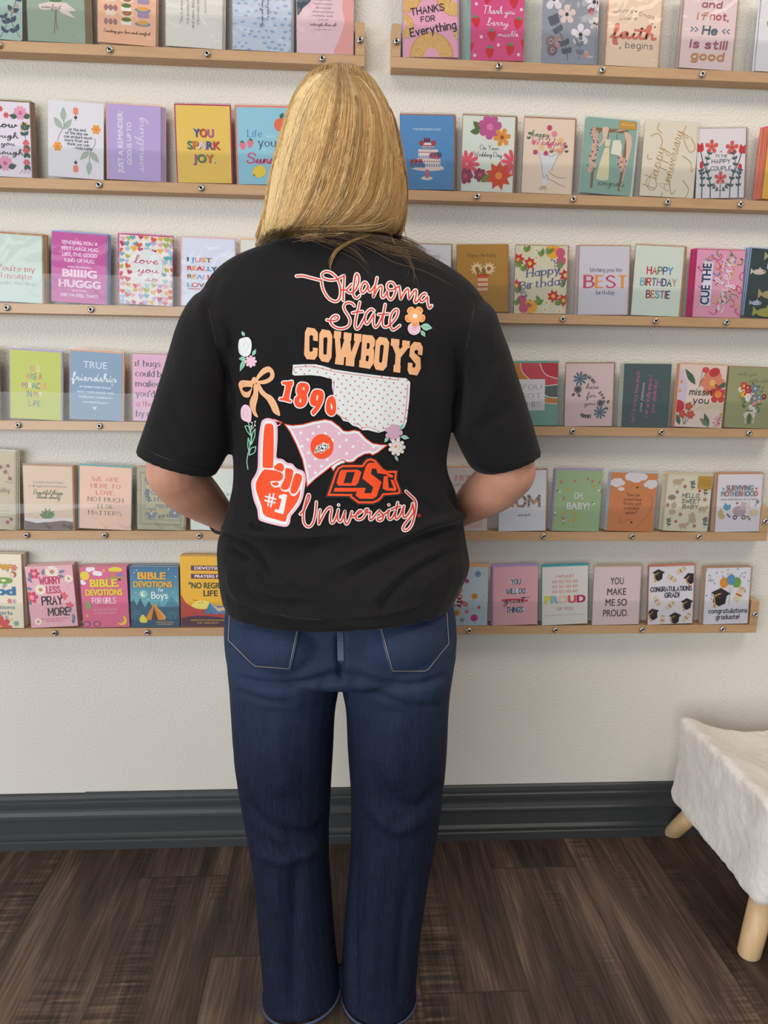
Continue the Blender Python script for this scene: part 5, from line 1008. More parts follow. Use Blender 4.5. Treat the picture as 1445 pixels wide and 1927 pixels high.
# ------------------------------------------------------------------ the person
def ring(pl, pr, yc, hy, n=28, p=2.3, flat=1.0):
    "one cross section: its two outline points at depth yc, and its half depth hy (flat squeezes the far side)"
    a, b = at(pl[0], pl[1], yc), at(pr[0], pr[1], yc); c = (a+b)/2; u = (b-a)/2; out = []
    for i in range(n):
        t = 2*PI*i/n; ct, st = math.cos(t), math.sin(t)
        ex = math.copysign(abs(ct)**(2/p), ct); ey = math.copysign(abs(st)**(2/p), st)
        out.append(c+u*ex+Vector((0, -hy*ey*(1 if ey > 0 else flat), 0)))
    return out
def loft(bm, rings, sub=3):
    R = []
    n = len(rings[0])
    cols = [catmull([r[i] for r in rings], sub) for i in range(n)]
    R = [[bm.verts.new(cols[i][k]) for i in range(n)] for k in range(len(cols[0]))]
    for a, b in zip(R, R[1:]):
        for i in range(n): bm.faces.new((a[i], a[(i+1) % n], b[(i+1) % n], b[i]))
    for r in (R[0], R[-1]):
        c = bm.verts.new(sum((v.co for v in r), Vector())/n)
        for i in range(n): bm.faces.new((r[i], r[(i+1) % n], c))
def limb(bm, pts, n=16, sub=4):
    "round limb along (point, radius) pairs"
    P = catmull([Vector((*p, r)) if False else Vector(p) for p, r in pts], sub); rr = catmull([Vector((r, 0, 0)) for p, r in pts], sub)
    rings = []
    for i, p in enumerate(P):
        d = (P[min(i+1, len(P)-1)]-P[max(i-1, 0)]).normalized(); x = d.orthogonal().normalized() if i == 0 else (x-d*x.dot(d)).normalized(); y = d.cross(x)
        rings.append([p+(x*math.cos(2*PI*k/n)+y*math.sin(2*PI*k/n))*rr[i].x for k in range(n)])
    loft(bm, rings, 1)
    for p, r in (pts[0], pts[-1]): ball(bm, p, (r*.98,)*3)
def ball(bm, c, r, rot=None, u=14, v=10):
    m = Matrix.Translation(Vector(c)) @ (rot.to_4x4() if rot else Matrix()) @ Matrix.Diagonal((*r, 1))
    bmesh.ops.create_uvsphere(bm, u_segments=u, v_segments=v, radius=1, matrix=m)
def fused(bm, voxel, smooth=6, factor=.5):
    "one continuous skin around everything in bm"
    bmesh.ops.recalc_face_normals(bm, faces=bm.faces[:])
    me = bpy.data.meshes.new('t'); bm.to_mesh(me); bm.free(); o = bpy.data.objects.new('t', me); COL.objects.link(o)
    r = o.modifiers.new('r', 'REMESH'); r.mode = 'VOXEL'; r.voxel_size = voxel
    s = o.modifiers.new('s', 'SMOOTH'); s.iterations = smooth; s.factor = factor
    dg = bpy.context.evaluated_depsgraph_get(); dg.update()
    out = bpy.data.meshes.new_from_object(o.evaluated_get(dg)); bpy.data.objects.remove(o); bpy.data.meshes.remove(me)
    out.polygons.foreach_set('use_smooth', [True]*len(out.polygons)); return out
def folds(me, strokes, skip=None):
    "raise (positive) or sink (negative) soft creases along lines over the back of a garment"
    n = len(me.vertices); co = np.empty(n*3); me.vertices.foreach_get('co', co); co = co.reshape(-1, 3)
    no = np.empty(n*3); me.vertices.foreach_get('normal', no); no = no.reshape(-1, 3)
    v = co-np.array(CAM); k = v@np.array(_fw); px = np.stack([W/2+F_PX*(v@np.array(RT))/k, H/2-F_PX*(v@np.array(UP))/k], 1)
    back = np.clip(-no[:, 1]*2.0+.25, 0, 1); d = np.zeros(n)
    for pts, wd, h in strokes:
        P = np.array([(p.x, p.y) for p in catmull([Vector(q) for q in pts], 5)]); best = np.full(n, 1e9); tt = np.zeros(n)
        for i in range(len(P)-1):
            a, b = P[i], P[i+1]; ab = b-a; t = np.clip(((px-a)@ab)/(ab@ab+1e-9), 0, 1); q = np.linalg.norm(px-a-t[:, None]*ab, axis=1)
            m = q < best; best[m] = q[m]; tt[m] = (i+t[m])/(len(P)-1)
        env = np.clip(np.minimum(tt, 1-tt)*5, 0, 1)**.7*(1.35 if pts[0][1] < 900 else 2.1)
        d += h*env*np.exp(-(best/(wd if pts[0][1] < 900 else wd*.8))**2)
    co += no*(d*back)[:, None]/1000; me.vertices.foreach_set('co', co.ravel()); me.update()
YT = -.425
person = None
def m_skin():
    m, nt, b = newmat('skin'); v = coords(nt); f = tnoise(nt, v, 9, 3); g = tnoise(nt, v, 120, 2)
    c = mixc(nt, math_n(nt, 'MULTIPLY', g, .25), ramp(nt, f, [(.3, (196, 138, 112)), (.7, (214, 160, 134))]), (190, 124, 100))
    nt.links.new(c, b.inputs['Base Color']); b.inputs['Roughness'].default_value = .5; b.inputs['Specular IOR Level'].default_value = .35
    b.inputs['Subsurface Weight'].default_value = .12; b.inputs['Subsurface Radius'].default_value = (.012, .005, .003); b.inputs['Subsurface Scale'].default_value = 1.0
    bump(nt, b, g, .08, .001); return m
def m_cotton():
    m, nt, b = newmat('black_cotton_jersey'); v = coords(nt); f = tnoise(nt, v, 14, 3); w = tnoise(nt, coords(nt, (1, 1, .4)), 900, 2)
    nt.links.new(ramp(nt, f, [(.3, (25, 23, 24)), (.7, (29, 27, 28))]), b.inputs['Base Color']); b.inputs['Roughness'].default_value = .85; b.inputs['Specular IOR Level'].default_value = .15
    b.inputs['Sheen Weight'].default_value = .06; b.inputs['Sheen Roughness'].default_value = .5
    bump(nt, b, w, .25, .0006); return m
def m_denim():
    m, nt, b = newmat('dark_blue_denim'); v = coords(nt)
    st = tnoise(nt, coords(nt, (420, 420, 22)), 1, 3, .6); cl = tnoise(nt, v, 7, 3); sp = tnoise(nt, coords(nt, (700, 700, 160)), 1, 2)
    c = ramp(nt, st, [(.3, (10, 14, 29)), (.55, (16, 23, 45)), (.8, (32, 42, 69))])
    c = mixc(nt, math_n(nt, 'MULTIPLY', cl, .4), c, (19, 26, 48))
    # worn paler over the seat and the backs of the thighs
    sx = nt.nodes.new('ShaderNodeSeparateXYZ'); nt.links.new(v, sx.inputs[0])
    r = nd(nt, 'ShaderNodeMapRange'); r.interpolation_type = 'SMOOTHSTEP'; r.inputs[1].default_value = .44; r.inputs[2].default_value = .66; nt.links.new(sx.outputs['Z'], r.inputs[0])
    wear = math_n(nt, 'MULTIPLY', r.outputs[0], math_n(nt, 'ADD', math_n(nt, 'MULTIPLY', cl, .6), math_n(nt, 'MULTIPLY', sp, .5)))
    c = mixc(nt, math_n(nt, 'MULTIPLY', wear, .6), c, (58, 78, 110))
    nt.links.new(c, b.inputs['Base Color']); b.inputs['Roughness'].default_value = .8; b.inputs['Specular IOR Level'].default_value = .25
    bump(nt, b, st, .25, .0008); return m
M_SKIN, M_COTTON, M_DENIM = m_skin(), m_cotton(), m_denim()

# body: head, neck, trunk, arms with hands, legs and feet fused into one skin
def build_body():
    bm = bmesh.new(); V = Vector
    hd = at(637, 302, -.43)                                              # middle of the head
    ball(bm, hd+V((0, 0, .02)), (.074, .093, .1)); ball(bm, hd+V((0, .03, -.05)), (.056, .062, .07)); ball(bm, hd+V((0, .062, -.092)), (.028, .024, .022))
    ball(bm, hd+V((0, .098, -.022)), (.0115, .016, .02)); ball(bm, hd+V((0, .096, -.03)), (.015, .012, .009)); ball(bm, hd+V((0, .09, .01)), (.04, .014, .012))
    for s in (-1, 1):
        ball(bm, hd+V((s*.03, .084, -.004)), (.012, .009, .008)); ball(bm, hd+V((s*.073, -.002, -.012)), (.009, .019, .03)); ball(bm, hd+V((s*.04, .07, -.03)), (.022, .02, .02))
    for dz, ry in ((-.062, .008), (-.071, .009)): ball(bm, hd+V((0, .087, dz)), (.023, ry, .0055))
    limb(bm, [(hd+V((0, -.015, -.06)), .05), (hd+V((0, -.02, -.14)), .051), (hd+V((0, -.02, -.2)), .07)])
    tr = [ring((490, 508), (785, 508), YT-.02, .05), ring((440, 568), (845, 568), YT-.012, .078), ring((440, 640), (850, 640), YT, .1), ring((455, 760), (822, 760), YT, .1), ring((460, 880), (818, 880), YT, .094), ring((456, 980), (826, 980), YT, .092), ring((450, 1080), (826, 1080), YT, .088), ring((450, 1200), (830, 1200), YT, .09), ring((480, 1262), (805, 1262), YT-.005, .08)]
    loft(bm, tr)
    for s, sh, el, wr in ((-1, at(425, 610, -.42), at(322, 893, -.452), at(432, 984, -.325)), (1, at(858, 612, -.42), at(962, 893, -.452), at(850, 976, -.325))):
        up = (sh+el)/2
        limb(bm, [(sh, .042), (sh.lerp(el, .35), .037), (sh.lerp(el, .7), .042), (el+V((-s*.004, 0, .012)), .043)])
        limb(bm, [(el+V((-s*.002, 0, .004)), .043), (el.lerp(wr, .25), .0435), (el.lerp(wr, .5), .038), (el.lerp(wr, .8), .028), (wr, .0235)])
        # hand clasped in front of the belly: palm, four bent fingers, thumb
        f = V((-s*.92, .38, -.06)).normalized(); dn = V((0, .1, -1)).normalized(); nrm = f.cross(dn)*s
        pc = wr+f*.055; m = Matrix((f, dn, f.cross(dn))).transposed()
        ball(bm, wr+f*.012, (.03, .024, .02), m); ball(bm, pc, (.046, .04, .015), m)
        for k, (ln, q) in enumerate(((.066, -.027), (.074, -.009), (.069, .009), (.054, .026))):
            b0 = wr+f*.092+dn*q; curl = V((0, -1, 0))
            limb(bm, [(b0-f*.02, .0092), (b0+f*ln*.36, .0086), (b0+f*ln*.68+curl*ln*.22, .008), (b0+f*ln*.8+curl*ln*.55, .007)], 8, 3)
        tb = wr+f*.03-dn*.026
        limb(bm, [(tb, .0125), (tb+f*.03-dn*.024, .0108), (tb+f*.056-dn*.03+V((0, -.006, 0)), .0095), (tb+f*.074-dn*.028+V((0, -.014, 0)), .008)], 8, 3)
    for s, hp, kn, an in ((-1, at(535, 1275, -.43), at(548, 1560, -.43), at(566, 1835, -.45)), (1, at(748, 1275, -.43), at(735, 1560, -.43), at(716, 1835, -.45))):
        an.z = .085
        limb(bm, [(hp, .076), (hp.lerp(kn, .4), .07), (kn+V((0, .01, .03)), .056), (kn.lerp(an, .3), .05), (kn.lerp(an, .7), .038), (an, .033)])
        ball(bm, an+V((0, -.012, -.045)), (.03, .034, .035)); limb(bm, [(an+V((0, .0, -.035)), .034), (an+V((0, .07, -.052)), .03), (an+V((s*.004, .13, -.06)), .024)])
    return fused(bm, .0042, 5)
person = link_mesh('person', build_body(), M_SKIN)
tag(person, 'person seen from behind in black graphic t-shirt and dark jeans, hands held in front', 'person')

# t-shirt
def build_shirt():
    bm = bmesh.new()
    body = [ring((428, 1142), (850, 1130), YT-.008, .146, p=2.2), ring((418, 1118), (860, 1108), YT-.008, .147, p=2.2), ring((411, 1070), (882, 1062), YT-.006, .14, p=2.2), ring((409, 1022), (876, 1015), YT, .128, p=2.2), ring((422, 975), (869, 968), YT, .122, p=2.2), ring((436, 925), (857, 925), YT, .118, p=2.3), ring((440, 880), (840, 880), YT, .117, p=2.4), ring((437, 830), (842, 830), YT, .118, p=2.5),
            ring((428, 760), (856, 760), YT, .12, p=2.6), ring((412, 690), (868, 690), YT, .12, p=2.6), ring((394, 625), (892, 630), YT-.004, .115, p=2.5), ring((376, 570), (914, 580), YT-.01, .1, p=2.3), ring((396, 520), (884, 532), YT-.016, .083, p=2.2), ring((436, 487), (836, 498), YT-.022, .068), ring((492, 464), (786, 472), YT-.026, .06), ring((556, 448), (740, 452), YT-.028, .058)]
    loft(bm, body)
    for S in ([((452, 548), (448, 690), .075), ((385, 545), (432, 745), .088), ((344, 592), (432, 800), .09), ((312, 690), (433, 838), .084), ((283, 778), (420, 870), .078), ((262, 838), (406, 893), .074), ((257.5, 851), (402.5, 897.5), .073)],
              [((840, 560), (846, 700), .075), ((915, 570), (862, 745), .088), ((944, 628), (858, 788), .09), ((968, 700), (856, 820), .086), ((994, 780), (870, 852), .08), ((1011, 838), (886, 880), .075), ((1015.5, 852), (905, 892), .073)]):
        loft(bm, [ring(a, b, YT-.012-.012*i/6, hy, 24, 2.1) for i, (a, b, hy) in enumerate(S)])
    me = fused(bm, .0046, 5)
    F = [([(372, 545), (420, 600), (445, 680), (452, 760)], 7, -3.2), ([(430, 520), (418, 560), (425, 640), (448, 720)], 12, 2.5), ([(395, 540), (372, 600), (395, 690), (430, 780)], 9, 2.6), ([(385, 560), (405, 640), (432, 720), (446, 800)], 7, -3.5),
         ([(340, 660), (350, 740), (400, 830)], 16, 2.2), ([(320, 720), (340, 790), (380, 850)], 12, -1.8), ([(905, 560), (880, 640), (862, 740), (850, 800)], 8, -3.2), ([(885, 560), (850, 640), (838, 760), (838, 860)], 14, 2.2), ([(930, 590), (940, 660), (900, 760)], 12, -2.4), ([(950, 680), (915, 740), (880, 830)], 14, 2.4), ([(975, 760), (930, 790), (885, 810)], 12, -1.8),
         ([(815, 660), (826, 740), (828, 850), (822, 930)], 10, 1.8), ([(800, 660), (806, 760), (808, 880)], 10, -1.5), ([(640, 470), (560, 480), (480, 500)], 14, 1.5),
         # blousing above the hem
         ([(410, 1002), (440, 1012), (478, 1034), (520, 1090)], 8, -5.5), ([(412, 992), (470, 1006), (560, 1010), (660, 1004)], 9, 4.0), ([(430, 1030), (450, 1045), (470, 1055)], 6, -6), ([(452, 1080), (470, 1115), (520, 1136), (600, 1140)], 11, -4.2), ([(430, 1060), (440, 1110), (480, 1145), (560, 1160)], 9, 3.2), ([(500, 1040), (540, 1085), (600, 1110)], 13, 3.2), ([(480, 1075), (505, 1105), (545, 1120)], 7, -3),
         ([(868, 988), (800, 1010), (720, 1050), (640, 1100)], 10, -4.2), ([(860, 965), (780, 1000), (690, 1040), (590, 1090)], 11, 3.6), ([(874, 1010), (800, 1050), (740, 1090), (690, 1140)], 11, 3.4), ([(860, 1030), (780, 1075), (735, 1120), (715, 1160)], 8, -3.6), ([(872, 1050), (820, 1085), (790, 1120)], 12, 2.6), ([(620, 1020), (560, 1040), (500, 1030)], 14, -2.5),
         ([(886, 960), (850, 978), (800, 985)], 9, 6.0), ([(840, 920), (860, 950), (880, 975)], 8, -3), ([(760, 905), (800, 950), (840, 985)], 10, -2.2), ([(470, 985), (478, 995), (500, 1000)], 5, -5), ([(640, 1160), (560, 1166), (480, 1150)], 6, 1.6), ([(640, 1160), (720, 1156), (800, 1136)], 6, 1.6)]
    folds(me, F); return me
shirt_me = build_shirt(); shirt = link_mesh('t_shirt', shirt_me, M_COTTON, person)
shirt['label'] = 'black short-sleeved t-shirt printed on the back'

# jeans
def build_jeans():
    bm = bmesh.new()
    loft(bm, [ring((440, 1050), (830, 1050), YT-.004, .1), ring((430, 1110), (842, 1104), YT-.004, .108), ring((422, 1165), (857, 1158), YT-.006, .119, p=2.25), ring((424, 1215), (857, 1215), YT-.010, .128, p=2.3), ring((434, 1248), (850, 1248), YT-.012, .118, p=2.3), ring((470, 1262), (815, 1262), YT-.004, .07)])
    for px in (543, 740): ball(bm, at(px, 1200, -.475), (.088, .092, .062), None, 24, 16)
    for side, rows in ((-1, [((424, 1190), (645, 1190), -.432, .118), ((430, 1250), (643, 1255), -.436, .122), ((433, 1286), (639, 1286), -.436, .112), ((434, 1306), (636, 1306), -.436, .108), ((436, 1340), (630.5, 1340), -.436, .104), ((441, 1410), (627, 1410), -.436, .099), ((452, 1495), (622.5, 1490), -.436, .092), ((470, 1592), (619, 1592), -.44, .085), ((480, 1666), (623, 1666), -.445, .08), ((488, 1766), (630, 1760), -.455, .075), ((495, 1848), (638, 1838), -.466, .072), ((494, 1874), (640, 1853), -.47, .071)]),
                       (1, [((645, 1190), (858, 1190), -.432, .118), ((643, 1255), (851, 1250), -.436, .122), ((642, 1286), (846, 1286), -.436, .112), ((645, 1306), (844, 1306), -.436, .108), ((651, 1340), (842, 1340), -.436, .104), ((654, 1410), (839, 1410), -.436, .099), ((660, 1500), (831, 1498), -.436, .092), ((659, 1592), (819, 1580), -.44, .085), ((654, 1660), (805, 1650), -.445, .08), ((646, 1760), (789, 1770), -.455, .075), ((643, 1850), (782, 1856), -.466, .072), ((643, 1868), (782, 1879), -.47, .071)])):
        loft(bm, [ring(a, b, y, hy, 24, 2.15) for a, b, y, hy in rows])
    me = fused(bm, .0038, 5)
    F = [([(440, 1276), (510, 1288), (580, 1284), (632, 1262)], 9, -3.5), ([(844, 1270), (790, 1288), (720, 1286), (650, 1262)], 9, -3.5), ([(440, 1300), (500, 1320), (560, 1324)], 8, -2), ([(700, 1300), (760, 1326), (830, 1330)], 8, -2.2), ([(640, 1186), (640, 1240), (640, 1290)], 9, -7), ([(596, 1292), (640, 1272), (684, 1292)], 12, -5), ([(460, 1500), (520, 1560), (590, 1570), (625, 1530)], 14, -4.5), ([(450, 1420), (490, 1520), (540, 1590)], 16, 3.5), ([(470, 1600), (540, 1620), (610, 1590)], 14, 3),
         ([(700, 1430), (730, 1500), (790, 1520), (830, 1470)], 14, -4), ([(680, 1500), (740, 1560), (800, 1540)], 16, 3), ([(560, 1600), (556, 1700), (552, 1800), (556, 1920)], 16, -4), ([(520, 1620), (515, 1740), (520, 1900)], 18, 3), ([(670, 1560), (664, 1680), (664, 1800), (668, 1900)], 10, -4.5), ([(705, 1600), (700, 1720), (700, 1900)], 20, 3.4), ([(770, 1640), (756, 1760), (750, 1900)], 14, -2.8), ([(520, 1340), (525, 1420), (540, 1500)], 30, 3), ([(745, 1340), (745, 1420), (740, 1490)], 30, 3)]
    folds(me, F); return me
jeans_me = build_jeans(); jeans = link_mesh('jeans', jeans_me, M_DENIM, person); jeans['label'] = 'dark blue wide-leg jeans'

# prints and sewn panels that lie on a garment
def bvh_of(me): return BVHTree.FromPolygons([v.co for v in me.vertices], [tuple(p.vertices) for p in me.polygons])
class Cloth:
    def __init__(s, me, step=4.5, lift=.0007, layer=.00010): s.t, s.step, s.lift, s.layer = bvh_of(me), step, lift, layer; s.v, s.f, s.c, s.n = [], [], [], 0; s.cache = {}
    def drop(s, x, y, k):
        d = ray(x, y).normalized(); h = s.t.ray_cast(CAM, d)
        if h[0] is None: return None
        return h[0]-d*(s.lift+k*s.layer)
    def poly(s, pts, c, holes=(), smooth=False, layer=None, n=5):
        loops = [catmull([Vector(p) for p in q], n, True) if smooth else [Vector(p) for p in q] for q in (pts, *holes)]
        s.n = s.n+1 if layer is None else layer
        vs, es = [], []
        for lp in loops:
            m = []
            for a, b in zip(lp, lp[1:]+lp[:1]):
                k = max(1, int((b-a).length/s.step)); m += [a.lerp(b, i/k) for i in range(k)]
            k0 = len(vs); vs += m; es += [(k0+i, k0+(i+1) % len(m)) for i in range(len(m))]
        P = np.array([(p.x, p.y) for p in loops[0]])
        def inside(x, y):
            r = False
            for lp in loops:
                j = len(lp)-1
                for i in range(len(lp)):
                    if (lp[i].y > y) != (lp[j].y > y) and x < (lp[j].x-lp[i].x)*(y-lp[i].y)/(lp[j].y-lp[i].y+1e-12)+lp[i].x: r = not r
                    j = i
            return r
        (x0, y0), (x1, y1) = P.min(0), P.max(0)
        for x in np.arange(x0+s.step/2, x1, s.step):
            for y in np.arange(y0+s.step/2, y1, s.step):
                if inside(x, y) and min(abs(x-q.x)+abs(y-q.y) for q in vs[:400]) > s.step*.5: vs.append(Vector((x, y)))
        V, E, F, *_ = delaunay_2d_cdt(vs, es, [], 0, 1e-4)
        k = len(s.v); W3 = [s.drop(p.x, p.y, s.n) for p in V]; s.v += [w or Vector() for w in W3]
        for f in F:
            cx, cy = sum(V[i].x for i in f)/3, sum(V[i].y for i in f)/3
            if all(W3[i] is not None for i in f) and inside(cx, cy): s.f.append(tuple(i+k for i in f)); s.c.append(c)
    def line(s, pts, w, c, smooth=True, layer=None, n=6, taper=None):
        s.n = s.n+1 if layer is None else layer
        P = catmull([Vector(p) for p in pts], n) if smooth and len(pts) > 2 else [Vector(p) for p in pts]; Q = [P[0]]
        for a, b in zip(P, P[1:]):
            k = max(1, int((b-a).length/s.step)); Q += [a.lerp(b, (i+1)/k) for i in range(k)]
        L, m = [], len(Q)
        for i, p in enumerate(Q):
            d = Q[min(i+1, m-1)]-Q[max(i-1, 0)]; d = d.normalized() if d.length else Vector((1, 0)); q = Vector((-d.y, d.x))*w*.5*(taper(i/(m-1)) if taper else 1)
            L += [p+q, p-q]
        k = len(s.v); W3 = [s.drop(p.x, p.y, s.n) for p in L]; s.v += [x or Vector() for x in W3]
        for i in range(m-1):
            f = (2*i, 2*i+1, 2*i+3, 2*i+2)
            if all(W3[j] is not None for j in f): s.f.append(tuple(j+k for j in f)); s.c.append(c)
        for p in (Q[0], Q[-1]): s.dot(p.x, p.y, w*.5*(taper(0 if p is Q[0] else 1) if taper else 1), c, s.n, 8)
    def dot(s, x, y, r, c, layer=None, n=10, ry=None):
        s.n = s.n+1 if layer is None else layer
        D = [s.drop(x+r*math.cos(2*PI*i/n), y+(ry or r)*math.sin(2*PI*i/n), s.n) for i in range(n)]
        if any(d is None for d in D): return
        k = len(s.v); s.v += D; s.f.append(tuple(range(k, k+n))); s.c.append(c)
    def outlined(s, pts, c, oc, w, holes=(), smooth=True, n=5):
        q = catmull([Vector(p) for p in pts], n, True) if smooth else [Vector(p) for p in pts]
        s.poly([(p.x, p.y) for p in inset(q, -w)], oc); s.poly(pts, c, holes, smooth, n=n)
    def build(s, name, mat, parent):
        for i, f in enumerate(s.f):
            a, b, c = s.v[f[0]], s.v[f[1]], s.v[f[2]]
            if (b-a).cross(c-a).dot(CAM-a) < 0: s.f[i] = f[::-1]
        return link_mesh(name, ink_mesh(name, s.v, s.f, s.c, mat), None, parent)
def inset(P, d):
    P = [Vector((p[0], p[1])) for p in P]; A = sum(a.x*b.y-b.x*a.y for a, b in zip(P, P[1:]+P[:1])); sg = 1 if A > 0 else -1; out = []; n = len(P)
    for i in range(n):
        a, b, c = P[i-1], P[i], P[(i+1) % n]; d1, d2 = (b-a), (c-b)
        if d1.length < 1e-6 or d2.length < 1e-6: out.append(b); continue
        d1.normalize(); d2.normalize(); n1, n2 = Vector((-d1.y, d1.x)), Vector((-d2.y, d2.x)); m = (n1+n2)
        m = m.normalized() if m.length > 1e-4 else n1
        out.append(b+m*(sg*d/max(.42, m.dot(n1))))
    return out
def Z(ox, oy, k): return lambda L: [(ox+x*k, oy+y*k) for x, y in L]
zA, zB, zC, zD, zE, zF, zG, zH = Z(590, 490, .08304), Z(700, 500, .08997), Z(560, 770, .08997), Z(610, 850, .11073), Z(555, 910, .08997), Z(675, 910, .08997), Z(470, 780, .11418), Z(560, 600, .17301)
zI, zJ, zK, zL = Z(440, 490, .13841), Z(440, 670, .13841), Z(520, 670, .19377), Z(450, 770, .24913)
pO, pR, pPE, pPK, pMI, pWH, pBK = (246, 78, 26), (214, 62, 54), (240, 178, 128), (236, 188, 202), (156, 212, 184), (232, 232, 230), (27, 25, 26)
def shirt_print():
    c = Cloth(shirt_me)
    def script(strokes, w=2.7, o=6.9):
        c.n += 1; a = c.n; c.n += 4; b = c.n
        for s in strokes: c.line(s, o, (236, 232, 222), layer=a)
        for s in strokes: c.line(s, w, pR, layer=b)
        c.n = b
    # first line of script
    script([zA([(-390, 355), (-250, 350), (-100, 385), (0, 410), (90, 435), (180, 450)]),
            zA([(180, 450), (190, 560), (225, 680), (290, 800), (380, 890), (480, 930), (550, 910), (600, 830), (615, 700), (600, 580), (560, 460), (500, 370), (410, 290), (320, 255), (240, 265), (190, 310), (195, 365), (250, 415), (340, 440), (440, 445), (550, 420), (630, 375), (690, 345)]),
            zA([(690, 345), (685, 500), (675, 700), (670, 905)]), zA([(640, 665), (740, 665), (800, 610), (860, 545)]), zA([(740, 670), (790, 720), (850, 735), (900, 710), (960, 650), (1015, 520), (1025, 400), (1000, 320), (960, 320), (935, 420), (915, 560), (895, 700), (910, 800), (960, 855), (1010, 840), (1045, 800)]),
            zA([(1225, 560), (1180, 500), (1130, 510), (1085, 590), (1070, 680), (1100, 735), (1150, 715), (1200, 640), (1235, 570), (1235, 640), (1265, 710), (1310, 690), (1380, 590)]), zB([(105, 250), (75, 400), (45, 560), (30, 650)]),
            zB([(30, 650), (80, 540), (140, 450), (195, 425), (210, 480), (195, 580), (205, 650), (230, 665), (270, 630), (320, 540)]), zB([(320, 540), (330, 640), (370, 700), (410, 700), (455, 640), (490, 540), (490, 460), (460, 390), (410, 350), (355, 355), (320, 400), (320, 460), (350, 500), (410, 505), (470, 485), (530, 445), (570, 435)]),
            zB([(570, 435), (580, 520), (590, 620), (600, 700)]), zB([(600, 700), (650, 600), (710, 510), (750, 485), (765, 530), (765, 620), (775, 690)]), zB([(775, 690), (830, 600), (890, 520), (925, 525), (920, 620), (895, 720), (905, 770), (950, 740), (1000, 670), (1040, 615)]),
            zB([(1130, 600), (1095, 580), (1040, 620), (1000, 690), (1020, 745), (1070, 740), (1120, 690), (1160, 655), (1160, 720), (1175, 820), (1200, 885), (1250, 835)])])
    # second line of script
    script([zA([(920, 1030), (880, 980), (800, 955), (720, 980), (685, 1050), (710, 1140), (770, 1230), (820, 1330), (820, 1430), (760, 1510), (640, 1545), (520, 1530), (420, 1460), (380, 1370), (420, 1290), (490, 1250), (550, 1265), (555, 1310), (500, 1355), (400, 1365), (300, 1350)]),
            zA([(1045, 945), (1010, 1100), (970, 1270), (945, 1430), (950, 1520), (990, 1555), (1050, 1500), (1110, 1390), (1160, 1300)]), zA([(880, 1190), (1000, 1165), (1110, 1160)]),
            zA([(1370, 1140), (1310, 1105), (1240, 1140), (1180, 1230), (1160, 1340), (1185, 1430), (1230, 1425), (1300, 1320), (1365, 1210), (1360, 1330), (1360, 1450), (1400, 1515), (1445, 1490)]), zB([(111, 1264), (150, 1200), (200, 1090), (240, 1000)]),
            zB([(275, 810), (255, 920), (235, 1040), (215, 1150), (225, 1250), (270, 1285), (330, 1270), (390, 1220), (480, 1120), (530, 1020), (540, 940), (500, 915), (440, 960), (395, 1050), (375, 1160), (385, 1270), (430, 1340), (490, 1320), (580, 1250)]), zB([(135, 1020), (240, 1015), (350, 1005)])])
    # slab letters
    for o, hs in (([(105, 92), (185, 105), (220, 150), (220, 245), (168, 235), (168, 185), (140, 175), (128, 195), (128, 350), (145, 360), (165, 350), (165, 312), (220, 318), (215, 400), (185, 445), (98, 438), (70, 390), (80, 140)], []),
                  ([(265, 112), (350, 128), (378, 180), (368, 420), (335, 475), (260, 462), (230, 415), (235, 165)], [[(295, 200), (315, 200), (325, 215), (315, 385), (298, 392), (280, 380), (280, 215)]]),
                  ([(398, 128), (476, 140), (470, 212), (460, 212), (472, 345), (508, 225), (498, 218), (503, 145), (588, 157), (580, 240), (572, 240), (582, 365), (625, 245), (612, 238), (616, 158), (697, 168), (690, 250), (680, 250), (620, 435), (614, 520), (520, 508), (526, 420), (508, 412), (500, 503), (405, 492), (413, 418), (418, 412), (405, 212), (392, 210)], []),
                  ([(705, 170), (815, 182), (842, 225), (838, 290), (822, 318), (832, 345), (828, 480), (785, 545), (668, 525), (672, 450), (685, 448), (700, 252), (698, 250)], [[(755, 262), (775, 262), (785, 275), (780, 320), (765, 330), (750, 325)], [(745, 400), (765, 398), (775, 410), (770, 455), (755, 465), (740, 455)]]),
                  ([(890, 195), (970, 208), (997, 258), (970, 520), (930, 565), (850, 552), (828, 500), (850, 240)], [[(910, 282), (928, 282), (938, 298), (918, 470), (900, 480), (885, 465), (897, 295)]]),
                  ([(1018, 212), (1108, 225), (1105, 290), (1098, 292), (1110, 335), (1145, 298), (1135, 292), (1140, 232), (1222, 242), (1215, 318), (1200, 320), (1122, 420), (1115, 508), (1120, 510), (1115, 587), (1040, 577), (1045, 500), (1058, 500), (1065, 385), (1030, 295), (1012, 290)], []),
                  ([(1265, 250), (1335, 258), (1362, 310), (1355, 398), (1308, 388), (1312, 345), (1290, 335), (1270, 350), (1270, 370), (1335, 425), (1340, 540), (1300, 617), (1215, 603), (1195, 560), (1200, 475), (1250, 482), (1248, 525), (1265, 532), (1282, 520), (1282, 490), (1215, 405), (1225, 300)], [])):
        c.poly(zH(o), pPE, [zH(h) for h in hs], layer=3)
    # white dotted map shape
    sh = [(160, 85), (260, 80), (380, 80), (450, 95), (560, 130), (760, 160), (1000, 190), (1180, 210), (1260, 215), (1300, 255), (1290, 430), (1265, 640), (1240, 700), (1150, 720), (1060, 725), (990, 745), (930, 730), (890, 720), (830, 720), (790, 690), (740, 675), (700, 640), (650, 630), (620, 590), (580, 560), (580, 420), (555, 380), (540, 300), (540, 225), (430, 195), (330, 185), (180, 190), (155, 180)]
    c.n = 3; c.poly(zK(sh), (222, 226, 224)); lay = c.n+1
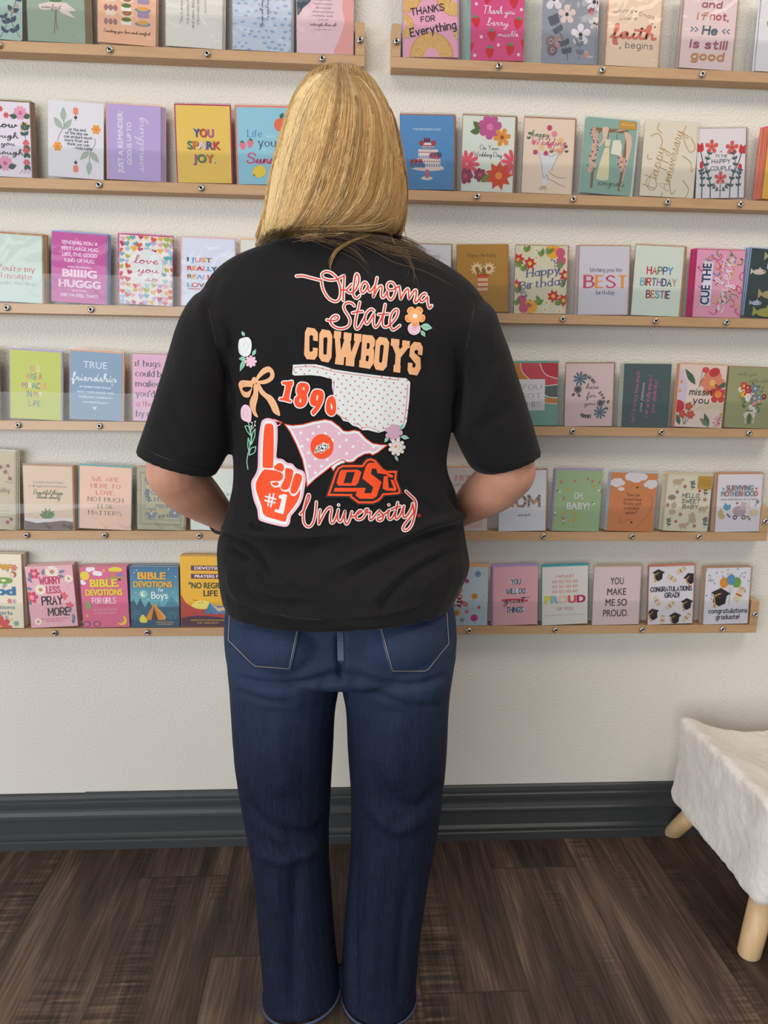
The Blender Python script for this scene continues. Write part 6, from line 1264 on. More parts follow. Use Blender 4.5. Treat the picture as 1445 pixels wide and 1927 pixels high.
    def ins(x, y, P):
        r = False; j = len(P)-1
        for i in range(len(P)):
            if (P[i][1] > y) != (P[j][1] > y) and x < (P[j][0]-P[i][0])*(y-P[i][1])/(P[j][1]-P[i][1]+1e-9)+P[i][0]: r = not r
            j = i
        return r
    inn = [(p.x, p.y) for p in inset(sh, 8)]
    for i in range(-12, 16):
        for j in range(-4, 16):
            x, y = 565+82*i-5.5*j+(41 if j % 2 else 0), 178+12*i+40*j+(4 if j % 2 else 0)
            if ins(x, y, inn): c.dot(*zK([(x, y)])[0], 1.75, (222, 120, 90), lay, 7)
    for s in ([(175, 160), (178, 110), (300, 103), (380, 105), (560, 150), (800, 185), (1180, 233)], [(562, 240), (550, 390)], [(1275, 275), (1262, 480), (1237, 660)], [(590, 560), (640, 598), (700, 625)], [(745, 655), (800, 665), (840, 695), (900, 690), (980, 718)], [(1035, 705), (1150, 690)]): c.line(zK(s), .9, pR, layer=lay+1)
    c.n = lay+2
    # year
    for o, hs in (([(60, 250), (110, 246), (150, 240), (160, 250), (158, 285), (148, 295), (125, 415), (145, 430), (138, 450), (80, 436), (30, 425), (35, 405), (65, 400), (90, 290), (62, 275)], []),
                  ([(255, 258), (300, 270), (318, 310), (305, 355), (296, 375), (300, 430), (275, 480), (235, 500), (195, 490), (175, 450), (182, 405), (207, 380), (195, 350), (200, 300), (220, 265)], [[(262, 300), (274, 315), (268, 335), (257, 325)], [(228, 410), (241, 430), (235, 455), (222, 440)]]),
                  ([(395, 325), (440, 335), (460, 370), (455, 430), (430, 490), (395, 540), (360, 575), (340, 545), (365, 510), (380, 490), (345, 480), (325, 440), (335, 380), (360, 335)], [[(395, 380), (405, 390), (398, 430), (388, 420)]]),
                  ([(530, 390), (560, 400), (578, 450), (580, 530), (555, 575), (515, 575), (485, 540), (480, 490), (495, 420)], [[(530, 455), (545, 490), (540, 525), (528, 500)]])):
        c.n = lay+2; c.outlined(zK(o), pO, pWH, 2.1, [zK(h) for h in hs])
    # pennant
    c.n = 3
    for s in ([(385, 60), (550, 130), (460, 205)],): c.poly(zG(s), pR, [zG([(420, 110), (510, 145), (450, 175)])]); c.line(zG([(405, 88), (470, 118)]), 1.2, pWH); c.line(zG([(450, 190), (500, 168)]), 1.2, pWH)
    pen = zL([(335, 108), (400, 120), (480, 112), (560, 90), (650, 75), (700, 85), (760, 130), (790, 160), (820, 165), (870, 155), (910, 165), (960, 220), (1010, 255), (1070, 265), (1130, 268), (1100, 290), (1050, 330), (1008, 350), (985, 338), (950, 342), (900, 368), (865, 400), (835, 405), (800, 402), (760, 400), (700, 432), (640, 480), (575, 530), (510, 592), (500, 500), (475, 380), (430, 270), (380, 170)])
    c.poly(pen, (226, 72, 42)); c.poly([(p.x, p.y) for p in inset(pen, 1.9)], (228, 230, 230)); pk = inset(pen, 6.2); c.poly([(p.x, p.y) for p in pk], (226, 180, 194)); q = c.n+1
    for x, y in ((465, 180), (558, 182), (652, 182), (755, 183), (518, 230), (705, 232), (810, 233), (860, 283), (760, 283), (523, 330), (812, 335), (575, 378), (665, 380), (530, 430), (622, 430), (575, 480), (600, 132), (1015, 287), (475, 280)): c.dot(*zL([(x, y)])[0], 2.9, pWH, q)
    for s in ([(890, 236), (900, 246)], [(938, 262), (946, 276)], [(930, 290), (940, 302)], [(975, 312), (985, 322)]): c.line(zL(s), 1.6, pWH, layer=q)
    c.dot(*zL([(625, 282)])[0], 21.6, pO, q+1, 40, 23.4); c.n = q+1
    LOGO = [[(50, 750), (185, 350), (230, 270), (310, 228), (480, 226), (645, 228), (670, 190), (720, 130), (790, 112), (870, 140), (920, 200), (1000, 290), (1060, 325), (1240, 325), (1225, 470), (1265, 570), (1300, 660), (1290, 710), (1240, 725), (1010, 742), (980, 790), (920, 845), (830, 880), (580, 880), (440, 775), (440, 755)]]
    LO = ([(290, 310), (570, 305), (632, 345), (580, 530), (530, 578), (240, 578), (210, 530), (260, 350)], [(385, 345), (522, 345), (462, 535), (328, 535)])
    LS = [(705, 250), (740, 200), (790, 186), (880, 190), (955, 260), (970, 325), (1040, 350), (1170, 400), (1168, 445), (1100, 430), (1050, 385), (905, 365), (885, 290), (812, 285), (795, 375), (975, 515), (890, 760), (830, 800), (600, 798), (530, 740), (560, 680), (160, 678), (180, 615), (705, 615), (680, 705), (800, 705), (832, 600), (648, 455)]
    LU = [(1012, 415), (1080, 415), (1095, 615), (1180, 620), (1125, 475), (1180, 485), (1230, 630), (1215, 668), (1060, 662), (992, 625)]
    def small(L):   # the same mark, small and upright in the round badge
        return zC([(345+(x-50)*.262, 745+(y-115)*.262-(x-50)*.07+(14 if y > 600 else 0)*(1 if x < 600 else 0)) for x, y in L])
    c.poly(small(LOGO[0]), pWH); c.poly([(p.x, p.y) for p in inset(small(LOGO[0]), .9)], (96, 60, 60)); c.poly(small(LO[0]), pWH, [small(LO[1])]); c.poly(small(LS), pWH, layer=c.n); c.poly(small(LU), pWH, layer=c.n)
    # white tab under the pennant and the big three-letter mark
    c.poly(zL([(690, 440), (720, 410), (775, 378), (800, 384), (804, 404), (760, 420), (730, 440), (710, 472)]), pR); c.poly(zL([(697, 438), (725, 414), (775, 386), (795, 390), (796, 404), (755, 418), (728, 438), (712, 460)]), pWH)
    halo = inset(zD(LOGO[0]), -3.6); c.poly([(p.x, p.y) for p in halo], pBK); c.poly(zD(LOGO[0]), pO); c.poly([(p.x, p.y) for p in inset(zD(LOGO[0]), 4.0)], pBK)
    c.poly(zD(LO[0]), pO, [zD(LO[1])]); c.poly(zD(LS), pO, layer=c.n); c.poly(zD(LU), pO, layer=c.n); c.dot(*zD([(1325, 703)])[0], 1.4, (150, 60, 60))
    # foam hand
    c.n = 8; hand = zG([(185, 140), (220, 85), (290, 60), (370, 75), (420, 110), (455, 190), (458, 400), (446, 600), (445, 712), (540, 735), (620, 795), (700, 810), (775, 890), (860, 920), (905, 970), (920, 1100), (880, 1350), (830, 1480), (760, 1580), (680, 1680), (660, 1790), (600, 1850), (450, 1830), (190, 1760), (140, 1700), (120, 1560), (60, 1400), (25, 1200), (30, 1090), (100, 970), (130, 850), (135, 600), (150, 350)])
    hs = catmull([Vector(p) for p in hand], 3, True); c.poly([(p.x, p.y) for p in hs], pPK); c.poly([(p.x, p.y) for p in inset(hs, 4.2)], pWH); k = c.n+1
    for s in ([(262, 165), (310, 147), (365, 160), (390, 220), (395, 500), (385, 830), (360, 880), (225, 875), (212, 840), (215, 560), (235, 250)], [(225, 915), (290, 908), (420, 925), (520, 960), (550, 1020), (520, 1080), (460, 1100), (370, 1095), (340, 1115), (360, 1170), (420, 1205), (490, 1195), (520, 1250), (590, 1275), (640, 1270), (680, 1330), (730, 1345), (780, 1310), (832, 1240), (810, 1370), (740, 1500), (620, 1660), (600, 1740), (565, 1765), (420, 1728), (270, 1680), (215, 1620), (190, 1500), (110, 1270), (100, 1150), (140, 1040)], [(360, 1130), (415, 1118), (470, 1120), (465, 1165), (400, 1170)], [(400, 890), (440, 820), (495, 800), (550, 830), (560, 900), (525, 940)], [(585, 900), (630, 885), (700, 910), (715, 960), (660, 1180), (600, 1240), (530, 1230), (512, 1180), (575, 1050)], [(740, 990), (800, 975), (855, 1010), (855, 1080), (790, 1250), (730, 1305), (680, 1290), (672, 1220)]): c.poly(zG(s), pO, smooth=True, layer=k, n=4)
    for s in ([(330, 1310), (300, 1500)], [(395, 1310), (345, 1520)], [(258, 1350), (425, 1395)], [(252, 1415), (415, 1455)]): c.line(zG(s), 3.1, pWH, False, k+1)
    c.poly(zG([(480, 1335), (560, 1310), (615, 1325), (610, 1360), (565, 1585), (552, 1645), (405, 1600), (420, 1560), (478, 1572), (525, 1395), (472, 1375)]), pWH, layer=k+1)
    # bow
    c.n = 2; LT = (250, 208, 176)
    for o, hs in (([(260, 340), (200, 335), (110, 330), (65, 370), (75, 440), (120, 540), (180, 565), (220, 540), (258, 400)], [[(240, 425), (140, 422), (115, 450), (150, 485), (200, 480)]]), ([(300, 300), (370, 190), (430, 150), (485, 145), (540, 200), (550, 280), (510, 340), (420, 380), (320, 370)], [[(330, 330), (400, 255), (470, 220), (495, 240), (480, 290), (410, 325)]]), ([(270, 390), (320, 400), (330, 550), (300, 680), (300, 750), (330, 832), (270, 800), (220, 680), (220, 600), (265, 500)], []), ([(310, 370), (350, 380), (420, 490), (520, 550), (590, 660), (628, 810), (540, 770), (500, 690), (440, 590), (350, 500)], [])):
        c.poly(zJ(o), pPE, [zJ(h) for h in hs], True, 3)
    c.dot(*zJ([(278, 332)])[0], 5.2, pPE, 4, 14, 6.6); c.n = 5
    for s in ([(75, 380), (120, 345), (240, 350)], [(320, 280), (390, 190), (470, 150)], [(310, 420), (326, 540), (296, 660), (290, 740)], [(345, 400), (430, 500), (520, 560), (585, 670), (612, 780)], [(268, 315), (266, 350)]): c.line(zJ(s), .9, LT, layer=5)
    # flowers
    def leaf(x, y, ln, ang, col, wd=.28):
        a = math.radians(ang); d = Vector((math.cos(a), math.sin(a)))*ln; q = Vector((-d.y, d.x))*wd; o = Vector((x, y)); P = [o, o+d*.3+q*.85, o+d*.55+q, o+d*.8+q*.5, o+d, o+d*.8-q*.5, o+d*.55-q, o+d*.3-q*.85]
        c.poly([(p.x, p.y) for p in P], col); c.line([(o.x+d.x*.2, o.y+d.y*.2), (o.x+d.x*.85, o.y+d.y*.85)], .7, (92, 150, 128))
    def bloom(x, y, r, n, col, rot=0, ctr=None):
        P = []
        for i in range(n*6):
            t = 2*PI*i/(n*6); rr = r*(.66+.34*abs(math.cos(n*t/2))**.55); P.append((x+rr*math.cos(t+rot), y+rr*math.sin(t+rot)))
        c.poly(P, col)
        if ctr: c.dot(x, y, r*.25, ctr)
    c.n = 2; (x, y), = zI([(110, 1010)]); leaf(x+5, y+3, 11, 240, pMI); leaf(*zI([(250, 1300)])[0], 15, -62, pMI, .22); leaf(*zI([(165, 1335)])[0], 14, 178, pMI); leaf(*zI([(155, 1330)])[0], 27, 112, pMI, .16)
    c.poly(zI([(100, 1060), (190, 1045), (235, 1100), (240, 1190), (215, 1280), (150, 1310), (80, 1270), (60, 1180), (70, 1090)]), pWH, smooth=True); c.line(zI([(130, 1180), (150, 1110), (190, 1130), (190, 1200), (150, 1230)]), .8, (200, 206, 206)); bloom(*zI([(230, 1375)])[0], 11.5, 8, (240, 190, 204))
    c.poly(zJ([(150, 660), (215, 690), (240, 780), (230, 890), (190, 900), (110, 860), (92, 770), (105, 700)]), (240, 200, 212), smooth=True); c.line(zJ([(150, 720), (190, 760), (180, 830), (140, 820), (135, 760)]), .9, (226, 172, 192))
    for s in ([(195, 900), (235, 1060), (220, 1220), (190, 1340), (178, 1440), (192, 1540)], [(150, 950), (180, 1020), (225, 1080)], [(150, 950), (200, 960), (230, 1070)], [(290, 990), (250, 1060), (235, 1200)], [(290, 990), (280, 1100), (240, 1200)], [(195, 1110), (190, 1220), (205, 1290)], [(195, 1110), (215, 1180), (215, 1260)], [(300, 1230), (230, 1260), (205, 1350)], [(300, 1230), (280, 1310), (205, 1350)]): c.line(zJ(s), 1.5, pMI, layer=5)
    for s in ([(240, 1000), (250, 950), (245, 905)], [(255, 990), (280, 940), (290, 890)], [(240, 1010), (236, 960)]): c.line(zJ(s), .7, pWH, layer=6)
    for x, y in ((245, 905), (290, 890), (238, 955), (288, 945)): c.dot(*zJ([(x, y)])[0], 1.5, pWH, 6)
    c.n = 3; leaf(*zB([(1010, 1260)])[0], 23, 10, pMI, .3); leaf(*zB([(1020, 1350)])[0], 15, 56, pMI, .26)
    (x, y), = zB([(880, 1315)]); c.dot(x, y, 12.2, (238, 196, 214), n=20); c.line([(x-7, y-1), (x-3, y-7), (x+5, y-6), (x+8, y+1), (x+3, y+7), (x-4, y+6)], .9, pWH); c.line([(x-3, y), (x, y-3), (x+3, y), (x, y+3)], .8, (222, 160, 190))
    (x, y), = zB([(900, 1055)]); bloom(x, y, 20, 5, (242, 172, 110), .3); c.dot(x, y, 4.4, pWH, n=12)
    for k in range(5):
        t = .3+2*PI*k/5; u, v = x+13.5*math.cos(t), y+13.5*math.sin(t); c.line([(u+4*math.cos(t+1.7), v+4*math.sin(t+1.7)), (u+3.6*math.cos(t), v+3.6*math.sin(t)), (u+4*math.cos(t-1.7), v+4*math.sin(t-1.7))], .9, (226, 104, 50))
    c.n = 8; leaf(*zK([(1200, 720)])[0], 14, -64, pMI, .3); leaf(*zK([(1205, 780)])[0], 17, 12, pMI, .24); leaf(*zK([(1090, 780)])[0], 14, 124, pMI, .24); leaf(*zK([(1150, 960)])[0], 14, 64, (150, 180, 160), .2); bloom(*zK([(1140, 745)])[0], 17, 7, (206, 164, 186))
    (x, y), = zK([(1170, 885)]); bloom(x, y, 16.5, 9, (226, 216, 208)); c.line([(x-10, y), (x-4, y-9), (x+7, y-8), (x+11, y+2), (x+4, y+10), (x-6, y+8)], .8, (190, 170, 160)); c.line([(x-5, y+1), (x, y-5), (x+6, y), (x+1, y+6)], .8, (190, 170, 160)); c.dot(x-2, y-1, 2.6, (226, 150, 100))
    # last line of script
    c.n = 6
    script([zE([(110, 640), (180, 560), (240, 440), (290, 330), (300, 250), (275, 235), (250, 300), (215, 430), (185, 560), (175, 700), (190, 820), (240, 890), (300, 900), (360, 850), (405, 740), (430, 600), (440, 480), (447, 385)]), zE([(525, 550), (505, 680), (500, 840)]), zE([(500, 845), (560, 720), (630, 590), (700, 510), (750, 505), (765, 570), (745, 680), (745, 790), (775, 825), (820, 790), (870, 680), (905, 560)]), zE([(905, 545), (890, 680), (905, 770), (945, 800), (980, 760), (1020, 660), (1045, 580)]), zE([(1045, 580), (1035, 690), (1050, 810), (1080, 845), (1120, 800), (1160, 700), (1190, 590)]), zE([(1170, 680), (1220, 690), (1280, 660), (1370, 600), (1390, 570), (1340, 575), (1280, 650), (1280, 730), (1340, 755), (1420, 720), (1464, 650), (1514, 570), (1524, 540), (1484, 545), (1464, 600), (1514, 610), (1574, 595)]),
            zF([(245, 595), (230, 690), (240, 755), (290, 730), (360, 640), (430, 565)]), zF([(430, 565), (450, 600), (500, 640), (515, 700), (480, 760), (430, 775), (390, 750), (410, 710), (470, 685), (520, 650), (570, 620), (630, 560)]), zF([(635, 555), (610, 650), (625, 730), (670, 745), (720, 690), (770, 590)]), zF([(815, 400), (790, 530), (765, 650), (775, 730), (815, 725), (880, 640), (940, 480)]), zF([(680, 545), (780, 500), (870, 472)]), zF([(945, 470), (925, 600), (940, 700), (980, 700), (1050, 620), (1110, 500), (1125, 420)]),
            zF([(1130, 430), (1150, 590), (1090, 690), (1010, 790), (940, 890), (930, 960), (980, 980), (1050, 940), (1110, 850), (1150, 720), (1185, 560), (1195, 420), (1160, 330), (1080, 250), (985, 160)]), zF([(628, 445), (632, 447)]), zE([(910, 448), (914, 450)])], 2.9, 6.6)
    (x, y), = zF([(1262, 665)])
    c.line([(x+3*math.cos(t), y+3*math.sin(t)) for t in (2*PI*k/12 for k in range(13))], .8, pR); c.line([(x-1, y+1.4), (x-1, y-1.4), (x+.8, y-.8), (x-.6, y), (x+1, y+1.4)], .6, pR, False)
    return c.build('back_print', m_ink('screen_print', .6, .25), shirt)
pr_o = shirt_print(); pr_o['label'] = 'colourful printed lettering, pennant, foam hand and flowers'
# collar and hem seams of the shirt
def garment_seams():
    for s in ([(262, 836), (300, 858), (350, 874), (404, 884)], [(1010, 840), (975, 862), (930, 876), (897, 876)], [(424, 1112), (460, 1136), (520, 1156), (600, 1166), (680, 1164), (760, 1152), (820, 1126), (838, 1108)], [(383, 520), (392, 580), (410, 660), (428, 730), (440, 790)], [(893, 572), (888, 600), (874, 670), (862, 730)]):
        hem = Cloth(shirt_me, 6, .0006); hem.line(s, 1.1, (22, 20, 21), layer=0); hem.build('seam', M_INK, shirt)
garment_seams()

# pockets and centre seam of the jeans
def pocket(P, opening):
    c = Cloth(jeans_me, 6, .0022, .0003); c.poly(P, (36, 50, 86)); top = c.build('pocket', M_DENIM, jeans)
    sd = top.modifiers.new('thickness', 'SOLIDIFY'); sd.thickness = .003; sd.offset = -1
    s = Cloth(jeans_me, 5, .0040, .0003)
    e = inset(P, 3.2); n = len(e)
    e = e+e[:1]
    for a, b in zip(e, e[1:]):
        k = max(2, int((b-a).length/3.4))
        for i in range(k): s.line([tuple(a.lerp(b, (i+.1)/k)), tuple(a.lerp(b, (i+.9)/k))], 1.5, (140, 130, 122), False, 0)
    s.line(opening, 2.2, (56, 76, 106), False, 1)
    s.build('stitching', M_INK, top)
pocket([(430, 1120), (568, 1160), (546, 1262), (480, 1257), (470, 1250), (426, 1206)], [(567, 1162), (546, 1262)])
pocket([(708, 1160), (842, 1124), (848, 1212), (808, 1262), (800, 1266), (736, 1266)], [(709, 1162), (736, 1266)])
cs = Cloth(jeans_me, 4, .0022, .0006)
cs.line([(639, 1150), (640, 1200), (641, 1243)], 12, (52, 68, 100), layer=0)
for dx in (-4, 0, 4):
    for k in range(22): cs.line([(639.5+dx, 1160+k*3.8), (639.6+dx, 1162.4+k*3.8)], .9, (130, 134, 140), False, 1)
cs.build('centre_seam', M_INK, jeans)
# frayed pale edge along the trouser hems
fr = []
for rows in (((494, 1874), (640, 1853), -.47, .071), ((643, 1868), (782, 1879), -.47, .071)):
    R = ring(rows[0], rows[1], rows[2], rows[3]+.0015, 40, 2.15); c0 = sum(R, Vector())/40; z0 = min(p.z for p in R)
    fr.append([c0+(p-c0)*1.008 for p in R])
bm = bmesh.new()
for R in fr:
    lo = [bm.verts.new((p.x, p.y, max(.003, p.z-.004))) for p in R]; hi = [bm.verts.new((p.x, p.y, max(.007, p.z+.0015))) for p in R]
    for i in range(40): bm.faces.new((lo[i], lo[(i+1) % 40], hi[(i+1) % 40], hi[i]))
o = bm_obj('frayed_hem', bm, plain('pale_denim_thread', (70, 84, 116), .9), jeans, True); o.modifiers.new('t', 'SOLIDIFY').thickness = .0015
# shoes, mostly under the trouser hems
M_SHOE, M_SOLE = plain('tan_leather', (176, 132, 92), .5), plain('rubber_sole', (206, 196, 180), .7)
for s, x in ((-1, at(566, 1835, -.45).x), (1, at(716, 1835, -.45).x)):
    bm = bmesh.new(); limb(bm, [((x, -.462, .045), .036), ((x, -.41, .043), .038), ((x+s*.004, -.34, .036), .037), ((x+s*.007, -.29, .03), .026)]); me = fused(bm, .005, 3)
    for v in me.vertices: v.co.z = max(v.co.z, .012)
    sh = link_mesh('shoe', me, M_SHOE, person)
    bm = bmesh.new(); n = 28; lo = []; hi = []
    for i in range(n):
        t = 2*PI*i/n; q = Vector((x+s*.003+.04*math.cos(t)*(1+.12*math.sin(t)), -.385+.122*math.sin(t), 0)); lo.append(bm.verts.new((q.x, q.y, .0005))); hi.append(bm.verts.new((q.x, q.y, .014)))
    for i in range(n): bm.faces.new((lo[i], lo[(i+1) % n], hi[(i+1) % n], hi[i]))
    bm.faces.new(hi); bm.faces.new(lo[::-1]); bm_obj('sole', bm, M_SOLE, sh)
# dark band round the left wrist
wr = at(432, 984, -.325); el = at(322, 893, -.452); ax = (wr-el).normalized(); bp = el.lerp(wr, .9); bm = bmesh.new(); x0 = ax.orthogonal().normalized(); y0 = ax.cross(x0); T = []
for i in range(24):
    c = x0*math.cos(2*PI*i/24)+y0*math.sin(2*PI*i/24); T.append([bm.verts.new(bp+c*(.0285+.0028*math.cos(2*PI*k/8))+ax*.0035*math.sin(2*PI*k/8)) for k in range(8)])
for i in range(24):
    for k in range(8): bm.faces.new((T[i][k], T[(i+1) % 24][k], T[(i+1) % 24][(k+1) % 8], T[i][(k+1) % 8]))
bm_obj('wrist_band', bm, plain('dark_elastic', (40, 36, 38), .8), person, True)

# ------------------------------------------------------------------ hair
def m_hair():
    m, nt, b = newmat('blond_hair'); a = nd(nt, 'ShaderNodeAttribute', attribute_name='ink'); nt.links.new(a.outputs['Color'], b.inputs['Base Color'])
    b.inputs['Roughness'].default_value = .42; b.inputs['Specular IOR Level'].default_value = .25; return m
M_HAIR = m_hair()
def build_hair():
    r = random.Random(21); bm = bmesh.new()
    loft(bm, [ring((630, 133), (652, 134), -.44, .012), ring((598, 146), (684, 147), -.44, .05), ring((572, 166), (703, 168), -.44, .076), ring((550, 200), (725, 202), -.442, .093), ring((535, 245), (741, 247), -.444, .101), ring((519, 300), (751, 302), -.446, .103), ring((508, 350), (757, 352), -.448, .1), ring((500, 395), (757, 398), -.452, .096), ring((495, 425), (748, 428), -.456, .089), ring((494, 447), (734, 446), -.458, .078)])
    loft(bm, [ring((504, 380), (560, 392), -.455, .05), ring((494, 418), (548, 432), -.45, .048), ring((482, 448), (530, 456), -.44, .04), ring((478, 462), (516, 466), -.41, .03), ring((482, 480), (514, 486), -.375, .02)])
    loft(bm, [ring((712, 330), (760, 330), -.45, .05), ring((716, 380), (764, 382), -.44, .045), ring((722, 420), (760, 424), -.425, .038), ring((726, 448), (752, 450), -.405, .028), ring((732, 470), (750, 472), -.38, .018)])
    base = fused(bm, .006, 5); tree = bvh_of(base)
    vs, fs, cs = [], [], []
    pal = [(218, 172, 110), (228, 186, 124), (206, 160, 100), (186, 142, 88), (238, 204, 146), (164, 124, 78), (246, 218, 166), (134, 101, 64)]
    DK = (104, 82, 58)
    def strand(P, col, rad, root=True, tipfade=False):
        n = len(P); k0 = len(vs)
        for i, p in enumerate(P):
            d = (P[min(i+1, n-1)]-P[max(i-1, 0)]).normalized(); x = d.cross(Vector((0, 1, .2))).normalized(); y = d.cross(x); w = rad*(1-.65*(i/(n-1))**3)
            for q in range(3): t = 2*PI*q/3+.5; vs.append(p+(x*math.cos(t)+y*math.sin(t))*w)
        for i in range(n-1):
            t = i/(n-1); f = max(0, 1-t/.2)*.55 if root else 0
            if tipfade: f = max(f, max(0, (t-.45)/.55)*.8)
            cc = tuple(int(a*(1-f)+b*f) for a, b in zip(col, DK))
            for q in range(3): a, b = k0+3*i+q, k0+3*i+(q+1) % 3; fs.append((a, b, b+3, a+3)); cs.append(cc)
    G = [[(627, 128), (584, 145), (553, 182), (532, 240), (514, 310), (501, 370), (493, 430), (480, 470)], [(630, 127), (600, 148), (572, 200), (550, 270), (532, 340), (518, 400), (504, 440), (486, 468)], [(632, 126), (612, 162), (592, 220), (570, 290), (552, 350), (536, 400), (518, 437), (497, 462)], [(636, 126), (625, 170), (608, 240), (590, 310), (570, 370), (550, 415), (527, 443), (505, 456)],
         [(640, 126), (640, 180), (628, 250), (610, 320), (590, 375), (565, 418), (540, 442), (514, 454)], [(645, 126), (655, 180), (650, 250), (635, 320), (612, 380), (585, 422), (557, 441), (532, 448)], [(650, 127), (672, 180), (672, 250), (660, 320), (640, 380), (610, 420), (578, 440), (548, 446)], [(655, 128), (688, 182), (695, 250), (688, 320), (668, 380), (635, 420), (602, 437), (562, 442)],
         [(660, 129), (700, 182), (715, 250), (712, 320), (698, 378), (665, 414), (628, 432), (580, 440)], [(665, 131), (712, 187), (731, 260), (733, 328), (723, 380), (698, 412), (652, 428), (600, 436)], [(668, 133), (720, 197), (742, 270), (748, 335), (742, 384), (724, 412), (690, 426), (630, 434)], [(670, 135), (726, 210), (748, 290), (756, 350), (754, 395), (742, 420), (716, 432), (668, 438)], [(672, 134), (734, 205), (757, 290), (765, 350), (764, 395), (757, 425), (748, 444), (740, 462)]]
    GC = [[Vector(p) for p in catmull([Vector(q) for q in g], 4)] for g in G]; m = len(GC[0])
    def hug(x, y, lift):
        d = ray(x, y).normalized(); h = tree.ray_cast(CAM, d)
        if h[0] is None:
            h = None
            for k in range(1, 9):
                xx = x+(640-x)*.012*k; h2 = tree.ray_cast(CAM, ray(xx, y).normalized())
                if h2[0] is not None: h = h2; break
            if h is None: return None
            return CAM+ray(x, y)*((h[0].y-CAM.y)/ray(x, y).y)
        return h[0]-d*lift
    # locks fan from the crown; neighbours share a tone so that broad streaks show
    NL = 300
    for l in range(NL):
        u0 = r.uniform(0, len(G)-1.001); tone = tuple(.75*a+.25*b for a, b in zip(r.choice(pal), (210, 172, 116))); lift0 = r.uniform(.0005, .007); wob = r.uniform(-1, 1)*9; ph = r.uniform(0, 6); t0 = 0 if r.random() < .7 else r.uniform(.0, .35); t1 = r.choice((1, 1, 1, r.uniform(.75, 1)))
        if u0 < 3.2 and r.random() < .75: tone = tuple(.6*a+.4*b for a, b in zip(r.choice((pal[1], pal[4], pal[6])), (224, 188, 132)))
        elif u0 > 7 and r.random() < .5: tone = tuple(.5*a+.5*b for a, b in zip(r.choice((pal[2], pal[3], pal[5])), (178, 136, 86)))
        for s in range(24):
            u = min(max(u0+r.gauss(0, .16), 0), len(G)-1.001); gi = int(u); f = u-gi; P = []; w2 = r.uniform(-2.0, 2.0)
            for k in range(m):
                t = k/(m-1)
                if t < t0 or t > t1: continue
                q = GC[gi][k].lerp(GC[gi+1][k], f); w = wob*math.sin(t*5+ph)*t*(1-t)*1.6+w2*math.sin(t*PI)*.8+r.uniform(-.22, .22)
                h = hug(q.x+w, q.y, (lift0+r.uniform(0, .002))*(.35+.65*math.sin(PI*min(1, t+.12))))
                if h is not None: P.append(h)
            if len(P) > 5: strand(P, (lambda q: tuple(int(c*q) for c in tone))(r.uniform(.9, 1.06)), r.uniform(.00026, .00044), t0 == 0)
    # sides and front, hanging straight: follow the outline of the head all the way round
    hd = at(637, 302, -.43); ctr = Vector((hd.x, -.44, 0))
    for k in range(1600):
        th = r.uniform(0, 2*PI)
        back = math.sin(th) < -.45 or (math.sin(th) > .55 and abs(math.cos(th)) < .62)
        P = []; z0, z1 = hd.z, hd.z-.17+r.uniform(-.02, .03); tw = r.uniform(-.1, .1); c0 = Vector((ctr.x, ctr.y, hd.z))
        for i in range(7):
            ph = math.radians(8+80*i/6); d = Vector((math.cos(th)*math.sin(ph), math.sin(th)*math.sin(ph), math.cos(ph))); h = tree.ray_cast(c0+d*.4, -d)
            if h[0] is not None: P.append(h[0]+d*r.uniform(.0005, .003))
        if back: z1 = z0-.02
        for i in range(2, 14):
            z = z0+(z1-z0)*(i/13)**1.15; t = th+tw*i/13; d = Vector((math.cos(t), math.sin(t), 0)); h = tree.ray_cast(Vector((ctr.x, ctr.y, z))+d*.4, -d)
            if h[0] is not None: P.append(h[0]+d*r.uniform(.0005, .003))
        if len(P) > 5: strand(P, tuple(int(.5*c+.5*e) for c, e in zip(r.choice(pal), (206, 168, 112))), .0005)
    # horizontal sweep over the nape and loose dark ends over the shoulder
    st = bvh_of(shirt_me)
    def over(x, y, lift):
        d = ray(x, y).normalized(); a, b = st.ray_cast(CAM, d), tree.ray_cast(CAM, d); L = [h[3] for h in (a, b) if h[0] is not None]
        return CAM+d*(min(L)-lift) if L else CAM+ray(x, y)*((-.46-CAM.y)/ray(x, y).y)
    for guide, n, col, wv, rad in (([(742, 405), (725, 422), (690, 430), (640, 434), (590, 437), (545, 444)], 150, pal, 7, .0005), ([(748, 396), (740, 424), (735, 440), (742, 456)], 60, pal[:3]+[(206, 150, 110)], 5, .0005), ([(600, 438), (660, 440), (720, 446), (770, 458), (812, 482)], 85, [(92, 72, 54), (116, 92, 66), (70, 56, 46)], 9, .0004), ([(640, 438), (690, 452), (735, 470), (790, 480), (850, 505)], 40, [(92, 72, 54), (126, 100, 70)], 12, .00032), ([(700, 440), (665, 452), (635, 470), (622, 492), (620, 506)], 34, [(176, 140, 86), (150, 116, 72)], 3.2, .0004), ([(560, 440), (610, 450), (660, 462), (690, 490)], 26, [(84, 68, 52), (116, 92, 66)], 18, .0003), ([(720, 446), (760, 470), (775, 500), (768, 530)], 12, [(104, 84, 60)], 22, .00028), ([(760, 360), (766, 395), (760, 425), (764, 445)], 26, pal, 4, .0004)):
        g = catmull([Vector(q) for q in guide], 5)
        for k in range(n):
            o1, o2 = r.gauss(0, wv*.45), r.gauss(0, wv); P = []; e = r.randint(int(len(g)*.7), len(g)); lf = r.uniform(.0015, .006)
            for i, q in enumerate(g[:e]):
                t = i/len(g); P.append(over(q.x+r.uniform(-.3, .3)+o2*t*.4, q.y+o1*(1-t)+o2*t, lf))
            strand(P, r.choice(col), rad, False)
    cap = link_mesh('hair', base, None, person)
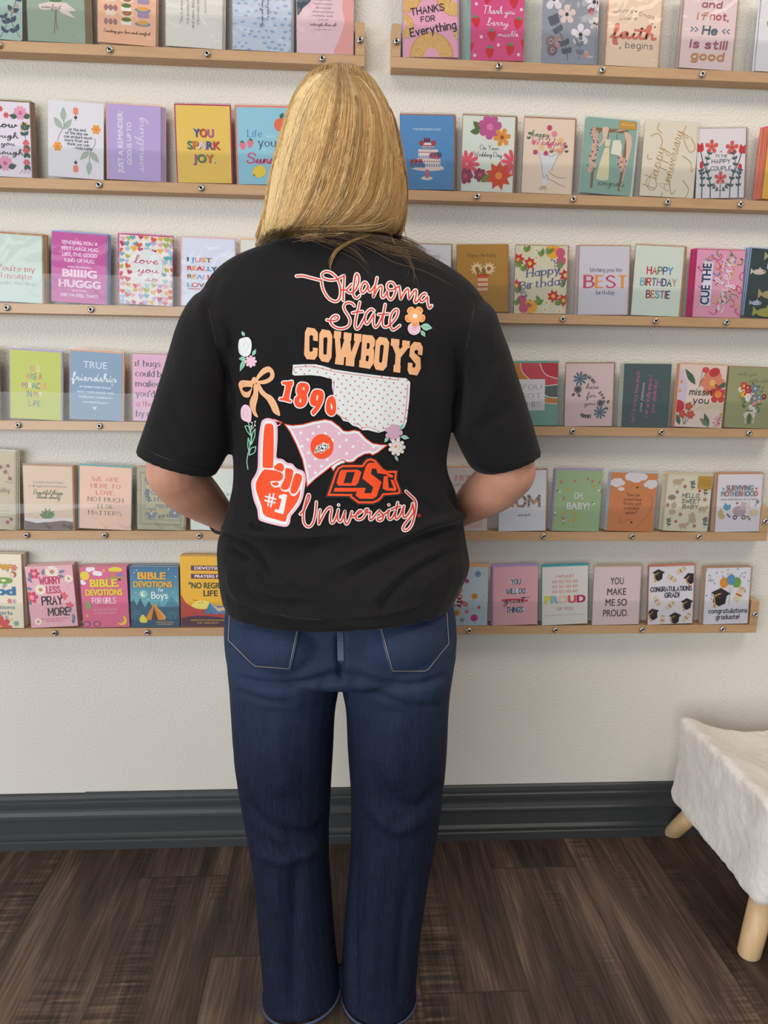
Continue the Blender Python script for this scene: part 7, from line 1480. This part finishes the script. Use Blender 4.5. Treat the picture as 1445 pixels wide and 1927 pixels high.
    ca = base.color_attributes.new('ink', 'FLOAT_COLOR', 'CORNER'); L0 = lin((140, 106, 70)); buf = np.tile(np.array([*L0, 1], np.float32), (len(base.loops), 1)); ca.data.foreach_set('color', buf.ravel()); base.materials.append(M_HAIR)
    me = ink_mesh('hair_strands', vs, fs, cs, M_HAIR); me.polygons.foreach_set('use_smooth', [True]*len(me.polygons))
    so = link_mesh('hair_strands', me, None, cap); so['kind'] = 'stuff'
    cap['label'] = 'long straight blond hair with darker roots'
build_hair()

# ------------------------------------------------------------------ fur stool by the wall
def m_fur():
    m, nt, b = newmat('cream_plush_fur'); v = coords(nt); f = tnoise(nt, v, 9, 4, .6, .5); g = tnoise(nt, coords(nt, (1, 1, .45)), 160, 3, .6)
    nt.links.new(ramp(nt, f, [(.3, (216, 206, 196)), (.7, (232, 225, 217))]), b.inputs['Base Color']); b.inputs['Roughness'].default_value = .95; b.inputs['Specular IOR Level'].default_value = .1
    b.inputs['Sheen Weight'].default_value = .35; b.inputs['Sheen Roughness'].default_value = .6
    bump(nt, b, math_n(nt, 'ADD', g, math_n(nt, 'MULTIPLY', f, 1.5)), .5, .004); return m
def stool():
    A0 = at(1256, 1500, -.075); zb, zt = .134, .362; x0 = A0.x; x1, y0, y1 = x0+.385, -.452, -.072
    t = empty('fur_stool', ((x0+x1)/2, (y0+y1)/2, 0), 'cream plush square stool with tufted top and round wooden legs, cut off at right', 'stool')
    cx, cy = (x0+x1)/2, (y0+y1)/2; hx, hy = (x1-x0)/2, (y1-y0)/2
    bm = bmesh.new(); bm_box(bm, (-hx, -hy, zb), (hx, hy, zt), .026, 4); bmesh.ops.subdivide_edges(bm, edges=[e for e in bm.edges if e.calc_length() > .05], cuts=14, use_grid_fill=True); bmesh.ops.triangulate(bm, faces=[f for f in bm.faces if len(f.verts) > 4])
    me = bpy.data.meshes.new('t'); bm.to_mesh(me); bm.free(); o = bpy.data.objects.new('t', me); COL.objects.link(o)
    q = o.modifiers.new('r', 'REMESH'); q.mode = 'VOXEL'; q.voxel_size = .0045; q2 = o.modifiers.new('s', 'SMOOTH'); q2.iterations = 6
    dg = bpy.context.evaluated_depsgraph_get(); dg.update(); out = bpy.data.meshes.new_from_object(o.evaluated_get(dg)); bpy.data.objects.remove(o)
    btn = [(bx*hx*.5, by*hy*.5) for bx in (-1, 1) for by in (-1, 1)]+[(0, 0)]
    for v, n in [(v, v.normal.copy()) for v in out.vertices]:
        p = v.co.copy(); top = max(0, n.z); w = max(0, (p.z-zb)/(zt-zb))
        dz0 = -.05*math.cos(min(1, abs(p.x/hx))*PI/2)*w**1.6; dz = -.016*sum(math.exp(-((p.x-a)**2+(p.y-b)**2)/.0016) for a, b in btn)
        v.co += n*(.0045*noise.noise(p*9)+.0032*noise.noise(p*28)+.0016*noise.noise(p*70))+Vector((0, 0, dz*top+dz0))
        v.co.x += -.006*math.sin(PI*w)*(1 if p.x < 0 else -1)*-1
    out.polygons.foreach_set('use_smooth', [True]*len(out.polygons)); link_mesh('cushion', out, m_fur(), t)
    lm, nt, b = newmat('pale_beech'); f = tnoise(nt, coords(nt, (30, 30, 4)), 2, 4); nt.links.new(ramp(nt, f, [(.3, (204, 166, 120)), (.7, (224, 190, 146))]), b.inputs['Base Color']); b.inputs['Roughness'].default_value = .5
    for sx in (-1, 1):
        for sy in (-1, 1):
            if sx < 0: foot = at_z(1263, 1569, 0) if sy > 0 else at_z(1408, 1797, 0)
            else: foot = Vector((cx+hx-.005, (at_z(1263, 1569, 0) if sy > 0 else at_z(1408, 1797, 0)).y, 0))
            foot = Vector((foot.x-cx, foot.y-cy, .0)); top = Vector((sx*(hx-.055), sy*(hy-.06), zb+.012))
            if sx < 0: top = Vector((-hx+.052, sy*(hy-.055), zb+.012))
            bm = bmesh.new(); n = 20; rings = []
            for k, (s, rr) in enumerate(((0, .0185), (.03, .0215), (.3, .0225), (1, .0235))):
                c = foot.lerp(top, s); rings.append([bm.verts.new((c.x+rr*math.cos(2*PI*i/n), c.y+rr*math.sin(2*PI*i/n), c.z)) for i in range(n)])
            for a, c in zip(rings, rings[1:]):
                for i in range(n): bm.faces.new((a[i], a[(i+1) % n], c[(i+1) % n], c[i])).smooth = True
            bm.faces.new(rings[0][::-1]); bm.faces.new(rings[-1]); bm_obj('leg', bm, lm, t)
stool()
